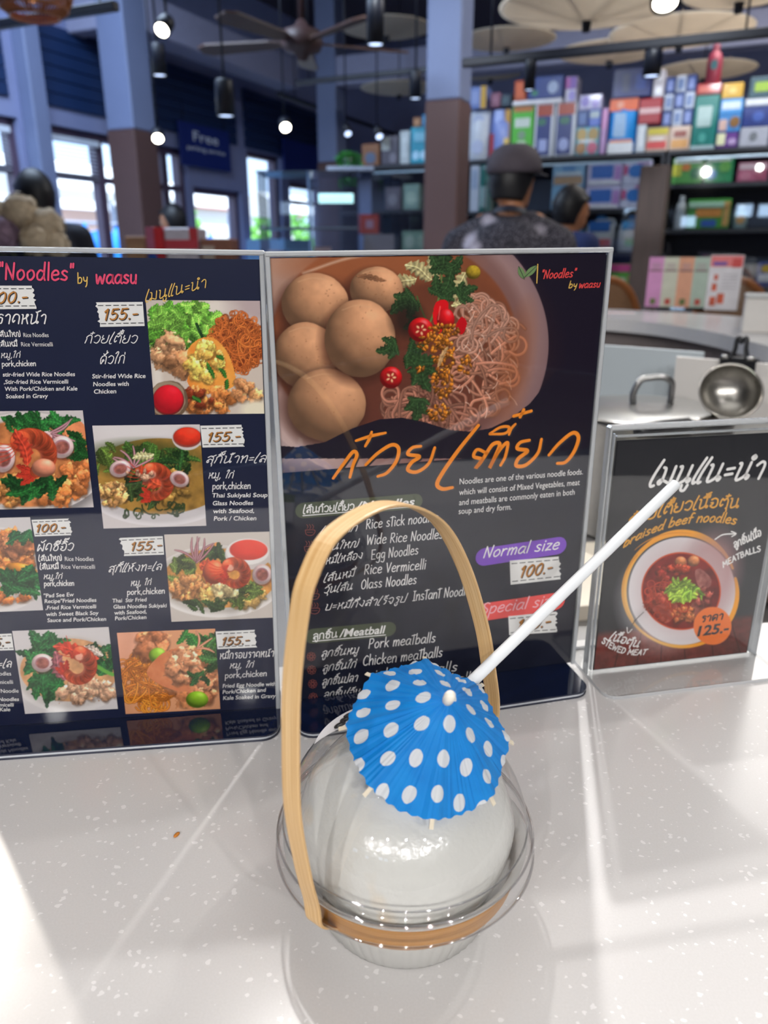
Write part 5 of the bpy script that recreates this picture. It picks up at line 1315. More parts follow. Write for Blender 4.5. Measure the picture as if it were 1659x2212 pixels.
tag(mb.build('white_bowl', mat('white_porcelain', '#ebe8e4', .25, var=.02), None, (q_.x, q_.y, ZT)), 'white porcelain bowl at the right edge behind the ladle', 'bowl')

# ------------------------------------------------------------------ far side of the bar
LT = 1.05      # top of the taller far counter
fs0 = atz(1392, 668, LT); fy = rad(-20)
fst = thing('menu_stand', 'far acrylic stand with pink, green and orange striped menu and a white leaflet', 'menu', (fs0.x, fs0.y, LT), fy)
mb = MB(); mb.box((.17, .008, .105), (.345, .003, .205), 0); mb.box((.17, .012, .004), (.35, .09, .006), 0); mb.build('acrylic_holder', ACR, fst)
cols = ['#c98abb', '#c2c4b2', '#d59a7c', '#a9bcae']; mb = MB()
for i, c in enumerate(cols):
    mb.box((.026 + i * .053, .004, .100), (.053, .001, .180), i); mb.box((.026 + i * .053, .0032, .142), (.046, .001, .006), 4)
    for z in (.165, .158, .15): mb.box((.026 + i * .053, .0032, z), (.03, .001, .003), 5)
    mb.box((.026 + i * .053, .0032, .03), (.02, .001, .022), 6 + i % 2)
mb.build('striped_menu', [mat('stripe_' + n_, c, .5) for n_, c in zip(('pink', 'sage', 'peach', 'mint'), cols)] + [mat('stripe_line', '#7c5c60', .5), mat('stripe_text', '#a08890', .5), mat('drink_green', '#5d6a34', .5), mat('drink_red', '#b5483a', .5)], fst)
mb = MB(); mb.box((.268, -.006, .100), (.112, .0016, .195), 0); mb.box((.268, -.0072, .176), (.108, .001, .038), 1); mb.box((.246, -.008, .168), (.046, .001, .012), 2); mb.box((.302, -.008, .170), (.03, .001, .03), 5)
for x, z, r in ((.238, .12, .010), (.236, .085, .013), (.262, .045, .018), (.236, .035, .016)): mb.box((x, -.008, z), (r * 1.3, .001, r * 2), 3)
for z in (.13, .118, .106, .094, .082): mb.box((.285, -.008, z), (.05, .001, .003), 4)
mb.build('leaflet', [mat('leaflet_white', '#dfdde2', .5), mat('leaflet_pink', '#e07a7c', .5), mat('leaflet_violet', '#6a56a8', .5), mat('leaflet_fruit', '#c9583a', .5, var=.3, nscale=60), mat('leaflet_grey', '#b9b6bc', .5), mat('leaflet_red', '#cf4a48', .5)], fst)
q_ = atz(1335, 676, LT); mb = MB(); mb.box((0, 0, .0006), (.12, .045, .0012), 0); mb.box((0, -.008, .0014), (.11, .02, .0006), 1)
tag(mb.build('paper_slip', [mat('slip_white', '#dcdde2', .6), mat('slip_pink', '#dd8f8a', .6)], None, tuple(q_), (0, 0, -.1)), 'white paper slip with a pink band on the far counter', 'paper')
q_ = atz(1650, 722, LT); bx = thing('white_box', 'plain white carton on the far counter at the right edge', 'box', (q_.x + .09, q_.y + .07, LT), rad(-24))
mb = MB(); mb.box((0, 0, .045), (.22, .15, .09), 0, bev=.003); mb.build('carton_body', mat('carton_white', '#d3cfca', .5, var=.03), bx); mb = MB(); mb.box((0, 0, .094), (.224, .154, .008), 0, bev=.002); mb.build('carton_lid', mat('carton_grey', '#b9bab8', .5), bx)
# rattan bar stools
RAT = mat('rattan_cane', '#9a5f34', .5, var=.15, nscale=80); WEAVE = mat('rattan_weave', '#8c6a4e', .6, var=.35, nscale=160)
def stool(x, y, rz, label):
    t = thing('rattan_stool', label, 'bar stool', (x, y, 0), rz, 'rattan stools beyond the bar')
    for sx in (-1, 1):
        for sy in (-1, 1):
            mb = MB(); mb.tube([(sx * .17, sy * .17, 0), (sx * .14, sy * .14, .70)], .016, 10); mb.build('leg', RAT, t)
    mb = MB(); mb.tube([(.16 * math.cos(a), .16 * math.sin(a), .25) for a in np.linspace(0, 2 * PI, 25)], .011, 8); mb.build('foot_ring', RAT, t)
    mb = MB(); mb.lathe([(0, .70), (.19, .70), (.205, .715), (.19, .735), (0, .742)], 36); mb.build('seat', WEAVE, t)
    hoop = [(.19 * math.cos(a), .17 + .03 * math.sin(a), .74 + .40 * math.sin(a) ** .8) for a in np.linspace(0.02, PI - .02, 25)]
    mb = MB(); mb.tube(hoop, .017, 10); mb.build('back_hoop', RAT, t)
    mb = MB(); vs, fs = [], []
    for i in range(13):
        a = PI * (i + .5) / 13; w = .18
        for j in range(9): vs.append((w * math.cos(a) * 1.0, .17 + .03 * math.sin(a), .745 + (.39 * math.sin(a) ** .8) * j / 8))
    fs = [(i * 9 + j, i * 9 + j + 1, (i + 1) * 9 + j + 1, (i + 1) * 9 + j) for i in range(12) for j in range(8)]
    mb.add(vs, fs); o = mb.build('back_panel', WEAVE, t); md = o.modifiers.new('t', 'SOLIDIFY'); md.thickness = .012
    return t
a_ = atd(1612, 620, 3.5); stool(a_.x, a_.y + .2, rad(168), 'rattan stool whose back shows right of the striped menu stand')
a_ = atd(1302, 620, 3.6); stool(a_.x, a_.y + .2, rad(-172), 'rattan stool half hidden by the middle noodle card')
# ------------------------------------------------------------------ the hall
WL = -5.3; QB = 10.6; QF = -4.0; PR = 6.0
def gbox(mb, p0, p1, q0, q1, z0, z1, mi=0, bev=0.0):
    mb.box(((p0 + p1) / 2, (q0 + q1) / 2, (z0 + z1) / 2), (p1 - p0, q1 - q0, z1 - z0), mi, bev=bev)
GR = (0, 0, -GA)
LILAC = mat('lilac_grey_plaster', '#8c94bc', .7, var=.05, nscale=3); NAVYW = mat('navy_slat_panel', '#16305c', .6, var=.08, nscale=2)
PALE = mat('pillar_pale_paint', '#7782a4', .6, var=.04, nscale=4); BROWN = mat('pillar_brown_paint', '#5b4240', .6, var=.05, nscale=4)
BEAM = mat('beam_pale_paint', '#9a9cb8', .6, var=.04); DARKC = mat('dark_ceiling', '#4c4652', .8, var=.15, nscale=1.2)
FLOOR = mat('grey_floor_tiles', '#b5b2b0', .35, var=.08, nscale=2)
mb = MB(); gbox(mb, WL - .2, PR, QF, QB, -.12, -.001); struct(mb.build('floor', FLOOR, None, rot=GR))
mb = MB(); gbox(mb, WL - .25, PR, QF, QB, CEIL, CEIL + .12); struct(mb.build('ceiling', DARKC, None, rot=GR))
mb = MB(); gbox(mb, PR, PR + .12, QF, QB, 0, CEIL); struct(mb.build('wall_right', mat('right_wall_paint', '#4b4a58', .8), None, rot=GR))
mb = MB(); gbox(mb, WL, PR, QB, QB + .12, 0, CEIL); struct(mb.build('wall_far', mat('far_wall_paint', '#74789a', .8, var=.08, nscale=2), None, rot=GR))
# window wall with its openings (q0, q1, z0, z1)
WINS = [(3.75, 4.82, .35, 2.26), (5.06, 6.20, .35, 2.26), (6.34, 6.90, .35, 2.26), (6.98, 7.86, .35, 1.92), (8.02, 8.76, .10, 2.38), (8.95, 9.9, .35, 2.12)]
mb = MB(); q = QF
for q0, q1, z0, z1 in WINS:
    gbox(mb, WL - .2, WL, q, q0, 0, CEIL); gbox(mb, WL - .2, WL, q0, q1, 0, z0); gbox(mb, WL - .2, WL, q0, q1, z1, CEIL); q = q1
gbox(mb, WL - .2, WL, q, QB, 0, CEIL)
struct(mb.build('wall_left', LILAC, None, rot=GR))
FRM = mat('window_frame_plum', '#5a4a5e', .5, var=.05)
GLASS = clear('window_glass', (.96, .98, 1.0), 1.45, .02, 1.0)
for i, (q0, q1, z0, z1) in enumerate(WINS):
    t = bpy.data.objects.new('window_%d' % (i + 1), None); COL.objects.link(t); t.location = G(WL - .1, (q0 + q1) / 2, (z0 + z1) / 2); t.rotation_euler = GR; struct(t)
    w, h = q1 - q0, z1 - z0; mb = MB()
    for s in (-1, 1): mb.box((0, s * (w / 2 - .03), 0), (.09, .06, h)); mb.box((0, 0, s * (h / 2 - .03)), (.09, w, .06))
    if i != 4: mb.box((0, 0, 1.885 - (z0 + z1) / 2), (.07, w, .05)) if z1 > 2 else None
    ml = {1: [.63 - w / 2 + .04], 2: [-.0]}.get(i, [])
    for m_ in ml: mb.box((0, m_, 0), (.08, .09, h))
    mb.build('window_frame', FRM, t)
    mb = MB(); mb.box((0.01, 0, 0), (.006, w - .1, h - .1)); mb.build('pane', GLASS, t)
    if i in (0, 1):            # roller blind box and venetian slats in the upper light
        mb = MB(); ww = .60 if i else w * .9; o = -w / 2 + .06 + ww / 2
        for k in range(9): mb.box((.04, o, h / 2 - .14 - .03 * k), (.02, ww - .06, .004))
        mb.box((.05, o, h / 2 - .09), (.06, ww - .04, .045)); mb.build('blind', mat('blind_white', '#dfe6f2', .5), t)
# wall behind the bar guest, with high windows that the shop glass mirrors
BWIN = []
for x0, x1, y0, y1 in ((858, 901, 408, 442), (904, 932, 408, 442), (858, 901, 447, 478), (904, 932, 447, 478), (1236, 1262, 455, 490), (1343, 1398, 447, 483), (1466, 1506, 464, 492), (1586, 1630, 438, 470), (1634, 1680, 438, 470)):
    (pa, za), (pb, zb) = atq(x0, y1, 2 * 5.70 - QF), atq(x1, y0, 2 * 5.70 - QF); BWIN.append((pa, pb, za, zb))
mb = MB(); ps = sorted(BWIN); cut = sorted(set([-6.0, PR] + [v for b in BWIN for v in b[:2]]))
cut = [c for i, c in enumerate(cut) if i == 0 or c - cut[i - 1] > 1e-4]
for a, b in zip(cut, cut[1:]):
    m_ = (a + b) / 2; hs = sorted([(w[2], w[3]) for w in BWIN if w[0] <= m_ <= w[1]]); z = 0
    for z0, z1 in hs:
        if z0 > z: gbox(mb, a, b, QF - .12, QF, z, z0)
        z = max(z, z1)
    gbox(mb, a, b, QF - .12, QF, z, CEIL)
struct(mb.build('wall_back', mat('back_wall_paint', '#2d2c36', .8), None, rot=GR))
for k, (pa, pb, za, zb) in enumerate(BWIN):
    mb = MB()
    for s in (-1, 1): mb.box((s * (pb - pa) / 2 * .97, 0, 0), (.03, .06, zb - za)); mb.box((0, 0, s * (zb - za) / 2 * .97), (pb - pa, .06, .03))
    mb.box((0, 0, 0), (pb - pa, .006, zb - za), 1)
    struct(mb.build('window_%d' % (k + 7), [FRM, GLASS], None, tuple(G((pa + pb) / 2, QF - .06, (za + zb) / 2)), GR))
# navy slatted panels over the windows
for k, (q0, q1) in enumerate(((3.4, 4.75), (5.12, 6.22), (6.36, 7.80), (7.98, 9.8))):
    mb = MB(); z = 2.40
    while z < 2.98: gbox(mb, WL, WL + .025, q0, q1, z, z + .09); z += .1
    o = mb.build('trim_%d' % (k + 1), NAVYW, None, rot=GR); struct(o)
# pillars
def pillar(name, p, q, w, zb=2.22, top=CEIL):
    mb = MB(); gbox(mb, -w / 2, w / 2, -w / 2, w / 2, zb, top, 0, .01); gbox(mb, -w / 2 - .004, w / 2 + .004, -w / 2 - .004, w / 2 + .004, 0, zb, 1, .01)
    struct(mb.build(name, [PALE, BROWN], None, tuple(G(p, q, 0)), GR))
pillar('trim_5', -1.92, 5.39 + .0, .24); pillar('trim_6', -4.79, 5.53, .28); pillar('trim_7', -4.32, 8.26, .24)
mb = MB(); gbox(mb, WL, WL + .14, 4.86, 5.02, 0, CEIL, 0, .01); struct(mb.build('trim_8', PALE, None, rot=GR))
# beams
for k, (a, b, c, d, z0, z1) in enumerate(((-4.93, -4.65, 5.66, 8.14, 2.97, 3.25), (WL, -4.93, 5.44, 5.62, 2.97, 3.25), (-4.2, 5.9, 8.15, 8.37, 2.97, 3.25), (-4.65, 5.9, 2.9, 3.1, 3.55, 3.8))):
    mb = MB(); gbox(mb, a, b, c, d, z0, z1, 0, .01); struct(mb.build('trim_%d' % (9 + k), BEAM, None, rot=GR))
# ------------------------------------------------------------------ outside
sun = lamp('sun', 'SUN', tuple(G(3, 0, 12)), 7.0, (1, .97, .9), .01, tuple(G(-8, 0, 0)))
mb = MB(); gbox(mb, -40, WL - .26, -12, 30, -.3, -.14); struct(mb.build('ground', mat('pale_forecourt', '#c9c9c6', .8, var=.08, nscale=.6), None, rot=GR))
def house(p, q, w, d, h, m, roofm, label):
    t = thing('building', label, 'building', tuple(G(p, q, -.14)), -GA)
    mb = MB(); mb.box((0, 0, h / 2), (d, w, h)); mb.build('wall', m, t)
    mb = MB(); mb.add([(-d / 2 - .3, -w / 2 - .3, h), (d / 2 + .5, -w / 2 - .3, h), (d / 2 + .5, w / 2 + .3, h), (-d / 2 - .3, w / 2 + .3, h), (0, -w / 2 - .3, h + .9), (0, w / 2 + .3, h + .9)], [(0, 1, 2, 3), (0, 4, 5, 3), (1, 2, 5, 4), (0, 1, 4), (3, 5, 2)]); mb.build('roof', roofm, t)
    for k in range(int(w / 1.6)):
        mb = MB(); mb.box((d / 2 + .01, -w / 2 + .9 + k * 1.6, h * .5), (.06, .8, .9)); mb.build('window', mat('far_window', '#4c6a8c', .2), t)
    return t
house(-20, 18.5, 8, 4, 2.6, mat('far_wall_pink', '#d9b6ad', .8), mat('far_roof_white', '#e4e4ea', .6), 'pale pink house with a white roof across the forecourt')
house(-21, 29, 8, 4, 3.0, mat('far_wall_white', '#e2e2e0', .8), mat('far_roof_red', '#b0705e', .7), 'white house with a red roof seen through the narrow panes')
# white shade sails over the forecourt
def sail(p, q, w, d, z, label):
    t = thing('awning', label, 'awning', tuple(G(p, q, -.14)), -GA)
    mb = MB(); mb.add([(-d / 2, -w / 2, z - .3), (d / 2, -w / 2, z - .3), (d / 2, w / 2, z - .3), (-d / 2, w / 2, z - .3), (0, -w / 2, z + .25), (0, w / 2, z + .25)], [(0, 4, 5, 3), (1, 2, 5, 4)]); o = mb.build('canopy', mat('awning_white', '#f2f2f2', .7), t); md = o.modifiers.new('t', 'SOLIDIFY'); md.thickness = .02
    for sx in (-1, 1):
        for sy in (-1, 1): mb = MB(); mb.tube([(sx * d / 2 * .96, sy * w / 2 * .96, 0), (sx * d / 2 * .96, sy * w / 2 * .96, z - .3)], .04, 8); mb.build('pole', mat('awning_pole', '#9aa2b4', .4), t)
sail(-11.6, 11.6, 4.2, 2.0, 2.75, 'white awning outside the large window'); sail(-12.2, 15.6, 2.4, 2.2, 2.7, 'white awning outside the middle panes'); sail(-11.8, 19.4, 2.4, 2.0, 2.7, 'white awning outside the glass door')
def tarp(p, q, w, z, label):
    t = thing('tarpaulin', label, 'tarpaulin', tuple(G(p, q, -.14)), -GA); n_ = 48; vs = []
    for k in range(n_ + 1):
        y = -w / 2 + w * k / n_
        for j in range(7): vs.append((.05 * math.sin(k * .9 + j * .5), y, .05 + (z - .12 * abs(math.sin(k * .33))) * j / 6))
    mb = MB(); mb.add(vs, [(7 * k + j, 7 * k + 7 + j, 7 * k + 8 + j, 7 * k + j + 1) for k in range(n_) for j in range(6)], 0, True)
    o = mb.build('sheet', mat('tarpaulin_blue', '#1f86e0', .6, var=.3, nscale=3), t); md = o.modifiers.new('t', 'SOLIDIFY'); md.thickness = .01
    for s in (-1, 1): mb = MB(); mb.tube([(0, s * w / 2, 0), (0, s * w / 2, z + .1)], .03, 8); mb.build('pole', mat('awning_pole', '#9aa2b4'), t)
    mb = MB(); mb.tube([(0, -w / 2, z + .05), (0, w / 2, z + .05)], .02, 8); mb.build('top_bar', mat('awning_pole', '#9aa2b4'), t)
tarp(-9.0, 9.3, 1.9, 1.78, 'bright blue tarpaulin hung outside the large window'); tarp(-9.4, 12.0, 1.6, 1.72, 'bright blue tarpaulin hung outside the middle panes')
# trees
def tree(p, q, h, r, label, seed):
    t = thing('tree', label, 'tree', tuple(G(p, q, -.14))); mb = MB(); mb.tube([(0, 0, 0), (.05, 0, h * .45), (0, .06, h * .8)], [.13, .09, .04], 10); mb.build('trunk', mat('bark', '#6b5646', .8), t)
    rn = random.Random(seed); mb = MB()
    for k in range(420):
        d = Vector((rn.gauss(0, 1), rn.gauss(0, 1), rn.gauss(0, .8))).normalized() * r * rn.random() ** .4; c = Vector((0, 0, h * .8)) + d; u = Vector((rn.gauss(0, 1), rn.gauss(0, 1), rn.gauss(0, 1))).normalized(); v = u.orthogonal().normalized(); s = .16
        mb.add([c - u * s, c + v * s * .6, c + u * s, c - v * s * .6], [(0, 1, 2, 3)])
    mb.build('foliage', mat('tree_leaves', '#6fb54a', .6, var=.35, nscale=4), t)
tree(-15.2, 18.6, 2.6, 1.0, 'bright green tree outside the middle panes', 1); tree(-15.0, 24.6, 2.4, 1.2, 'bright green tree outside the glass door', 2)
# ------------------------------------------------------------------ ceiling fittings
BLK = mat('black_track_metal', '#101422', .45, var=.05)
def lens(name, e, c='#fff6e2'): return mat(name, c, .3, var=.0, emit=e)
def rail(x0, y0, x1, y1, Q, label):
    (pa, za), (pb, zb) = atq(x0, y0, Q), atq(x1, y1, Q); z = (za + zb) / 2
    t = thing('track_rail', label, 'lighting track', tuple(G((pa + pb) / 2, Q, z)), -GA, None); L = abs(pb - pa)
    mb = MB(); mb.box((0, 0, 0), (L, .045, .04), 0, bev=.004); mb.build('rail', BLK, t)
    for s in (-.4, .4): mb = MB(); mb.tube([(s * L, 0, .018), (s * L, 0, CEIL - z)], .006, 6); mb.build('hanger', BLK, t)
    return z
zr1 = rail(1000, 141, 1690, 62, 4.3, 'black lighting track running across over the shop shelves')
rail(640, 177, 930, 152, 6.6, 'short black lighting track seen left of the central pillar')
rail(-60, 77, 250, -3, 3.2, 'black lighting track at the top left corner')
qa, za = atp(600, 212, -4.55); qb, zb = atp(880, 293, -4.55)
t = thing('track_rail', 'black lighting track running along the window wall', 'lighting track', tuple(G(-4.55, (qa + qb) / 2, (za + zb) / 2)), -GA); mb = MB(); mb.box((0, 0, 0), (.045, qb - qa, .04), 0, bev=.004); mb.build('rail', BLK, t)
for s in (-.4, .4): mb = MB(); mb.tube([(0, s * (qb - qa), .018), (0, s * (qb - qa), CEIL - (za + zb) / 2)], .006, 6); mb.build('hanger', BLK, t)
def spot(x, y, D, w, h, lit, label, tilt=None, Q=None, zt=None):
    # a cylinder spot hanging on a rod: (x, y) = middle of its lower end
    c = atd(x, y, D); r = w / 2
    if Q: c = Vector((0, 0, EYE)) + ray(x, y) * (Q / ray(x, y).dot(GY))
    t = thing('spot_lamp', label, 'lamp', tuple(c), 0, 'black spot lamps under the ceiling')
    Mt = Matrix.Rotation(0 if tilt is None else tilt[0], 4, 'Y') @ Matrix.Rotation(0 if tilt is None else -tilt[1] * 1.7, 4, 'X')
    mb = MB(); mb.lathe([(r * .8, .004), (r, 0), (r, h), (r * .9, h + .01), (0, h + .012)], 24, 0, Mt); mb.build('lamp_body', BLK, t)
    mb = MB(); mb.lathe([(0, .003), (r * .82, .006)], 24, 0, Mt); mb.build('lens', lens('lens_lit', 14) if lit == 2 else lens('lens_dim', 2.2, '#bcd0f4'), t)
    e = Mt @ Vector((0, 0, h)); mb = MB(); mb.tube([e, (e.x, e.y, (zt or CEIL) - c.z)], .007, 6); mb.build('rod', BLK, t)
spot(349, 66, 4.4, .085, .085, 2, 'lit spot lamp at the upper left beside the tall pillar', (.25, .5)); spot(345, 164, 5.4, .09, .17, 1, 'black cylinder lamp hanging just below the lit one by the left pillar')
spot(488, 252, 4.6, .10, .17, 1, 'black cylinder lamp hanging lowest, above the blue free parking sign'); spot(811, 98, 4.3, .088, .19, 1, 'large black cylinder lamp in front of a cream shade, left of the central pillar')
spot(617, 276, 6.2, .09, .08, 2, 'lit spot lamp on the wall track between the two blue signs', (-.3, .5)); spot(341, 300, 6.0, .09, .08, 2, 'lit spot lamp left of the blue free parking sign', (-.3, .5))
spot(1407, 166, 4.1, .085, .105, 1, 'black cylinder lamp hanging from the shop track, right of the central pillar', None, 4.3, zr1 - .03); spot(897, 214, 6.0, .085, .17, 1, 'black cylinder lamp just left of the central pillar')
spot(1143, 196, 4.6, .06, .13, 1, 'small black cylinder lamp above the stacked shop packs', None, 4.3, zr1 - .021); spot(1437, 8, 3.0, .10, .10, 2, 'lit spot lamp at the top right under a big cream shade', (0.1, .3))
spot(752, 290, 7.0, .07, .10, 1, 'unlit spot lamp on the wall track near the potted plant', (-.3, .4)); spot(820, 296, 6.8, .07, .10, 1, 'unlit spot lamp on the wall track over the left shop shelf', (-.3, .4))
# cream hanging shades, shallow cones pointing down
def cloth_mat():
    m = mat('cream_cloth', '#efe4d2', .8, var=.08, nscale=5); nt = m.node_tree; N, L = nt.nodes, nt.links
    t_ = N.new('ShaderNodeBsdfTranslucent'); t_.inputs[0].default_value = rgb('#e6dccf') + (1,); ms = N.new('ShaderNodeMixShader'); ms.inputs[0].default_value = .5
    L.new(N['Principled BSDF'].outputs[0], ms.inputs[1]); L.new(t_.outputs[0], ms.inputs[2]); L.new(ms.outputs[0], N['Material Output'].inputs[0]); return m
CLOTH = cloth_mat()
def shade(x, y, D, rx, label, dip=.16):
    c = atd(x, y, D); fw = D * math.cos(PITCH) - (c.z - EYE) * math.sin(PITCH); R = rx * fw / FPX
    t = thing('cloth_parasol', label, 'ceiling parasol', tuple(c), random.Random(int(x)).random() * 6, 'cream shades under the shop ceiling')
    mb = MB(); mb.lathe([(.03, -R * dip), (R * .5, -R * dip * .55), (R * .93, -R * .02), (R, 0), (R * .93, .0), (R * .5, -R * dip * .5), (.03, -R * dip + .012)], 40); mb.build('cloth', CLOTH, t)
    mb = MB(); mb.lathe([(0, -R * dip - .05), (.02, -R * dip - .045), (.028, -R * dip + .015), (.0, -R * dip + .02)], 16); mb.build('finial', BLK, t)
    mb = MB(); mb.tube([(0, 0, -R * dip), (0, 0, CEIL - c.z)], .006, 6); mb.build('cord', BLK, t)
    for k in range(8):
        a = k * PI / 4; mb = MB(); mb.tube([(0, 0, -R * dip + .02), (R * .97 * math.cos(a), R * .97 * math.sin(a), .006)], .006, 5); mb.build('rib', mat('shade_cane', '#7a6654', .6), t)
for x, y, D, rx, lb in ((1270, 12, 4.4, 190, 'largest cream shade at the top, right of the central pillar'), (835, 60, 7.6, 100, 'cream shade behind the large cylinder lamp'), (1095, 85, 6.6, 105, 'cream shade just right of the central pillar top'),
    (862, 190, 8.6, 84, 'low cream shade just left of the central pillar'), (1318, 112, 6.2, 114, 'cream shade below the black track, middle of the shop ceiling'), (1470, 68, 5.4, 150, 'tan shade behind the black track near the right edge'),
    (1520, 152, 6.8, 108, 'cream shade behind the red bottle'), (1060, 160, 8.8, 66, 'small cream shade low beside the central pillar'), (1600, -16, 4.4, 120, 'cream shade cut by the top right corner')): shade(x, y, D, rx, lb)
# ceiling fan
fc = atd(652, 92, 5.2); fan = thing('ceiling_fan', 'brown ceiling fan hanging left of the central pillar', 'ceiling fan', tuple(fc), .35)
FB = mat('fan_bronze', '#4a3433', .5, var=.08)
mb = MB(); mb.lathe([(0, -.10), (.03, -.095), (.05, -.06), (.11, -.045), (.13, 0), (.11, .06), (.05, .08), (.02, .12), (0, .12)], 32); mb.build('motor', FB, fan)
mb = MB(); mb.tube([(0, 0, .1), (0, 0, CEIL - fc.z)], .016, 10); mb.build('down_rod', FB, fan)
for k in range(5):
    a = k * 2 * PI / 5; Mk = Matrix.Rotation(a, 4, 'Z') @ Matrix.Rotation(.2, 4, 'X'); mb = MB()
    mb.prism([(.12, -.025), (.2, -.05), (.62, -.07), (.68, -.04), (.68, .04), (.62, .07), (.2, .05), (.12, .025)], -.006, .006, 0, Mk); mb.build('blade', mat('fan_blade_wood', '#4a332c', .5, var=.12, nscale=8), fan)
# rattan lamp at the top left corner
rc = atd(68, -22, 3.2); ra = thing('rattan_lamp', 'orange brown rattan lampshade at the top left corner', 'lamp', (rc.x, rc.y, rc.z)); CANE = mat('lamp_cane', '#a8683c', .5, var=.2, nscale=60)
mb = MB()
for k in range(56):
    a = k * 2 * PI / 56; mb.tube([(r * math.cos(a), r * math.sin(a), z) for r, z in ((.085, -.085), (.115, -.06), (.145, .0), (.135, .07), (.09, .13))], .0035, 5)
mb.build('weave', CANE, ra)
mb = MB()
for r, z in ((.086, -.085), (.117, -.06), (.133, -.03), (.146, .0), (.145, .03), (.137, .07), (.09, .13)): mb.tube([(r * math.cos(a), r * math.sin(a), z) for a in np.linspace(0, 2 * PI, 41)], .005, 6)
mb.build('hoop', CANE, ra); mb = MB(); mb.tube([(0, 0, .03), (0, 0, CEIL - rc.z)], .005, 6); mb.build('cord', BLK, ra); mb = MB(); mb.ell((0, 0, 0), (.03, .03, .04)); mb.build('bulb', lens('warm_bulb', 1.2, '#ffb070'), ra)
# blue signs hung against the window wall
SIGNB = mat('sign_navy', '#142a78', .5, var=.04); SIGNW = mat('sign_white', '#dfe6f4', .5)
def sign(x0, y0, x1, y1, lines, label):
    qa, za = atp(x0, y1, WL + .06); qb, zb = atp(x1, y0, WL + .06)
    zt = atp((x0 + x1) / 2, (y0 + 8), WL + .06)[1]; w, h = qb - qa, .40
    t = thing('hanging_sign', label, 'sign', tuple(G(WL + .06, (qa + qb) / 2, zt - h)), -GA + PI / 2)
    mb = MB(); mb.box((0, 0, h / 2), (w, .02, h), 0, bev=.003); mb.build('board', SIGNB, t)
    for tx, zc, ht, wd in lines:
        mb = MB(); vs, fs = font_mesh(tx, .01); xs = [v[0] for v in vs]; k = wd * w / (max(xs) - min(xs)); kz = ht * h / .72
        mb.add([((v[0] - (max(xs) + min(xs)) / 2) * k, -.012, zc * h + v[1] * kz) for v in vs], fs); mb.build('lettering', SIGNW, t)
    for s in (-1, 1): mb = MB(); mb.tube([(s * w * .4, 0, h), (s * w * .4, 0, h + .2)], .004, 6); mb.build('wire', BLK, t)
sign(392, 265, 492, 362, [('Free', .60, .24, .50), ('parking service', .38, .11, .76)], 'blue hanging sign with white words about free parking')
sign(612, 300, 690, 352, [], 'smaller blue hanging sign near the far pillar')
# ------------------------------------------------------------------ shop shelves beyond the bar
QS = 6.30; DEP = .26
L1, L2, L3, L4 = 1.955, 1.570, 1.262, 1.02; R2, R3 = 1.730, 1.420
SHELF = mat('dark_shelf_board', '#2c2f38', .5, var=.06); PANEL = mat('shelf_back_panel', '#3a4358', .7, var=.06)
def shelf_unit(p0, p1, levels, label):
    t = thing('shop_shelf', label, 'shelf', tuple(G((p0 + p1) / 2, QS + .17, 0)), -GA); w = p1 - p0
    mb = MB(); mb.box((0, .165, 1.0), (w, .02, 2.0)); mb.build('back_panel', PANEL, t)
    for s in (-1, 1): mb = MB(); mb.box((s * (w / 2 - .012), 0, .963), (.024, .33, 1.925)); mb.build('side_panel', SHELF, t)
    for z in levels: mb = MB(); mb.box((0, 0, z - .0135), (w, .345, .027), 0, bev=.002); mb.build('shelf_board', SHELF, t)
    mb = MB(); mb.box((0, 0, .05), (w, .33, .1)); mb.build('plinth', SHELF, t)
    return t
shelf_unit(-2.125, -.565, (L1, L2, L3, L4, .72, .40), 'tall dark shelf of packs between the central pillar and the wooden post')
shelf_unit(-.55, .95, (L1, R2, R3, L4, .72, .40), 'tall dark shelf of packs right of the wooden post')
shelf_unit(-3.24, -2.20, (1.955, 1.60, 1.26, .9, .5), 'dark shelf of turquoise packs left of the central pillar')
_pm = {}
def pm(c):
    if c not in _pm: _pm[c] = mat('pack_' + c.lstrip('#'), c, .38, var=.07, nscale=40, coat=.1)
    return _pm[c]
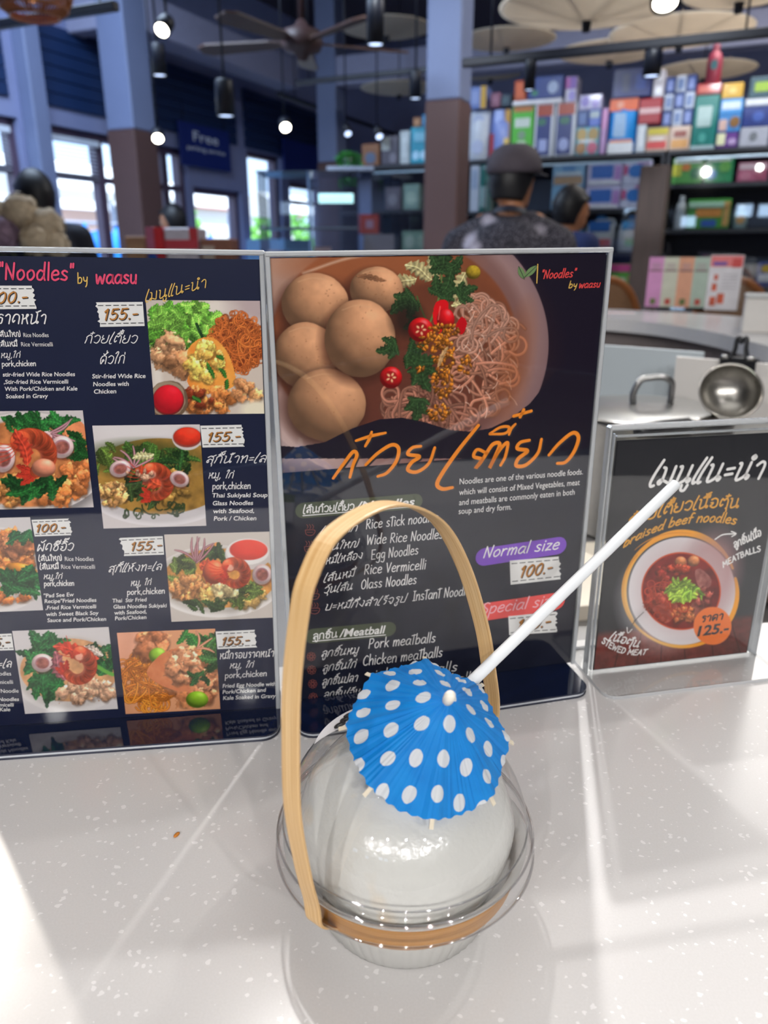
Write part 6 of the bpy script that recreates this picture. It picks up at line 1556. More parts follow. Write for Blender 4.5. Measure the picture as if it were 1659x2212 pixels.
def pack(x0, x1, yb, zb, h, name, cat, body, panels, label, kind='box', dep=.16, back=0.0, group='packs on the shop shelves', Q=QS):
    # one packet standing with its front on the shelf edge; panels = (u0, v0, u1, v1, colour) in fractions of the front
    p0, _ = atq(x0, yb, Q + back); p1, _ = atq(x1, yb, Q + back); w = p1 - p0
    t = thing(name, label, cat, tuple(G((p0 + p1) / 2, Q + back + dep / 2 + .012, zb + .0015)), -GA, group)
    mb = MB()
    if kind == 'box': mb.box((0, 0, h / 2), (w, dep, h), 0, bev=.006)
    elif kind == 'bag':                   # soft packet: round front, pinched top
        n = 12; vs = []
        for z, k in ((0, .86), (.03, .97), (.25, 1), (.6, 1), (.85, .8), (.97, .35), (1, .12)):
            for i in range(n):
                a = 2 * PI * i / n; cx, sy = math.cos(a), math.sin(a)
                vs.append((w / 2 * math.copysign(abs(cx) ** .35, cx) * (.97 + .03 * k), dep / 2 * k * math.copysign(abs(sy) ** .55, sy), z * h))
        mb.add(vs, [(j * n + i, j * n + (i + 1) % n, (j + 1) * n + (i + 1) % n, (j + 1) * n + i) for j in range(6) for i in range(n)] + [tuple(range(n)), tuple(range(6 * n, 7 * n))], 0, True)
    elif kind == 'jug':
        n = 24; vs = []
        for z, k in ((0, .9), (.02, 1), (.5, 1), (.72, .9), (.84, .45), (.86, .34), (.9, .34)):
            for i in range(n):
                a = 2 * PI * i / n; cx, sy = math.cos(a), math.sin(a); vs.append((w / 2 * k * math.copysign(abs(cx) ** .6, cx), dep / 2 * k * math.copysign(abs(sy) ** .6, sy), z * h))
        mb.add(vs, [(j * n + i, j * n + (i + 1) % n, (j + 1) * n + (i + 1) % n, (j + 1) * n + i) for j in range(6) for i in range(n)] + [tuple(range(n)), tuple(range(6 * n, 7 * n))], 0, True)
        m2 = MB(); m2.lathe([(w * .19, h * .885), (w * .19, h * .985), (w * .17, h), (0, h)], 20); m2.build('cap', pm(panels[0][4]), t)
        m2 = MB(); m2.tube(spline([(w * .12, 0, h * .86), (w * .36, 0, h * .88), (w * .46, 0, h * .74), (w * .42, 0, h * .6)], 6), w * .05, 8); m2.build('handle', pm(body), t); panels = panels[1:]
    elif kind == 'bottle':
        mb.lathe([(0, 0), (w * .46, 0), (w * .5, h * .03), (w * .5, h * .62), (w * .38, h * .76), (w * .2, h * .84), (w * .2, h * .9)], 24)
        m2 = MB(); m2.lathe([(w * .23, h * .88), (w * .23, h * .99), (0, h)], 20); m2.build('cap', pm(panels[0][4]), t); panels = panels[1:]
    mb.build('body', pm(body), t)
    for k, (u0, v0, u1, v1, c) in enumerate(panels):
        y = -dep / 2 - .003 - .0012 * k
        if kind in ('bag',): y = -dep / 2 * (1.0 if v1 < .8 else .8) - .003 - .0012 * k
        if kind == 'bottle': y = -w / 2 - .002 - .0012 * k
        m2 = MB(); cx, cz, ww, hh = ((u0 + u1) / 2 - .5) * w, (v0 + v1) / 2 * h, (u1 - u0) * w, (v1 - v0) * h
        P = rounded(cx - ww / 2, cz - hh / 2, cx + ww / 2, cz + hh / 2, min(ww, hh) * (.48 if abs(ww - hh) < .35 * ww and ww < .75 * w else .12))
        m2.add([(a, y, b) for a, b in P] + [(a, y + .003, b) for a, b in P], [tuple(range(len(P)))] + [(i, (i + 1) % len(P), len(P) + (i + 1) % len(P), len(P) + i) for i in range(len(P))]); m2.build('label_panel', pm(c), t)
    return t
NV, WH, TL, BL, RD, OR, YL, GN, PK, PU = '#1c3276', '#d5dbe6', '#1f8f88', '#2f86d8', '#a8303a', '#d8642c', '#d8a820', '#56a83a', '#d07ab0', '#7a50b4'
T1 = 'standing on the top shelf'
# -- top shelf, left to right; second tier stands on the first
pack(1008, 1052, 343, L1, .37, 'tall_pouch', 'packet', WH, [(.2, .62, .75, .88, '#b8c2e0'), (.2, .12, .8, .4, '#c2cbe8')], 'tall pale white pouch on the top shelf beside the central pillar', 'bag')
pack(1010, 1044, 343, L1 + .371, .155, 'snack_packet', 'packet', '#6f86c8', [(.66, .0, 1, 1, YL), (.1, .2, .55, .8, '#93a5dc')], 'blue and yellow packet lying over the tall white pouch', 'box')
pack(1055, 1098, 341, L1, .37, 'tall_pouch', 'packet', '#7486c6', [(.0, .0, .2, .5, RD), (.7, .05, .98, .95, '#b58a34'), (.2, .52, .6, .95, '#9fb0e4'), (.72, .1, .95, .4, '#dcc070')], 'tall blue packet with gold and red sides on the top shelf', 'bag')
pack(1052, 1074, 341, L1 + .371, .10, 'small_carton', 'box', '#7c4a62', [(.2, .3, .8, .7, '#8f5c74')], 'plum coloured carton on top of the blue and gold packet')
pack(1075, 1097, 341, L1 + .371, .085, 'small_carton', 'box', '#203446', [(.2, .3, .8, .7, '#2c4a58')], 'dark green carton next to the plum coloured carton')
pack(1101, 1147, 338, L1, .36, 'tall_box', 'box', '#4fb43a', [(.08, .90, .95, 1, '#b0703a'), (.15, .60, .85, .78, '#c6d2cc'), (.32, .36, .66, .54, '#7a9a80'), (.3, .26, .7, .34, '#b9d8b4')], 'tall bright green box with grey patches on the top shelf')
pack(1100, 1206, 338, L1 + .368, .035, 'flat_carton', 'box', '#d6d6de', [(.03, .2, .97, .8, '#e2e2ea')], 'flat white carton lying across the green and navy boxes', dep=.18)
pack(1150, 1191, 336, L1, .365, 'tall_box', 'box', WH, [(.12, .03, .86, .78, NV), (.12, .78, .92, .99, '#a03c28'), (.28, .1, .7, .34, '#98a4d4'), (.14, .6, .6, .74, '#2f6a5c')], 'navy box in a white frame with red top, left of the pair')
pack(1195, 1238, 334, L1, .365, 'tall_box', 'box', WH, [(.08, .03, .84, .78, NV), (.1, .78, .92, .99, '#a03c28'), (.22, .1, .7, .34, '#98a4d4'), (.2, .6, .7, .74, '#2f6a5c')], 'navy box in a white frame with red top, right of the pair')
pack(1103, 1128, 338, L1 + .404, .135, 'small_carton', 'box', '#b04e28', [(.15, .15, .8, .85, '#c45c30')], 'rust orange carton on top of the flat white carton')
pack(1131, 1205, 338, L1 + .404, .150, 'wide_carton', 'box', '#1c3c86', [(.58, .2, .86, .75, '#9fb0d2'), (.12, .15, .3, .4, '#2f7a66')], 'wide blue carton with a pale square on the flat white carton')
pack(1211, 1235, 334, L1 + .367, .17, 'snack_packet', 'packet', '#cfcbe0', [(.05, .5, .95, .98, '#6a34a8'), (.3, .05, .9, .45, '#8d83d0'), (0, .55, .4, .95, '#9c3a9c')], 'purple and white packet on the right navy framed box', 'box')
pack(1241, 1290, 333, L1, .19, 'variety_box', 'box', '#7cb8c8', [(.03, .5, .46, .96, '#b69a5a'), (.52, .5, .96, .96, '#a68a4c'), (.03, .04, .46, .46, '#a87a4a'), (.52, .04, .96, .46, '#c2587a'), (.2, .45, .8, .55, '#e0e6ec')], 'turquoise box of small brown and pink pictures on the top shelf')
pack(1240, 1264, 333, L1 + .191, .115, 'small_carton', 'box', '#2c4a86', [(.2, .2, .8, .8, '#4a6aa8')], 'blue carton stacked on the turquoise picture box at its left')
pack(1265, 1290, 333, L1 + .191, .115, 'small_carton', 'box', '#4c6ac4', [(.1, .5, .9, .9, '#9fb0bc')], 'blue carton with a grey stripe stacked on the turquoise picture box')
pack(1242, 1290, 333, L1 + .307, .10, 'wide_carton', 'box', '#b9b6d8', [(.1, .2, .45, .9, '#7a6cc0'), (.55, .1, .9, .7, '#8f80cc')], 'white and violet carton topmost over the turquoise picture box')
pack(1293, 1306, 331, L1, .31, 'slim_packet', 'packet', '#b48ec2', [(.1, .55, .9, .95, '#c88ac0')], 'slim lilac packet left of the blue and orange drum', dep=.14)
pack(1308, 1368, 329, L1, .365, 'big_pouch', 'packet', '#1f8fe0', [(.0, .78, 1, 1, '#e0622e'), (.2, .3, .62, .74, '#93b8e0'), (.05, .0, .95, .2, '#dfe3ea'), (.1, .2, .9, .25, '#e08a62'), (.25, .82, .5, .96, '#e89a80')], 'big blue pouch with an orange top and white foot', 'bag', dep=.2)
pack(1310, 1392, 329, L1 + .367, .19, 'wide_carton', 'box', '#182a6c', [(.26, .2, .44, .8, '#3c4468'), (.6, .25, .85, .75, '#24408c')], 'wide navy carton resting on the blue and orange pouch')
pack(1371, 1391, 327, L1, .185, 'slim_packet', 'packet', '#c6d0dc', [(.3, .2, .8, .9, '#e2e8f0')], 'slim pale packet right of the blue and orange pouch', dep=.14)
pack(1393, 1441, 327, L1, .158, 'snack_packet', 'packet', '#d2b8a8', [(.05, .7, .95, .98, '#d0c030'), (.04, .12, .9, .42, '#d24444'), (.2, .44, .8, .62, '#e6d8d0')], 'yellow and red packet on the top shelf', 'box')
pack(1371, 1418, 327, L1 + .187, .165, 'snack_packet', 'packet', '#a82c38', [(.02, .4, .98, .62, '#d6b0b4')], 'red packet with a pale stripe on the yellow and red packet', 'box')
pack(1396, 1419, 327, L1 + .353, .175, 'small_carton', 'box', '#bdbcc8', [(.2, .1, .8, .4, '#e6eaf4'), (.4, .6, .8, .9, '#dfe2ee')], 'pale grey carton on top of the red packet')
pack(1443, 1487, 325, L1, .16, 'snack_packet', 'packet', '#d8c2b4', [(.1, .1, .9, .45, '#d8a060'), (.2, .55, .8, .8, '#9a5a52')], 'peach and white packet left of the teal drum', 'box')
for r in range(3):
    for c in range(3):
        x = 1422 + c * 21.8; dk = (r + c) % 2
        pack(x, x + 21, 326, L1 + (.161 if True else 0) + r * .107 + (.027 if c == 0 and False else 0), .106, 'small_carton', 'box', ('#2c4584', '#b9c4da')[dk], [(.2, .2, .8, .8, ('#7d90cc', '#6c84b4')[dk])],
             '%s carton, %s row, %s column of the nine small stacked cartons' % (('navy', 'pale blue')[dk], ('lowest', 'middle', 'top')[r], ('left', 'middle', 'right')[c]), dep=.14, back=.03 if c == 0 else .0)
pack(1490, 1541, 323, L1, .345, 'teal_drum', 'packet', '#0f7a74', [(.15, .42, .75, .80, '#a9c4c4'), (.0, .0, 1, .07, '#a8c0c8'), (.3, .12, .6, .3, '#4aa49c')], 'teal drum with a pale round picture on the top shelf', 'box')
pack(1489, 1541, 323, L1 + .347, .07, 'red_lid_box', 'box', '#a01c20', [(.1, .25, .75, .75, '#c24a34')], 'red box resting on the teal drum', dep=.18)
pack(1503, 1536, 323, L1 + .417, .245, 'red_bottle', 'bottle', '#9c3c50', [(0, 0, 1, 1, '#8a3448'), (.28, .34, .72, .58, '#4c7a86')], 'tall red bottle standing highest on the red box', 'bottle', dep=.10)
pack(1546, 1590, 321, L1, .10, 'snack_packet', 'packet', '#64388c', [(.0, .2, .4, .95, '#e6e8c0'), (.55, .2, .95, .6, '#b9a0d0')], 'purple and cream packet right of the teal drum', 'box')
pack(1544, 1592, 321, L1 + .101, .115, 'snack_packet', 'packet', '#3f86c8', [(.5, .25, .95, .85, '#8a6438'), (.05, .1, .4, .7, '#d8b8b0')], 'blue packet with a brown cookie on the purple packet', 'box')
pack(1544, 1592, 321, L1 + .217, .095, 'snack_packet', 'packet', '#4a9ade', [(.08, .3, .9, .8, '#c9d8ee')], 'light blue and white packet under the yellow one', 'box')
pack(1544, 1588, 321, L1 + .313, .095, 'snack_packet', 'packet', '#d2a41c', [(.3, .3, .7, .7, '#e8cc70')], 'yellow packet topmost right of the teal drum', 'box')
pack(1594, 1656, 320, L1, .125, 'wide_carton', 'box', '#a9adbc', [(.34, .3, .62, .75, '#70767e')], 'grey white carton with a dark square at the right end')
pack(1594, 1656, 320, L1 + .126, .125, 'wide_carton', 'box', '#1e3480', [(.35, .25, .75, .75, '#3f5cb0')], 'navy carton above the grey white one at the right end')
pack(1596, 1652, 320, L1 + .252, .05, 'flat_carton', 'box', '#c2c8d4', [(.05, .2, .9, .8, '#d6dbe6')], 'flat white carton above the navy one at the right end')
pack(1600, 1660, 320, L1 + .303, .13, 'snack_packet', 'packet', '#1d4a5c', [(.2, .3, .8, .75, '#93b824'), (.75, .3, .98, .95, '#6c9a20')], 'dark teal packet with a lime patch topmost at the right end', 'box')
# -- paper goods under the top shelf
for row, z in ((0, L2), (1, L2 + .168)):
    rn = ('lower', 'upper')[row]
    pack(1188, 1256, 452, z, .166, 'tissue_pack', 'packet', '#8cc0ea', [(.05, .1, .95, .45, '#b99a7c'), (.1, .5, .9, .62, '#d8e6f2'), (.3, .66, .7, .9, '#5f9edc')], 'light blue tissue pack with a tan band, %s of two' % rn, 'box')
    pack(1262, 1336, 450, z, .166, 'tissue_pack', 'packet', '#c9c6ec', [(.12, .3, .75, .85, '#2a6cc8'), (.78, .2, .98, .8, '#b48ad0'), (.05, .04, .95, .2, '#e6e8f6')], 'white and violet tissue pack with a blue patch, %s left' % rn, 'box')
    pack(1338, 1398, 448, z, .166, 'tissue_pack', 'packet', '#cdd2f0', [(.2, .3, .8, .82, '#2f7ad0'), (.02, .4, .18, .8, '#c0508a'), (.5, .84, .95, .96, '#d088c0')], 'white tissue pack with a blue patch and pink edge, %s right' % rn, 'box')
pack(1012, 1032, 470, L2, .35, 'white_box', 'box', '#c3ccdc', [(.2, .5, .8, .9, '#9fb0cc')], 'tall white box between the pillar and the person in the cap', 'box')
pack(1033, 1058, 470, L2, .35, 'teal_box', 'box', '#1f7a76', [(.1, .1, .6, .55, '#a9c8cc'), (.3, .65, .9, .9, '#2f968c')], 'tall teal box right beside the person in the cap', 'box')
pack(1258, 1322, 545, L3, .27, 'detergent_jug', 'bottle', '#d2dae6', [(0, 0, 1, 1, BL), (.15, .55, .85, .82, '#2272d0'), (.5, .15, .9, .35, '#d66a72')], 'white detergent jug with a blue label, left', 'jug', dep=.15)
pack(1328, 1392, 545, L3, .27, 'detergent_jug', 'bottle', '#d8dee8', [(0, 0, 1, 1, BL), (.15, .6, .85, .82, '#4aa0e2'), (.3, .15, .8, .35, '#9ac4ae')], 'white detergent jug with a pale blue label, right', 'jug', dep=.15)
pack(1205, 1252, 545, L3, .25, 'cleaner_bag', 'packet', '#58b4dc', [(.2, .3, .8, .7, '#cfe6f0')], 'light blue refill bag half behind the person in navy', 'bag')
pack(1316, 1386, 612, L4, .155, 'snack_packet', 'packet', '#62b02c', [(.0, .62, 1, .98, '#e0529a'), (.55, .12, .85, .5, '#c8a05a'), (.3, .08, .5, .35, '#cfe0c0')], 'green packet with a pink top low left of the wooden post', 'box')
# -- right of the post
pack(1449, 1514, 397, R2, .175, 'tissue_pack', 'packet', '#4fa04a', [(.05, .78, .95, .98, '#d2dcd8'), (.02, .3, .3, .75, '#c8c83c'), (.6, .2, .95, .6, '#16764e'), (.3, .5, .6, .75, '#d07a34')], 'green and white pack on the upper right shelf, left one', 'box')
pack(1518, 1580, 396, R2, .175, 'tissue_pack', 'packet', '#189058', [(.05, .8, .9, .98, '#cdd9d2'), (.1, .15, .45, .5, '#2f86c8'), (.5, .4, .9, .8, '#66b050')], 'deep green and white pack on the upper right shelf', 'box')
pack(1590, 1655, 394, R2, .125, 'tissue_pack', 'packet', '#b45a7c', [(.05, .65, .95, .95, '#dcc0cc'), (.1, .1, .45, .55, '#c87a94'), (.55, .1, .95, .55, '#a84468')], 'rose pink pack at the right end of the shelf', 'box')
pack(1452, 1478, 497, R3, .235, 'white_bottle', 'bottle', '#c9d0d6', [(0, 0, 1, 1, '#e0e4e8'), (.2, .2, .8, .55, '#aebac6')], 'white bottle just right of the wooden post', 'bottle', dep=.1)
pack(1480, 1572, 497, R3, .205, 'snack_packet', 'packet', '#3f9438', [(.2, .4, .8, .68, '#d08a3c'), (.02, .7, .95, .9, '#a8d0b8'), (.35, .08, .7, .3, '#2558b0'), (.84, .1, .98, .9, '#c29a5a')], 'green packet with an orange stripe on the middle right shelf', 'box')
pack(1580, 1612, 496, R3, .16, 'glass_jar', 'jar', '#8fa8ac', [(0, 0, 1, 1, '#c9d2d4'), (.2, .2, .8, .6, '#b8905a')], 'grey jar right of the green and orange packet', 'bottle', dep=.1)
pack(1453, 1468, 608, L4, .17, 'drink_can', 'can', '#4a9a3c', [(0, 0, 1, 1, '#c65a4c'), (.1, .35, .9, .65, '#e0c040')], 'green drink bottle with a red cap above the striped menu stand', 'bottle', dep=.08)
pack(1471, 1496, 608, L4, .19, 'drink_can', 'can', '#d8b050', [(.1, .4, .9, .85, '#dfe0e8'), (.2, .15, .8, .4, '#3a5cae')], 'yellow drink carton above the striped menu stand', 'box', dep=.08)
pack(1500, 1628, 606, L4, .20, 'grey_crate', 'crate', '#474c58', [(.04, .08, .96, .92, '#4f5562')], 'dark grey crate above the striped menu stand')
pack(1632, 1675, 605, L4, .17, 'snack_packet', 'packet', '#1c3c8c', [(.1, .2, .9, .5, '#c2c6d4'), (.2, .6, .8, .9, '#c8a83a')], 'dark blue packet right of the grey crate', 'box')
# -- shelf left of the central pillar
def lp(x0, x1, zb, h, body, panels, label, kind='box'): return pack(x0, x1, 352, zb, h, 'shop_packet', 'packet', body, panels, label, kind)
lp(885, 929, 1.955, .27, '#2a98b4', [(.1, .1, .45, .35, '#a9d4ec'), (.5, .1, .9, .35, '#b4d8f0'), (.2, .6, .8, .85, '#7cc0d8')], 'turquoise pack on the shelf left of the central pillar')
lp(890, 908, 1.955 + .271, .07, '#9a6a44', [(.2, .2, .8, .8, '#b07c50')], 'small brown box on the turquoise pack'); lp(909, 930, 1.955 + .271, .09, '#2f8cc0', [(.2, .2, .8, .8, '#66b4dc')], 'small blue box on the turquoise pack')
lp(862, 883, 1.955, .25, '#b9c2c6', [(.2, .2, .8, .8, '#d0d8da')], 'tall white pack left of the turquoise pack'); lp(822, 859, 1.955, .22, '#57525e', [(.05, .5, .5, .95, '#b5b9b4'), (.5, .05, .9, .4, '#7c7884')], 'grey brown pack left of the tall white pack')
lp(780, 818, 1.955, .17, '#8a5c3c', [(.2, .1, .8, .6, '#5c6a84')], 'brown carton at the left end of the turquoise shelf')
lp(870, 905, 1.60, .2, '#8aa8a0', [(.2, .2, .8, .7, '#b4ccc0')], 'sage green pack under the turquoise pack'); lp(830, 864, 1.60, .18, '#6a6470', [(.2, .2, .8, .7, '#8c8894')], 'grey pack on the second shelf left of the pillar')
lp(868, 930, 1.26, .17, '#8cae9c', [(.1, .2, .45, .8, '#c2d6c8'), (.55, .2, .9, .8, '#b0cab8')], 'pale green pack low on the shelf left of the pillar'); lp(815, 860, 1.26, .13, '#4a4c58', [(.2, .2, .8, .7, '#6c7080')], 'dark pack low on the shelf left of the pillar')
# wooden post and the glass case that runs along the shop front
mb = MB(); gbox(mb, -.09, .09, -.09, .09, 0, 1.785, 0, .008); tag(mb.build('wooden_post', mat('dark_brown_wood', '#4a3b36', .5, var=.15, nscale=14, stretch=(6, 6, .6)), None, tuple(G(-.545, 5.58, 0)), GR), 'dark brown wooden post standing before the shop shelves', 'post')
CASEG = clear('case_glass', (.97, .985, .985), 1.5, .02, 1.0, .24)
gc = thing('glass_case', 'long glass case with a bright top edge in front of the shop shelves', 'display case', tuple(G(-1.1, 5.72, 0)), -GA)
mb = MB(); mb.box((.02, 0, .45), (4.2, .05, .9)); mb.build('cabinet', mat('case_cabinet', '#5c5a60', .5), gc)
for x0, x1 in ((-2.10, -1.02), (-.66, .50), (.66, 2.12)):
    mb = MB(); mb.box(((x0 + x1) / 2, 0, 1.365), (x1 - x0 - .01, .008, .93)); mb.build('glass_pane', CASEG, gc)
    mb = MB(); mb.box(((x0 + x1) / 2, 0, 1.838), (x1 - x0, .02, .014), 0, bev=.003); mb.build('top_edge', mat('case_edge', '#b9d2e6', .15, metal=.3), gc)
for x in (-2.10, -1.62): mb = MB(); mb.box((x, -.01, 1.37), (.02, .02, .94)); mb.build('edge_post', mat('case_post', '#8ea4c4', .25, metal=.3), gc)
# ------------------------------------------------------------------ the tall counter at the far side of the bar
ic = spline([(1.30, 1.02), (1.02, 1.30), (.90, 1.72), (.90, 2.10), (.80, 2.45), (.45, 2.72), (-.2, 2.86), (-1.0, 2.92), (-1.8, 2.92)], 8); oc = spline([(1.72, 1.25), (1.46, 1.5), (1.34, 1.80), (1.32, 2.25), (1.16, 2.72), (.72, 3.06), (-.1, 3.24), (-1.0, 3.30), (-1.8, 3.30)], 8)
mb = MB()
for z0, z1, ins, mi in ((1.012, 1.05, 0, 0), (0, 1.0119, .05, 1)):
    A_ = [np.array(p) for p in ic]; O_ = [np.array(p) for p in oc]; n = len(A_); ri, ro = [], []
    for a, o in zip(A_, O_): d = (o - a) / np.hypot(*(o - a)); ri.append(a + d * ins); ro.append(o - d * ins)
    mb.add([(p[0], p[1], z) for z in (z0, z1) for p in ri + ro], [f_ for i in range(n - 1) for f_ in ((2 * n + i, 2 * n + i + 1, 3 * n + i + 1, 3 * n + i), (i, n + i, n + i + 1, i + 1), (i, i + 1, 2 * n + i + 1, 2 * n + i), (n + i, 3 * n + i, 3 * n + i + 1, n + i + 1))] + [(0, 2 * n, 3 * n, n), (n - 1, 2 * n - 1, 4 * n - 1, 3 * n - 1)], mi)
tag(mb.build('raised_counter', [STONE, mat('raised_counter_front', '#8f8583', .5)]), 'taller white counter curving behind the cooking station', 'counter')
# ------------------------------------------------------------------ goods seen over the left card
dt = thing('display_table', 'wooden table of boxes seen over the left noodle card', 'table', (-.92, 4.1, 0)); mb = MB(); mb.box((0, 0, 1.13), (1.0, .5, .04), 0, bev=.004); mb.build('table_top', mat('table_wood', '#7a5a44', .5, var=.15), dt)
for sx in (-1, 1):
    for sy in (-1, 1): mb = MB(); mb.box((sx * .44, sy * .2, .555), (.06, .06, 1.11)); mb.build('leg', mat('table_wood', '#7a5a44'), dt)
def carton(x0, x1, yt, D, m, label, extra=(), name='carton', cat='box', dep=.2):
    a, b = atd(x0, 545, D), atd(x1, 545, D); h = atd(x0, yt, D).z - 1.15
    t = thing(name, label, cat, ((a.x + b.x) / 2, D + dep / 2, 1.15)); w = b.x - a.x; mb = MB(); mb.box((0, 0, h / 2), (w, dep, h), 0, bev=.005); mb.build('body', m, t)
    for u0, v0, u1, v1, c in extra: mb = MB(); mb.box((((u0 + u1) / 2 - .5) * w, -dep / 2 - .001, (v0 + v1) / 2 * h), ((u1 - u0) * w, .004, (v1 - v0) * h)); mb.build('label_panel', pm(c), t)
    return t
carton(272, 317, 510, 3.95, mat('carton_brown', '#9a7458', .7, var=.1), 'brown carton left of the red and blue box', [(.1, .3, .9, .8, '#a98464')])
carton(319, 356, 490, 3.95, pm('#b83442'), 'red and blue box on the table over the left card', [(.0, 0, .55, .45, '#2450a8'), (.5, .4, 1, 1, '#c8242c'), (0, .5, .45, 1, '#b0607c')])
carton(358, 430, 492, 3.95, pm('#c9c2cc'), 'white packet with a red band beside the red and blue box', [(.0, .55, 1, .75, '#c23a48'), (.75, .75, 1, 1, '#c03038'), (.1, .1, .6, .5, '#d8d2da')], name='snack_packet', cat='packet')
carton(434, 500, 515, 3.95, mat('carton_red_brown', '#8a5a48', .7, var=.1), 'red brown carton right of the white packet', [(.05, .2, .45, .8, '#b9a89a')])
# flower bouquet
fl = atd(52, 548, 2.45); bq = thing('flower_bouquet', 'bouquet of cream dried hydrangeas at the left edge', 'flowers', (fl.x, 3.05 - .0, 1.05)); bq.location = (fl.x * 3.05 / 2.45, 3.05, 1.05)
mb = MB(); mb.lathe([(0, .0), (.05, 0), (.075, .05), (.065, .12), (.045, .16), (.052, .17)], 32); mb.build('vase', mat('vase_clay', '#6f6258', .5), bq)
rn = random.Random(4); CRM = mat('hydrangea_cream', '#c9b79c', .8, var=.15, nscale=60); MAU = mat('hydrangea_mauve', '#8c7488', .8, var=.2, nscale=60)
for k, (x, y, z, r) in enumerate(((-.10, 0, .33, .075), (.02, -.02, .35, .07), (.10, .0, .30, .07), (-.04, -.07, .27, .065), (.08, -.06, .25, .06), (-.13, -.04, .25, .06), (.01, .08, .29, .07), (.14, -.03, .235, .05), (-.19, .02, .30, .06))):
    mb = MB()
    for j in range(120):
        d = Vector((rn.gauss(0, 1), rn.gauss(0, 1), rn.gauss(0, 1))).normalized(); c = Vector((x, y, z)) + d * r * rn.uniform(.85, 1.05); u = d.orthogonal().normalized(); v = d.cross(u); s = .016; a = rn.random() * 3
        u, v = u * math.cos(a) + v * math.sin(a), v * math.cos(a) - u * math.sin(a); mb.add([c - u * s, c + v * s, c + u * s, c - v * s], [(0, 1, 2, 3)])
    mb.ell((x, y, z), (r * .9,) * 3, 14, 8); mb.build('flower_head', MAU if k in (3, 5) else CRM, bq)
    mb = MB(); mb.tube([(0, 0, .12), (x * .5, y * .5, .2), (x, y, z)], .004, 6); mb.build('stem', mat('stem_olive', '#5c6440', .7), bq)
# potted trailing plant on a white ledge
pp = atd(752, 362, 6.0); pl = thing('trailing_plant', 'green trailing plant in a white pot left of the glass case', 'plant', tuple(pp)); mb = MB(); mb.lathe([(0, 0), (.05, 0), (.07, .10), (.062, .10), (.05, .02), (0, .02)], 24); mb.build('pot', mat('white_pot', '#c6ccd6', .5), pl)
mb = MB(); rn = random.Random(9)
for k in range(46):
    a = rn.uniform(0, 6.28); r = rn.uniform(.06, .17); z1 = rn.uniform(-.22, .14)
    P = spline([(0, 0, .1), (r * .5 * math.cos(a), r * .5 * math.sin(a), .16), (r * math.cos(a), r * math.sin(a), .08 + z1 * .4), (r * 1.15 * math.cos(a), r * 1.15 * math.sin(a), z1)], 3); mb.tube(P, .004, 4)
    for p in P[3:]:
        d = Vector((rn.gauss(0, 1), rn.gauss(0, 1), rn.gauss(0, 1))).normalized(); e = d.orthogonal().normalized(); c = Vector(p); mb.add([c - d * .035, c + e * .016, c + d * .035, c - e * .016], [(0, 1, 2, 3)])
mb.build('foliage', mat('plant_green', '#3f9a44', .6, var=.3, nscale=20), pl)
pl.scale = (.55, .55, .6)
wl = thing('wall_ledge', 'white ledge on a grey stand under the trailing plant', 'stand', (pp.x, pp.y, 0)); mb = MB(); mb.box((0.02, .0, pp.z - .015), (.34, .22, .028), 0, bev=.003); mb.build('ledge_top', mat('white_ledge', '#aeb8cc', .5), wl); mb = MB(); mb.box((.12, .05, (pp.z - .03) / 2), (.10, .1, pp.z - .03)); mb.build('upright', mat('ledge_post', '#4f5f86', .5), wl)
# glass display with sweets and a light tube
gd = atd(628, 545, 4.9); cs = thing('glass_display', 'glass display of sweets with a glowing tube seen over the middle card', 'display case', (gd.x + .12, 5.05, 0))
mb = MB(); mb.box((0, 0, .56), (.62, .4, 1.12), 0, bev=.004); mb.build('cabinet', mat('display_cabinet', '#6a6874', .5), cs)
mb = MB(); mb.box((0, -.19, 1.42), (.60, .006, .58)); mb.box((-.30, 0, 1.42), (.006, .38, .58)); mb.box((.30, 0, 1.42), (.006, .38, .58)); mb.build('glass', clear('display_glass', (.97, .98, .99), 1.5, .02, 1.0, .05), cs)
mb = MB(); mb.box((0, 0, 1.715), (.62, .40, .008), 0, bev=.002); mb.build('top_board', clear('display_top', (.95, .97, 1), 1.5, .03, 1.2, .15), cs)
mb = MB(); mb.tube([(.06, -.12, 1.57), (.27, -.12, 1.57)], .028, 14); mb.build('light_tube', lens('case_tube', 1.6, '#b8ecf0'), cs)
mb = MB(); mb.box((0, 0, 1.40), (.60, .36, .010)); mb.build('glass_shelf', mat('display_shelf', '#8fa0b4', .2), cs)
for i, (x, c, c2, h) in enumerate(((-.22, '#c9b8c4', '#8d94c8', .15), (-.08, '#d8d8dc', '#c07a8c', .12), (.07, '#e0c8d0', '#d47a8e', .17), (.21, '#b0a08c', '#7c5a44', .12))):
    t = thing('sweet_packet', ('lilac sweet packet at the left of the glass display', 'white sweet packet second in the glass display', 'pink sweet packet third in the glass display', 'brown sweet packet at the right of the glass display')[i], 'packet', (gd.x + .12 + x, 5.0, 1.1215), 0, 'sweets in the glass display'); mb = MB(); mb.box((0, 0, h / 2), (.11, .08, h), 0, bev=.008); mb.build('body', pm(c), t); mb = MB(); mb.box((0, -.042, h * .55), (.08, .004, h * .4)); mb.build('label_panel', pm(c2), t)
fr_ = atd(785, 505, 5.2); t = thing('red_box', 'dark red box with a pale middle beside the glass display', 'box', (fr_.x + .04, fr_.y + .1, fr_.z)); mb = MB(); mb.box((0, 0, .06), (.12, .12, .12), 0, bev=.004); mb.build('body', pm('#8c1c28'), t); mb = MB(); mb.box((0, -.062, .06), (.05, .004, .05)); mb.build('label_panel', pm('#8a6a8c'), t)
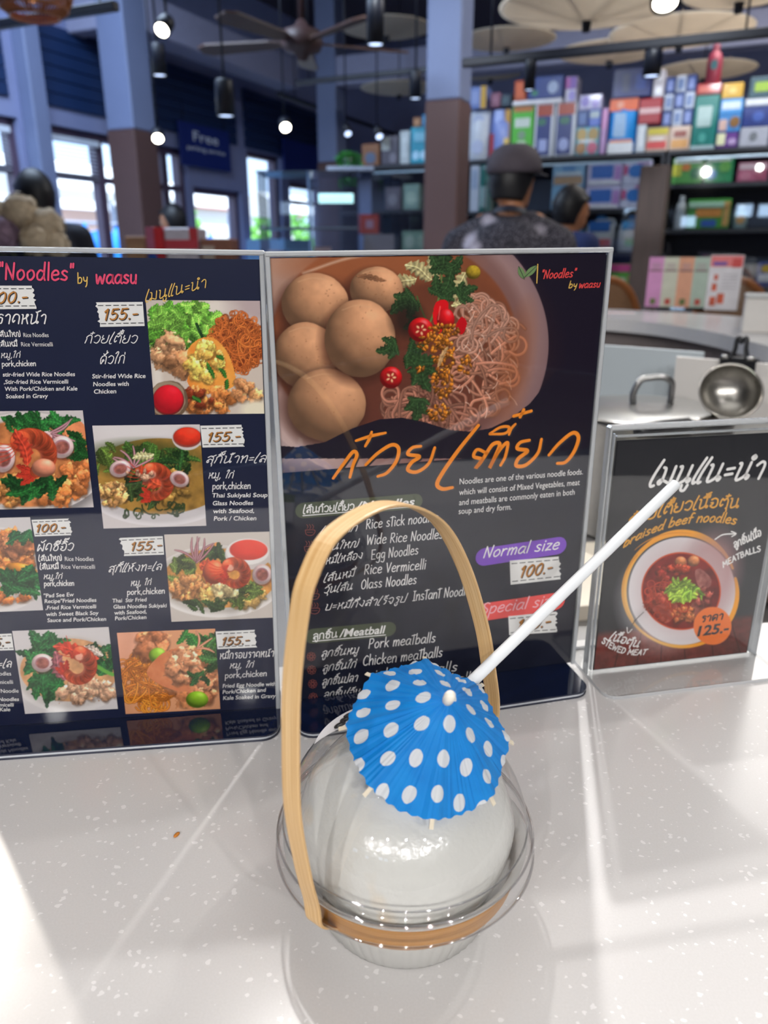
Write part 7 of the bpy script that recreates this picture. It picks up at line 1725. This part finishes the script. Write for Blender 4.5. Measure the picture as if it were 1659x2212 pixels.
mb = MB(); mb.box((0, 0, fr_.z / 2), (.20, .2, fr_.z - .002)); tag(mb.build('side_cabinet', mat('side_cabinet_grey', '#6c7084', .5), None, (fr_.x + .10, fr_.y + .12, 0)), 'grey side cabinet under the dark red box', 'cabinet')
# blue grey refrigerator cabinet by the window wall
rf = G(-4.75, 7.75, 0); t = thing('drinks_cooler', 'pale blue drinks cooler below the free parking sign', 'cooler', tuple(rf), -GA); mb = MB(); mb.box((0, 0, .7), (.5, .6, 1.4), 0, bev=.01); mb.build('cooler_body', mat('cooler_blue', '#7aa6d6', .4), t); mb = MB(); mb.box((.254, 0, .75), (.01, .5, 1.1)); mb.build('cooler_door', mat('cooler_glass', '#9cc4ec', .15), t); mb = MB(); mb.box((.265, .2, .8), (.02, .03, .4)); mb.build('door_handle', BLK, t)
# ------------------------------------------------------------------ people
def tcap(mb, a, b, r0, r1): mb.tube([a, b], [r0, r1], 14); mb.ell(a, (r0,) * 3, 14, 8); mb.ell(b, (r1,) * 3, 14, 8)
def remesh(o, vox, it=4):
    m = o.modifiers.new('r', 'REMESH'); m.mode = 'VOXEL'; m.voxel_size = vox; m.use_smooth_shade = True
    s = o.modifiers.new('s', 'SMOOTH'); s.factor = .5; s.iterations = it; return o
SKIN = mat('skin_tan', '#a9714f', .55, var=.06, nscale=20)
def person(label, loc, yaw, H, head_yaw, shirt, trousers, hairc, cap=None, width=1.0, bend=.0, drop=.0):
    t = thing('person', label, 'person', loc, yaw); k = H / 1.70
    V = lambda x, y, z: Vector((x * width, y + bend * max(0, z - .95) * .55, z)) * k
    hc = V(0, .02, 1.565); Mh = Matrix.Translation(hc) @ Matrix.Rotation(head_yaw, 4, 'Z') @ Matrix.Rotation(-bend * .5, 4, 'X')
    sh, el, wr = V(.185, 0, 1.375 - drop), V(.25, .02, 1.10), V(.19, .20, .98)
    mb = MB()
    E = lambda c, r: mb.ell(c, tuple(v * k for v in r), 18, 12)
    mb.ell((0, 0, 0), (.076 * k, .096 * k, .118 * k), 20, 14, 0, Mh); mb.ell((0, .03 * k, -.055 * k), (.058 * k, .062 * k, .062 * k), 18, 12, 0, Mh)
    mb.ell((0, .098 * k, -.012 * k), (.011 * k, .018 * k, .022 * k), 10, 8, 0, Mh)           # nose
    for s in (-1, 1): mb.ell((s * .076 * k, -.005 * k, -.01 * k), (.010 * k, .020 * k, .032 * k), 10, 8, 0, Mh); mb.ell((s * .03 * k, .083 * k, .026 * k), (.022 * k, .012 * k, .008 * k), 10, 8, 0, Mh)
    mb.ell((0, .088 * k, -.058 * k), (.024 * k, .010 * k, .009 * k), 10, 8, 0, Mh)             # lips
    tcap(mb, V(0, -.005, 1.38), hc - Vector((0, .02, .06)) * k, .056 * k, .052 * k)
    E(V(0, 0, 1.28), (.165 * width, .105, .15)); E(V(0, 0, 1.10), (.145 * width, .10, .17)); E(V(0, 0, .95), (.165 * width, .112, .13))
    for s in (-1, 1):
        f = lambda p: Vector((p.x * s, p.y, p.z))
        tcap(mb, f(V(.09, 0, 1.39)), f(sh), .058 * k, .054 * k); tcap(mb, f(sh), f(el), .052 * k, .040 * k); tcap(mb, f(el), f(wr), .039 * k, .026 * k)
        pal = f(wr) + Vector((0, .055, -.02)) * k; tcap(mb, f(wr), pal, .026 * k, .030 * k)
        for j, L in enumerate((.068, .078, .073, .058)):
            a = pal + Vector(((j - 1.5) * .016 * s, .02, -.005)) * k; b = a + Vector((0, L * .55, -.008)) * k; c = b + Vector((0, L * .35, -.03)) * k; tcap(mb, a, b, .0095 * k, .009 * k); tcap(mb, b, c, .009 * k, .008 * k)
        a = f(wr) + Vector((-.022 * s, .03, -.012)) * k; b = a + Vector((-.025 * s, .03, -.008)) * k; tcap(mb, a, b, .011 * k, .010 * k); tcap(mb, b, b + Vector((0, .025, -.01)) * k, .010 * k, .009 * k)
        hip, kn, an = V(.09, 0, .90), V(.10, .01, .50), V(.10, -.01, .09); tcap(mb, f(hip), f(kn), .083 * k, .055 * k); tcap(mb, f(kn), f(an), .055 * k, .036 * k); tcap(mb, f(an), f(V(.105, .13, .035)), .036 * k, .032 * k); mb.ell(f(V(.10, .04, .03)), (.042 * k, .11 * k, .03 * k), 12, 8)
    remesh(mb.build('body', SKIN, t), .0095, 3)
    # eyes
    for s in (-1, 1): mb = MB(); mb.ell((s * .030 * k, .083 * k, .012 * k), (.013 * k, .010 * k, .008 * k), 12, 8, 0, Mh); mb.build('eye', mat('eye_dark', '#20181a', .3), t)
    # shirt
    mb = MB(); g = .016
    E(V(0, -.01, 1.265 - drop * .3), (.186 * width, .142, .18)); E(V(0, -.012, 1.385), (.105, .078, .055)); E(V(0, 0, 1.10), (.168 * width, .122, .20)); E(V(0, 0, .96), (.182 * width, .13, .14))
    for s in (-1, 1):
        f = lambda p: Vector((p.x * s, p.y, p.z)); tcap(mb, f(V(.075, 0, 1.385)), f(sh), .068 * k, .070 * k); tcap(mb, f(sh), f(el) * .35 + f(sh) * .65, .070 * k, .066 * k); tcap(mb, f(el) * .35 + f(sh) * .65, f(el) * .8 + f(sh) * .2, .066 * k, .060 * k)
    remesh(mb.build('shirt', shirt, t), .012, 5)
    mb = MB(); cc = V(0, -.008, 1.435); mb.lathe([(.078 * k, -.012), (.074 * k, .012), (.070 * k, .012), (.072 * k, -.012)], 28, 0, Matrix.Translation(cc) @ Matrix.Rotation(-.25 - bend * .4, 4, 'X')); mb.build('collar', mat('collar_dark', '#17182a', .6), t)
    mb = MB(); E(V(0, 0, .93), (.185 * width, .128, .12))
    for s in (-1, 1):
        f = lambda p: Vector((p.x * s, p.y, p.z)); tcap(mb, f(V(.09, 0, .90)), f(V(.10, .01, .50)), .095 * k, .070 * k); tcap(mb, f(V(.10, .01, .50)), f(V(.10, -.005, .12)), .070 * k, .058 * k)
    remesh(mb.build('trousers', trousers, t), .013, 4)
    mb = MB()
    for s in (-1, 1): mb.ell((s * .10 * width * k, .045 * k, .036 * k), (.050 * k, .135 * k, .040 * k), 16, 10)
    mb.build('shoe', mat('shoe_black', '#1a1a20', .5), t)
    # hair: cap of hair over the back and sides
    HM = mat('hair_black', hairc, .5, var=.2, nscale=60, stretch=(1, 1, .2)); mb = MB(); vs, n, m_ = [], 32, 20
    for i in range(m_ + 1):
        th = PI * .74 * i / m_
        for j in range(n):
            a = 2 * PI * j / n; d = Vector((math.sin(th) * math.cos(a), math.sin(th) * math.sin(a), math.cos(th)))
            fr = max(0, d.y); q = 1.0 + .03 * mnoise.noise(d * 7); zz = d.z
            if fr > 0 and zz < .45: zz = .45 + (zz - .45) * (1 - min(1, fr * 1.6))
            r2 = math.sqrt(max(0, 1 - min(1, abs(zz)) ** 2)) if False else 1
            vs.append((d.x * .092 * k * q, (d.y * .108 - .010) * k * q, (zz * .128 + .008) * k))
    mb.add([Mh @ Vector(v) for v in vs], [(i * n + j, (i + 1) * n + j, (i + 1) * n + (j + 1) % n, i * n + (j + 1) % n) for i in range(m_) for j in range(n)], 0, True)
    o = mb.build('hair', HM, t); md = o.modifiers.new('t', 'SOLIDIFY'); md.thickness = .012
    if cap:
        mb = MB(); Mc = Mh @ Matrix.Translation((0, -.005 * k, .045 * k)) @ Matrix.Rotation(.16, 4, 'X')
        prof = [(0, .105), (.05, .100), (.085, .080), (.106, .045), (.112, .010), (.108, -.012), (.104, -.012)]
        mb.lathe([(r * k, z * k) for r, z in prof], 36, 0, Mc @ Matrix.Scale(1.12, 4, (0, 1, 0))); o = mb.build('cap', cap, t); md = o.modifiers.new('t', 'SOLIDIFY'); md.thickness = .004
        mb = MB(); P = [(.100 * k * math.cos(a), (.108 + .075 * math.sin(a)) * k - .02 * k, -.010 * k - .012 * k * math.cos(a) ** 2) for a in np.linspace(0, PI, 17)]; Q_ = [(.100 * k * math.cos(a), .085 * k * math.sin(a), -.006 * k) for a in np.linspace(0, PI, 17)]
        mb.add([Mc @ Vector(v) for v in P + Q_], [(i, i + 1, 18 + i, 17 + i) for i in range(16)]); o = mb.build('cap_brim', mat('cap_brim_navy', '#181a2c', .7), t); md = o.modifiers.new('t', 'SOLIDIFY'); md.thickness = .005
    return t
def floral():
    m = mat('dark_floral_cloth', '#2c2a34', .8, var=.3, nscale=90); nt = m.node_tree; N, L = nt.nodes, nt.links; b = N['Principled BSDF']
    tc = N.new('ShaderNodeTexCoord'); v = N.new('ShaderNodeTexVoronoi'); v.inputs['Scale'].default_value = 8.5; v2 = N.new('ShaderNodeTexVoronoi'); v2.inputs['Scale'].default_value = 110; no = N.new('ShaderNodeTexNoise'); no.inputs['Scale'].default_value = 60
    mxv = N.new('ShaderNodeMixRGB'); mxv.inputs[0].default_value = .03; L.new(tc.outputs['Object'], mxv.inputs[1]); L.new(no.outputs['Color'], mxv.inputs[2]); L.new(mxv.outputs[0], v.inputs['Vector']); L.new(tc.outputs['Object'], v2.inputs['Vector'])
    cr = N.new('ShaderNodeValToRGB'); e = cr.color_ramp.elements; e[0].position = .17; e[0].color = rgb('#aaa4b0') + (1,); e[1].position = .40; e[1].color = (0, 0, 0, 1); L.new(v.outputs['Distance'], cr.inputs[0])
    c2 = N.new('ShaderNodeValToRGB'); c2.color_ramp.elements[0].color = rgb('#7c7682') + (1,); c2.color_ramp.elements[1].position = .5; c2.color_ramp.elements[1].color = rgb('#1d1c28') + (1,); L.new(v2.outputs['Distance'], c2.inputs[0])
    ad = N.new('ShaderNodeMixRGB'); ad.blend_type = 'ADD'; ad.inputs[0].default_value = 1; L.new(c2.outputs[0], ad.inputs[1]); L.new(cr.outputs[0], ad.inputs[2]); L.new(ad.outputs[0], b.inputs['Base Color']); return m
a_ = atd(1100, 400, 3.25); person('person seen from behind in a dark cap and a dark speckled floral shirt', (a_.x, 3.25, 0), rad(-18), 1.66, rad(-28), floral(), mat('trousers_dark', '#23242c', .8), '#0d0c12', mat('cap_charcoal', '#4a434c', .8, var=.1), 1.16, .25, .055)
a_ = atd(1218, 450, 4.3); person('person in a navy shirt with short black hair, looking right beside the tissue packs', (a_.x, 4.3, 0), rad(-62), 1.60, rad(-14), mat('shirt_navy', '#1a2a5c', .8), mat('trousers_blue', '#1c2338', .8), '#0b0b12', None, 1.0, .12)
a_ = atd(82, 475, 3.9); person('dark haired person in dark clothes behind the cream bouquet', (a_.x, 3.9, 0), rad(30), 1.64, rad(20), mat('shirt_black', '#161a28', .8), mat('trousers_dark', '#23242c', .8), '#0a0b14', None, 1.0, .0)
a_ = atd(376, 470, 6.2); person('small dark haired person far off under the blue free parking sign', (a_.x, 6.2, 0), rad(60), 1.62, rad(20), mat('shirt_slate', '#39465e', .8), mat('trousers_dark', '#23242c', .8), '#0a0b14', None, .95, .0)
bpy.context.view_layer.update()
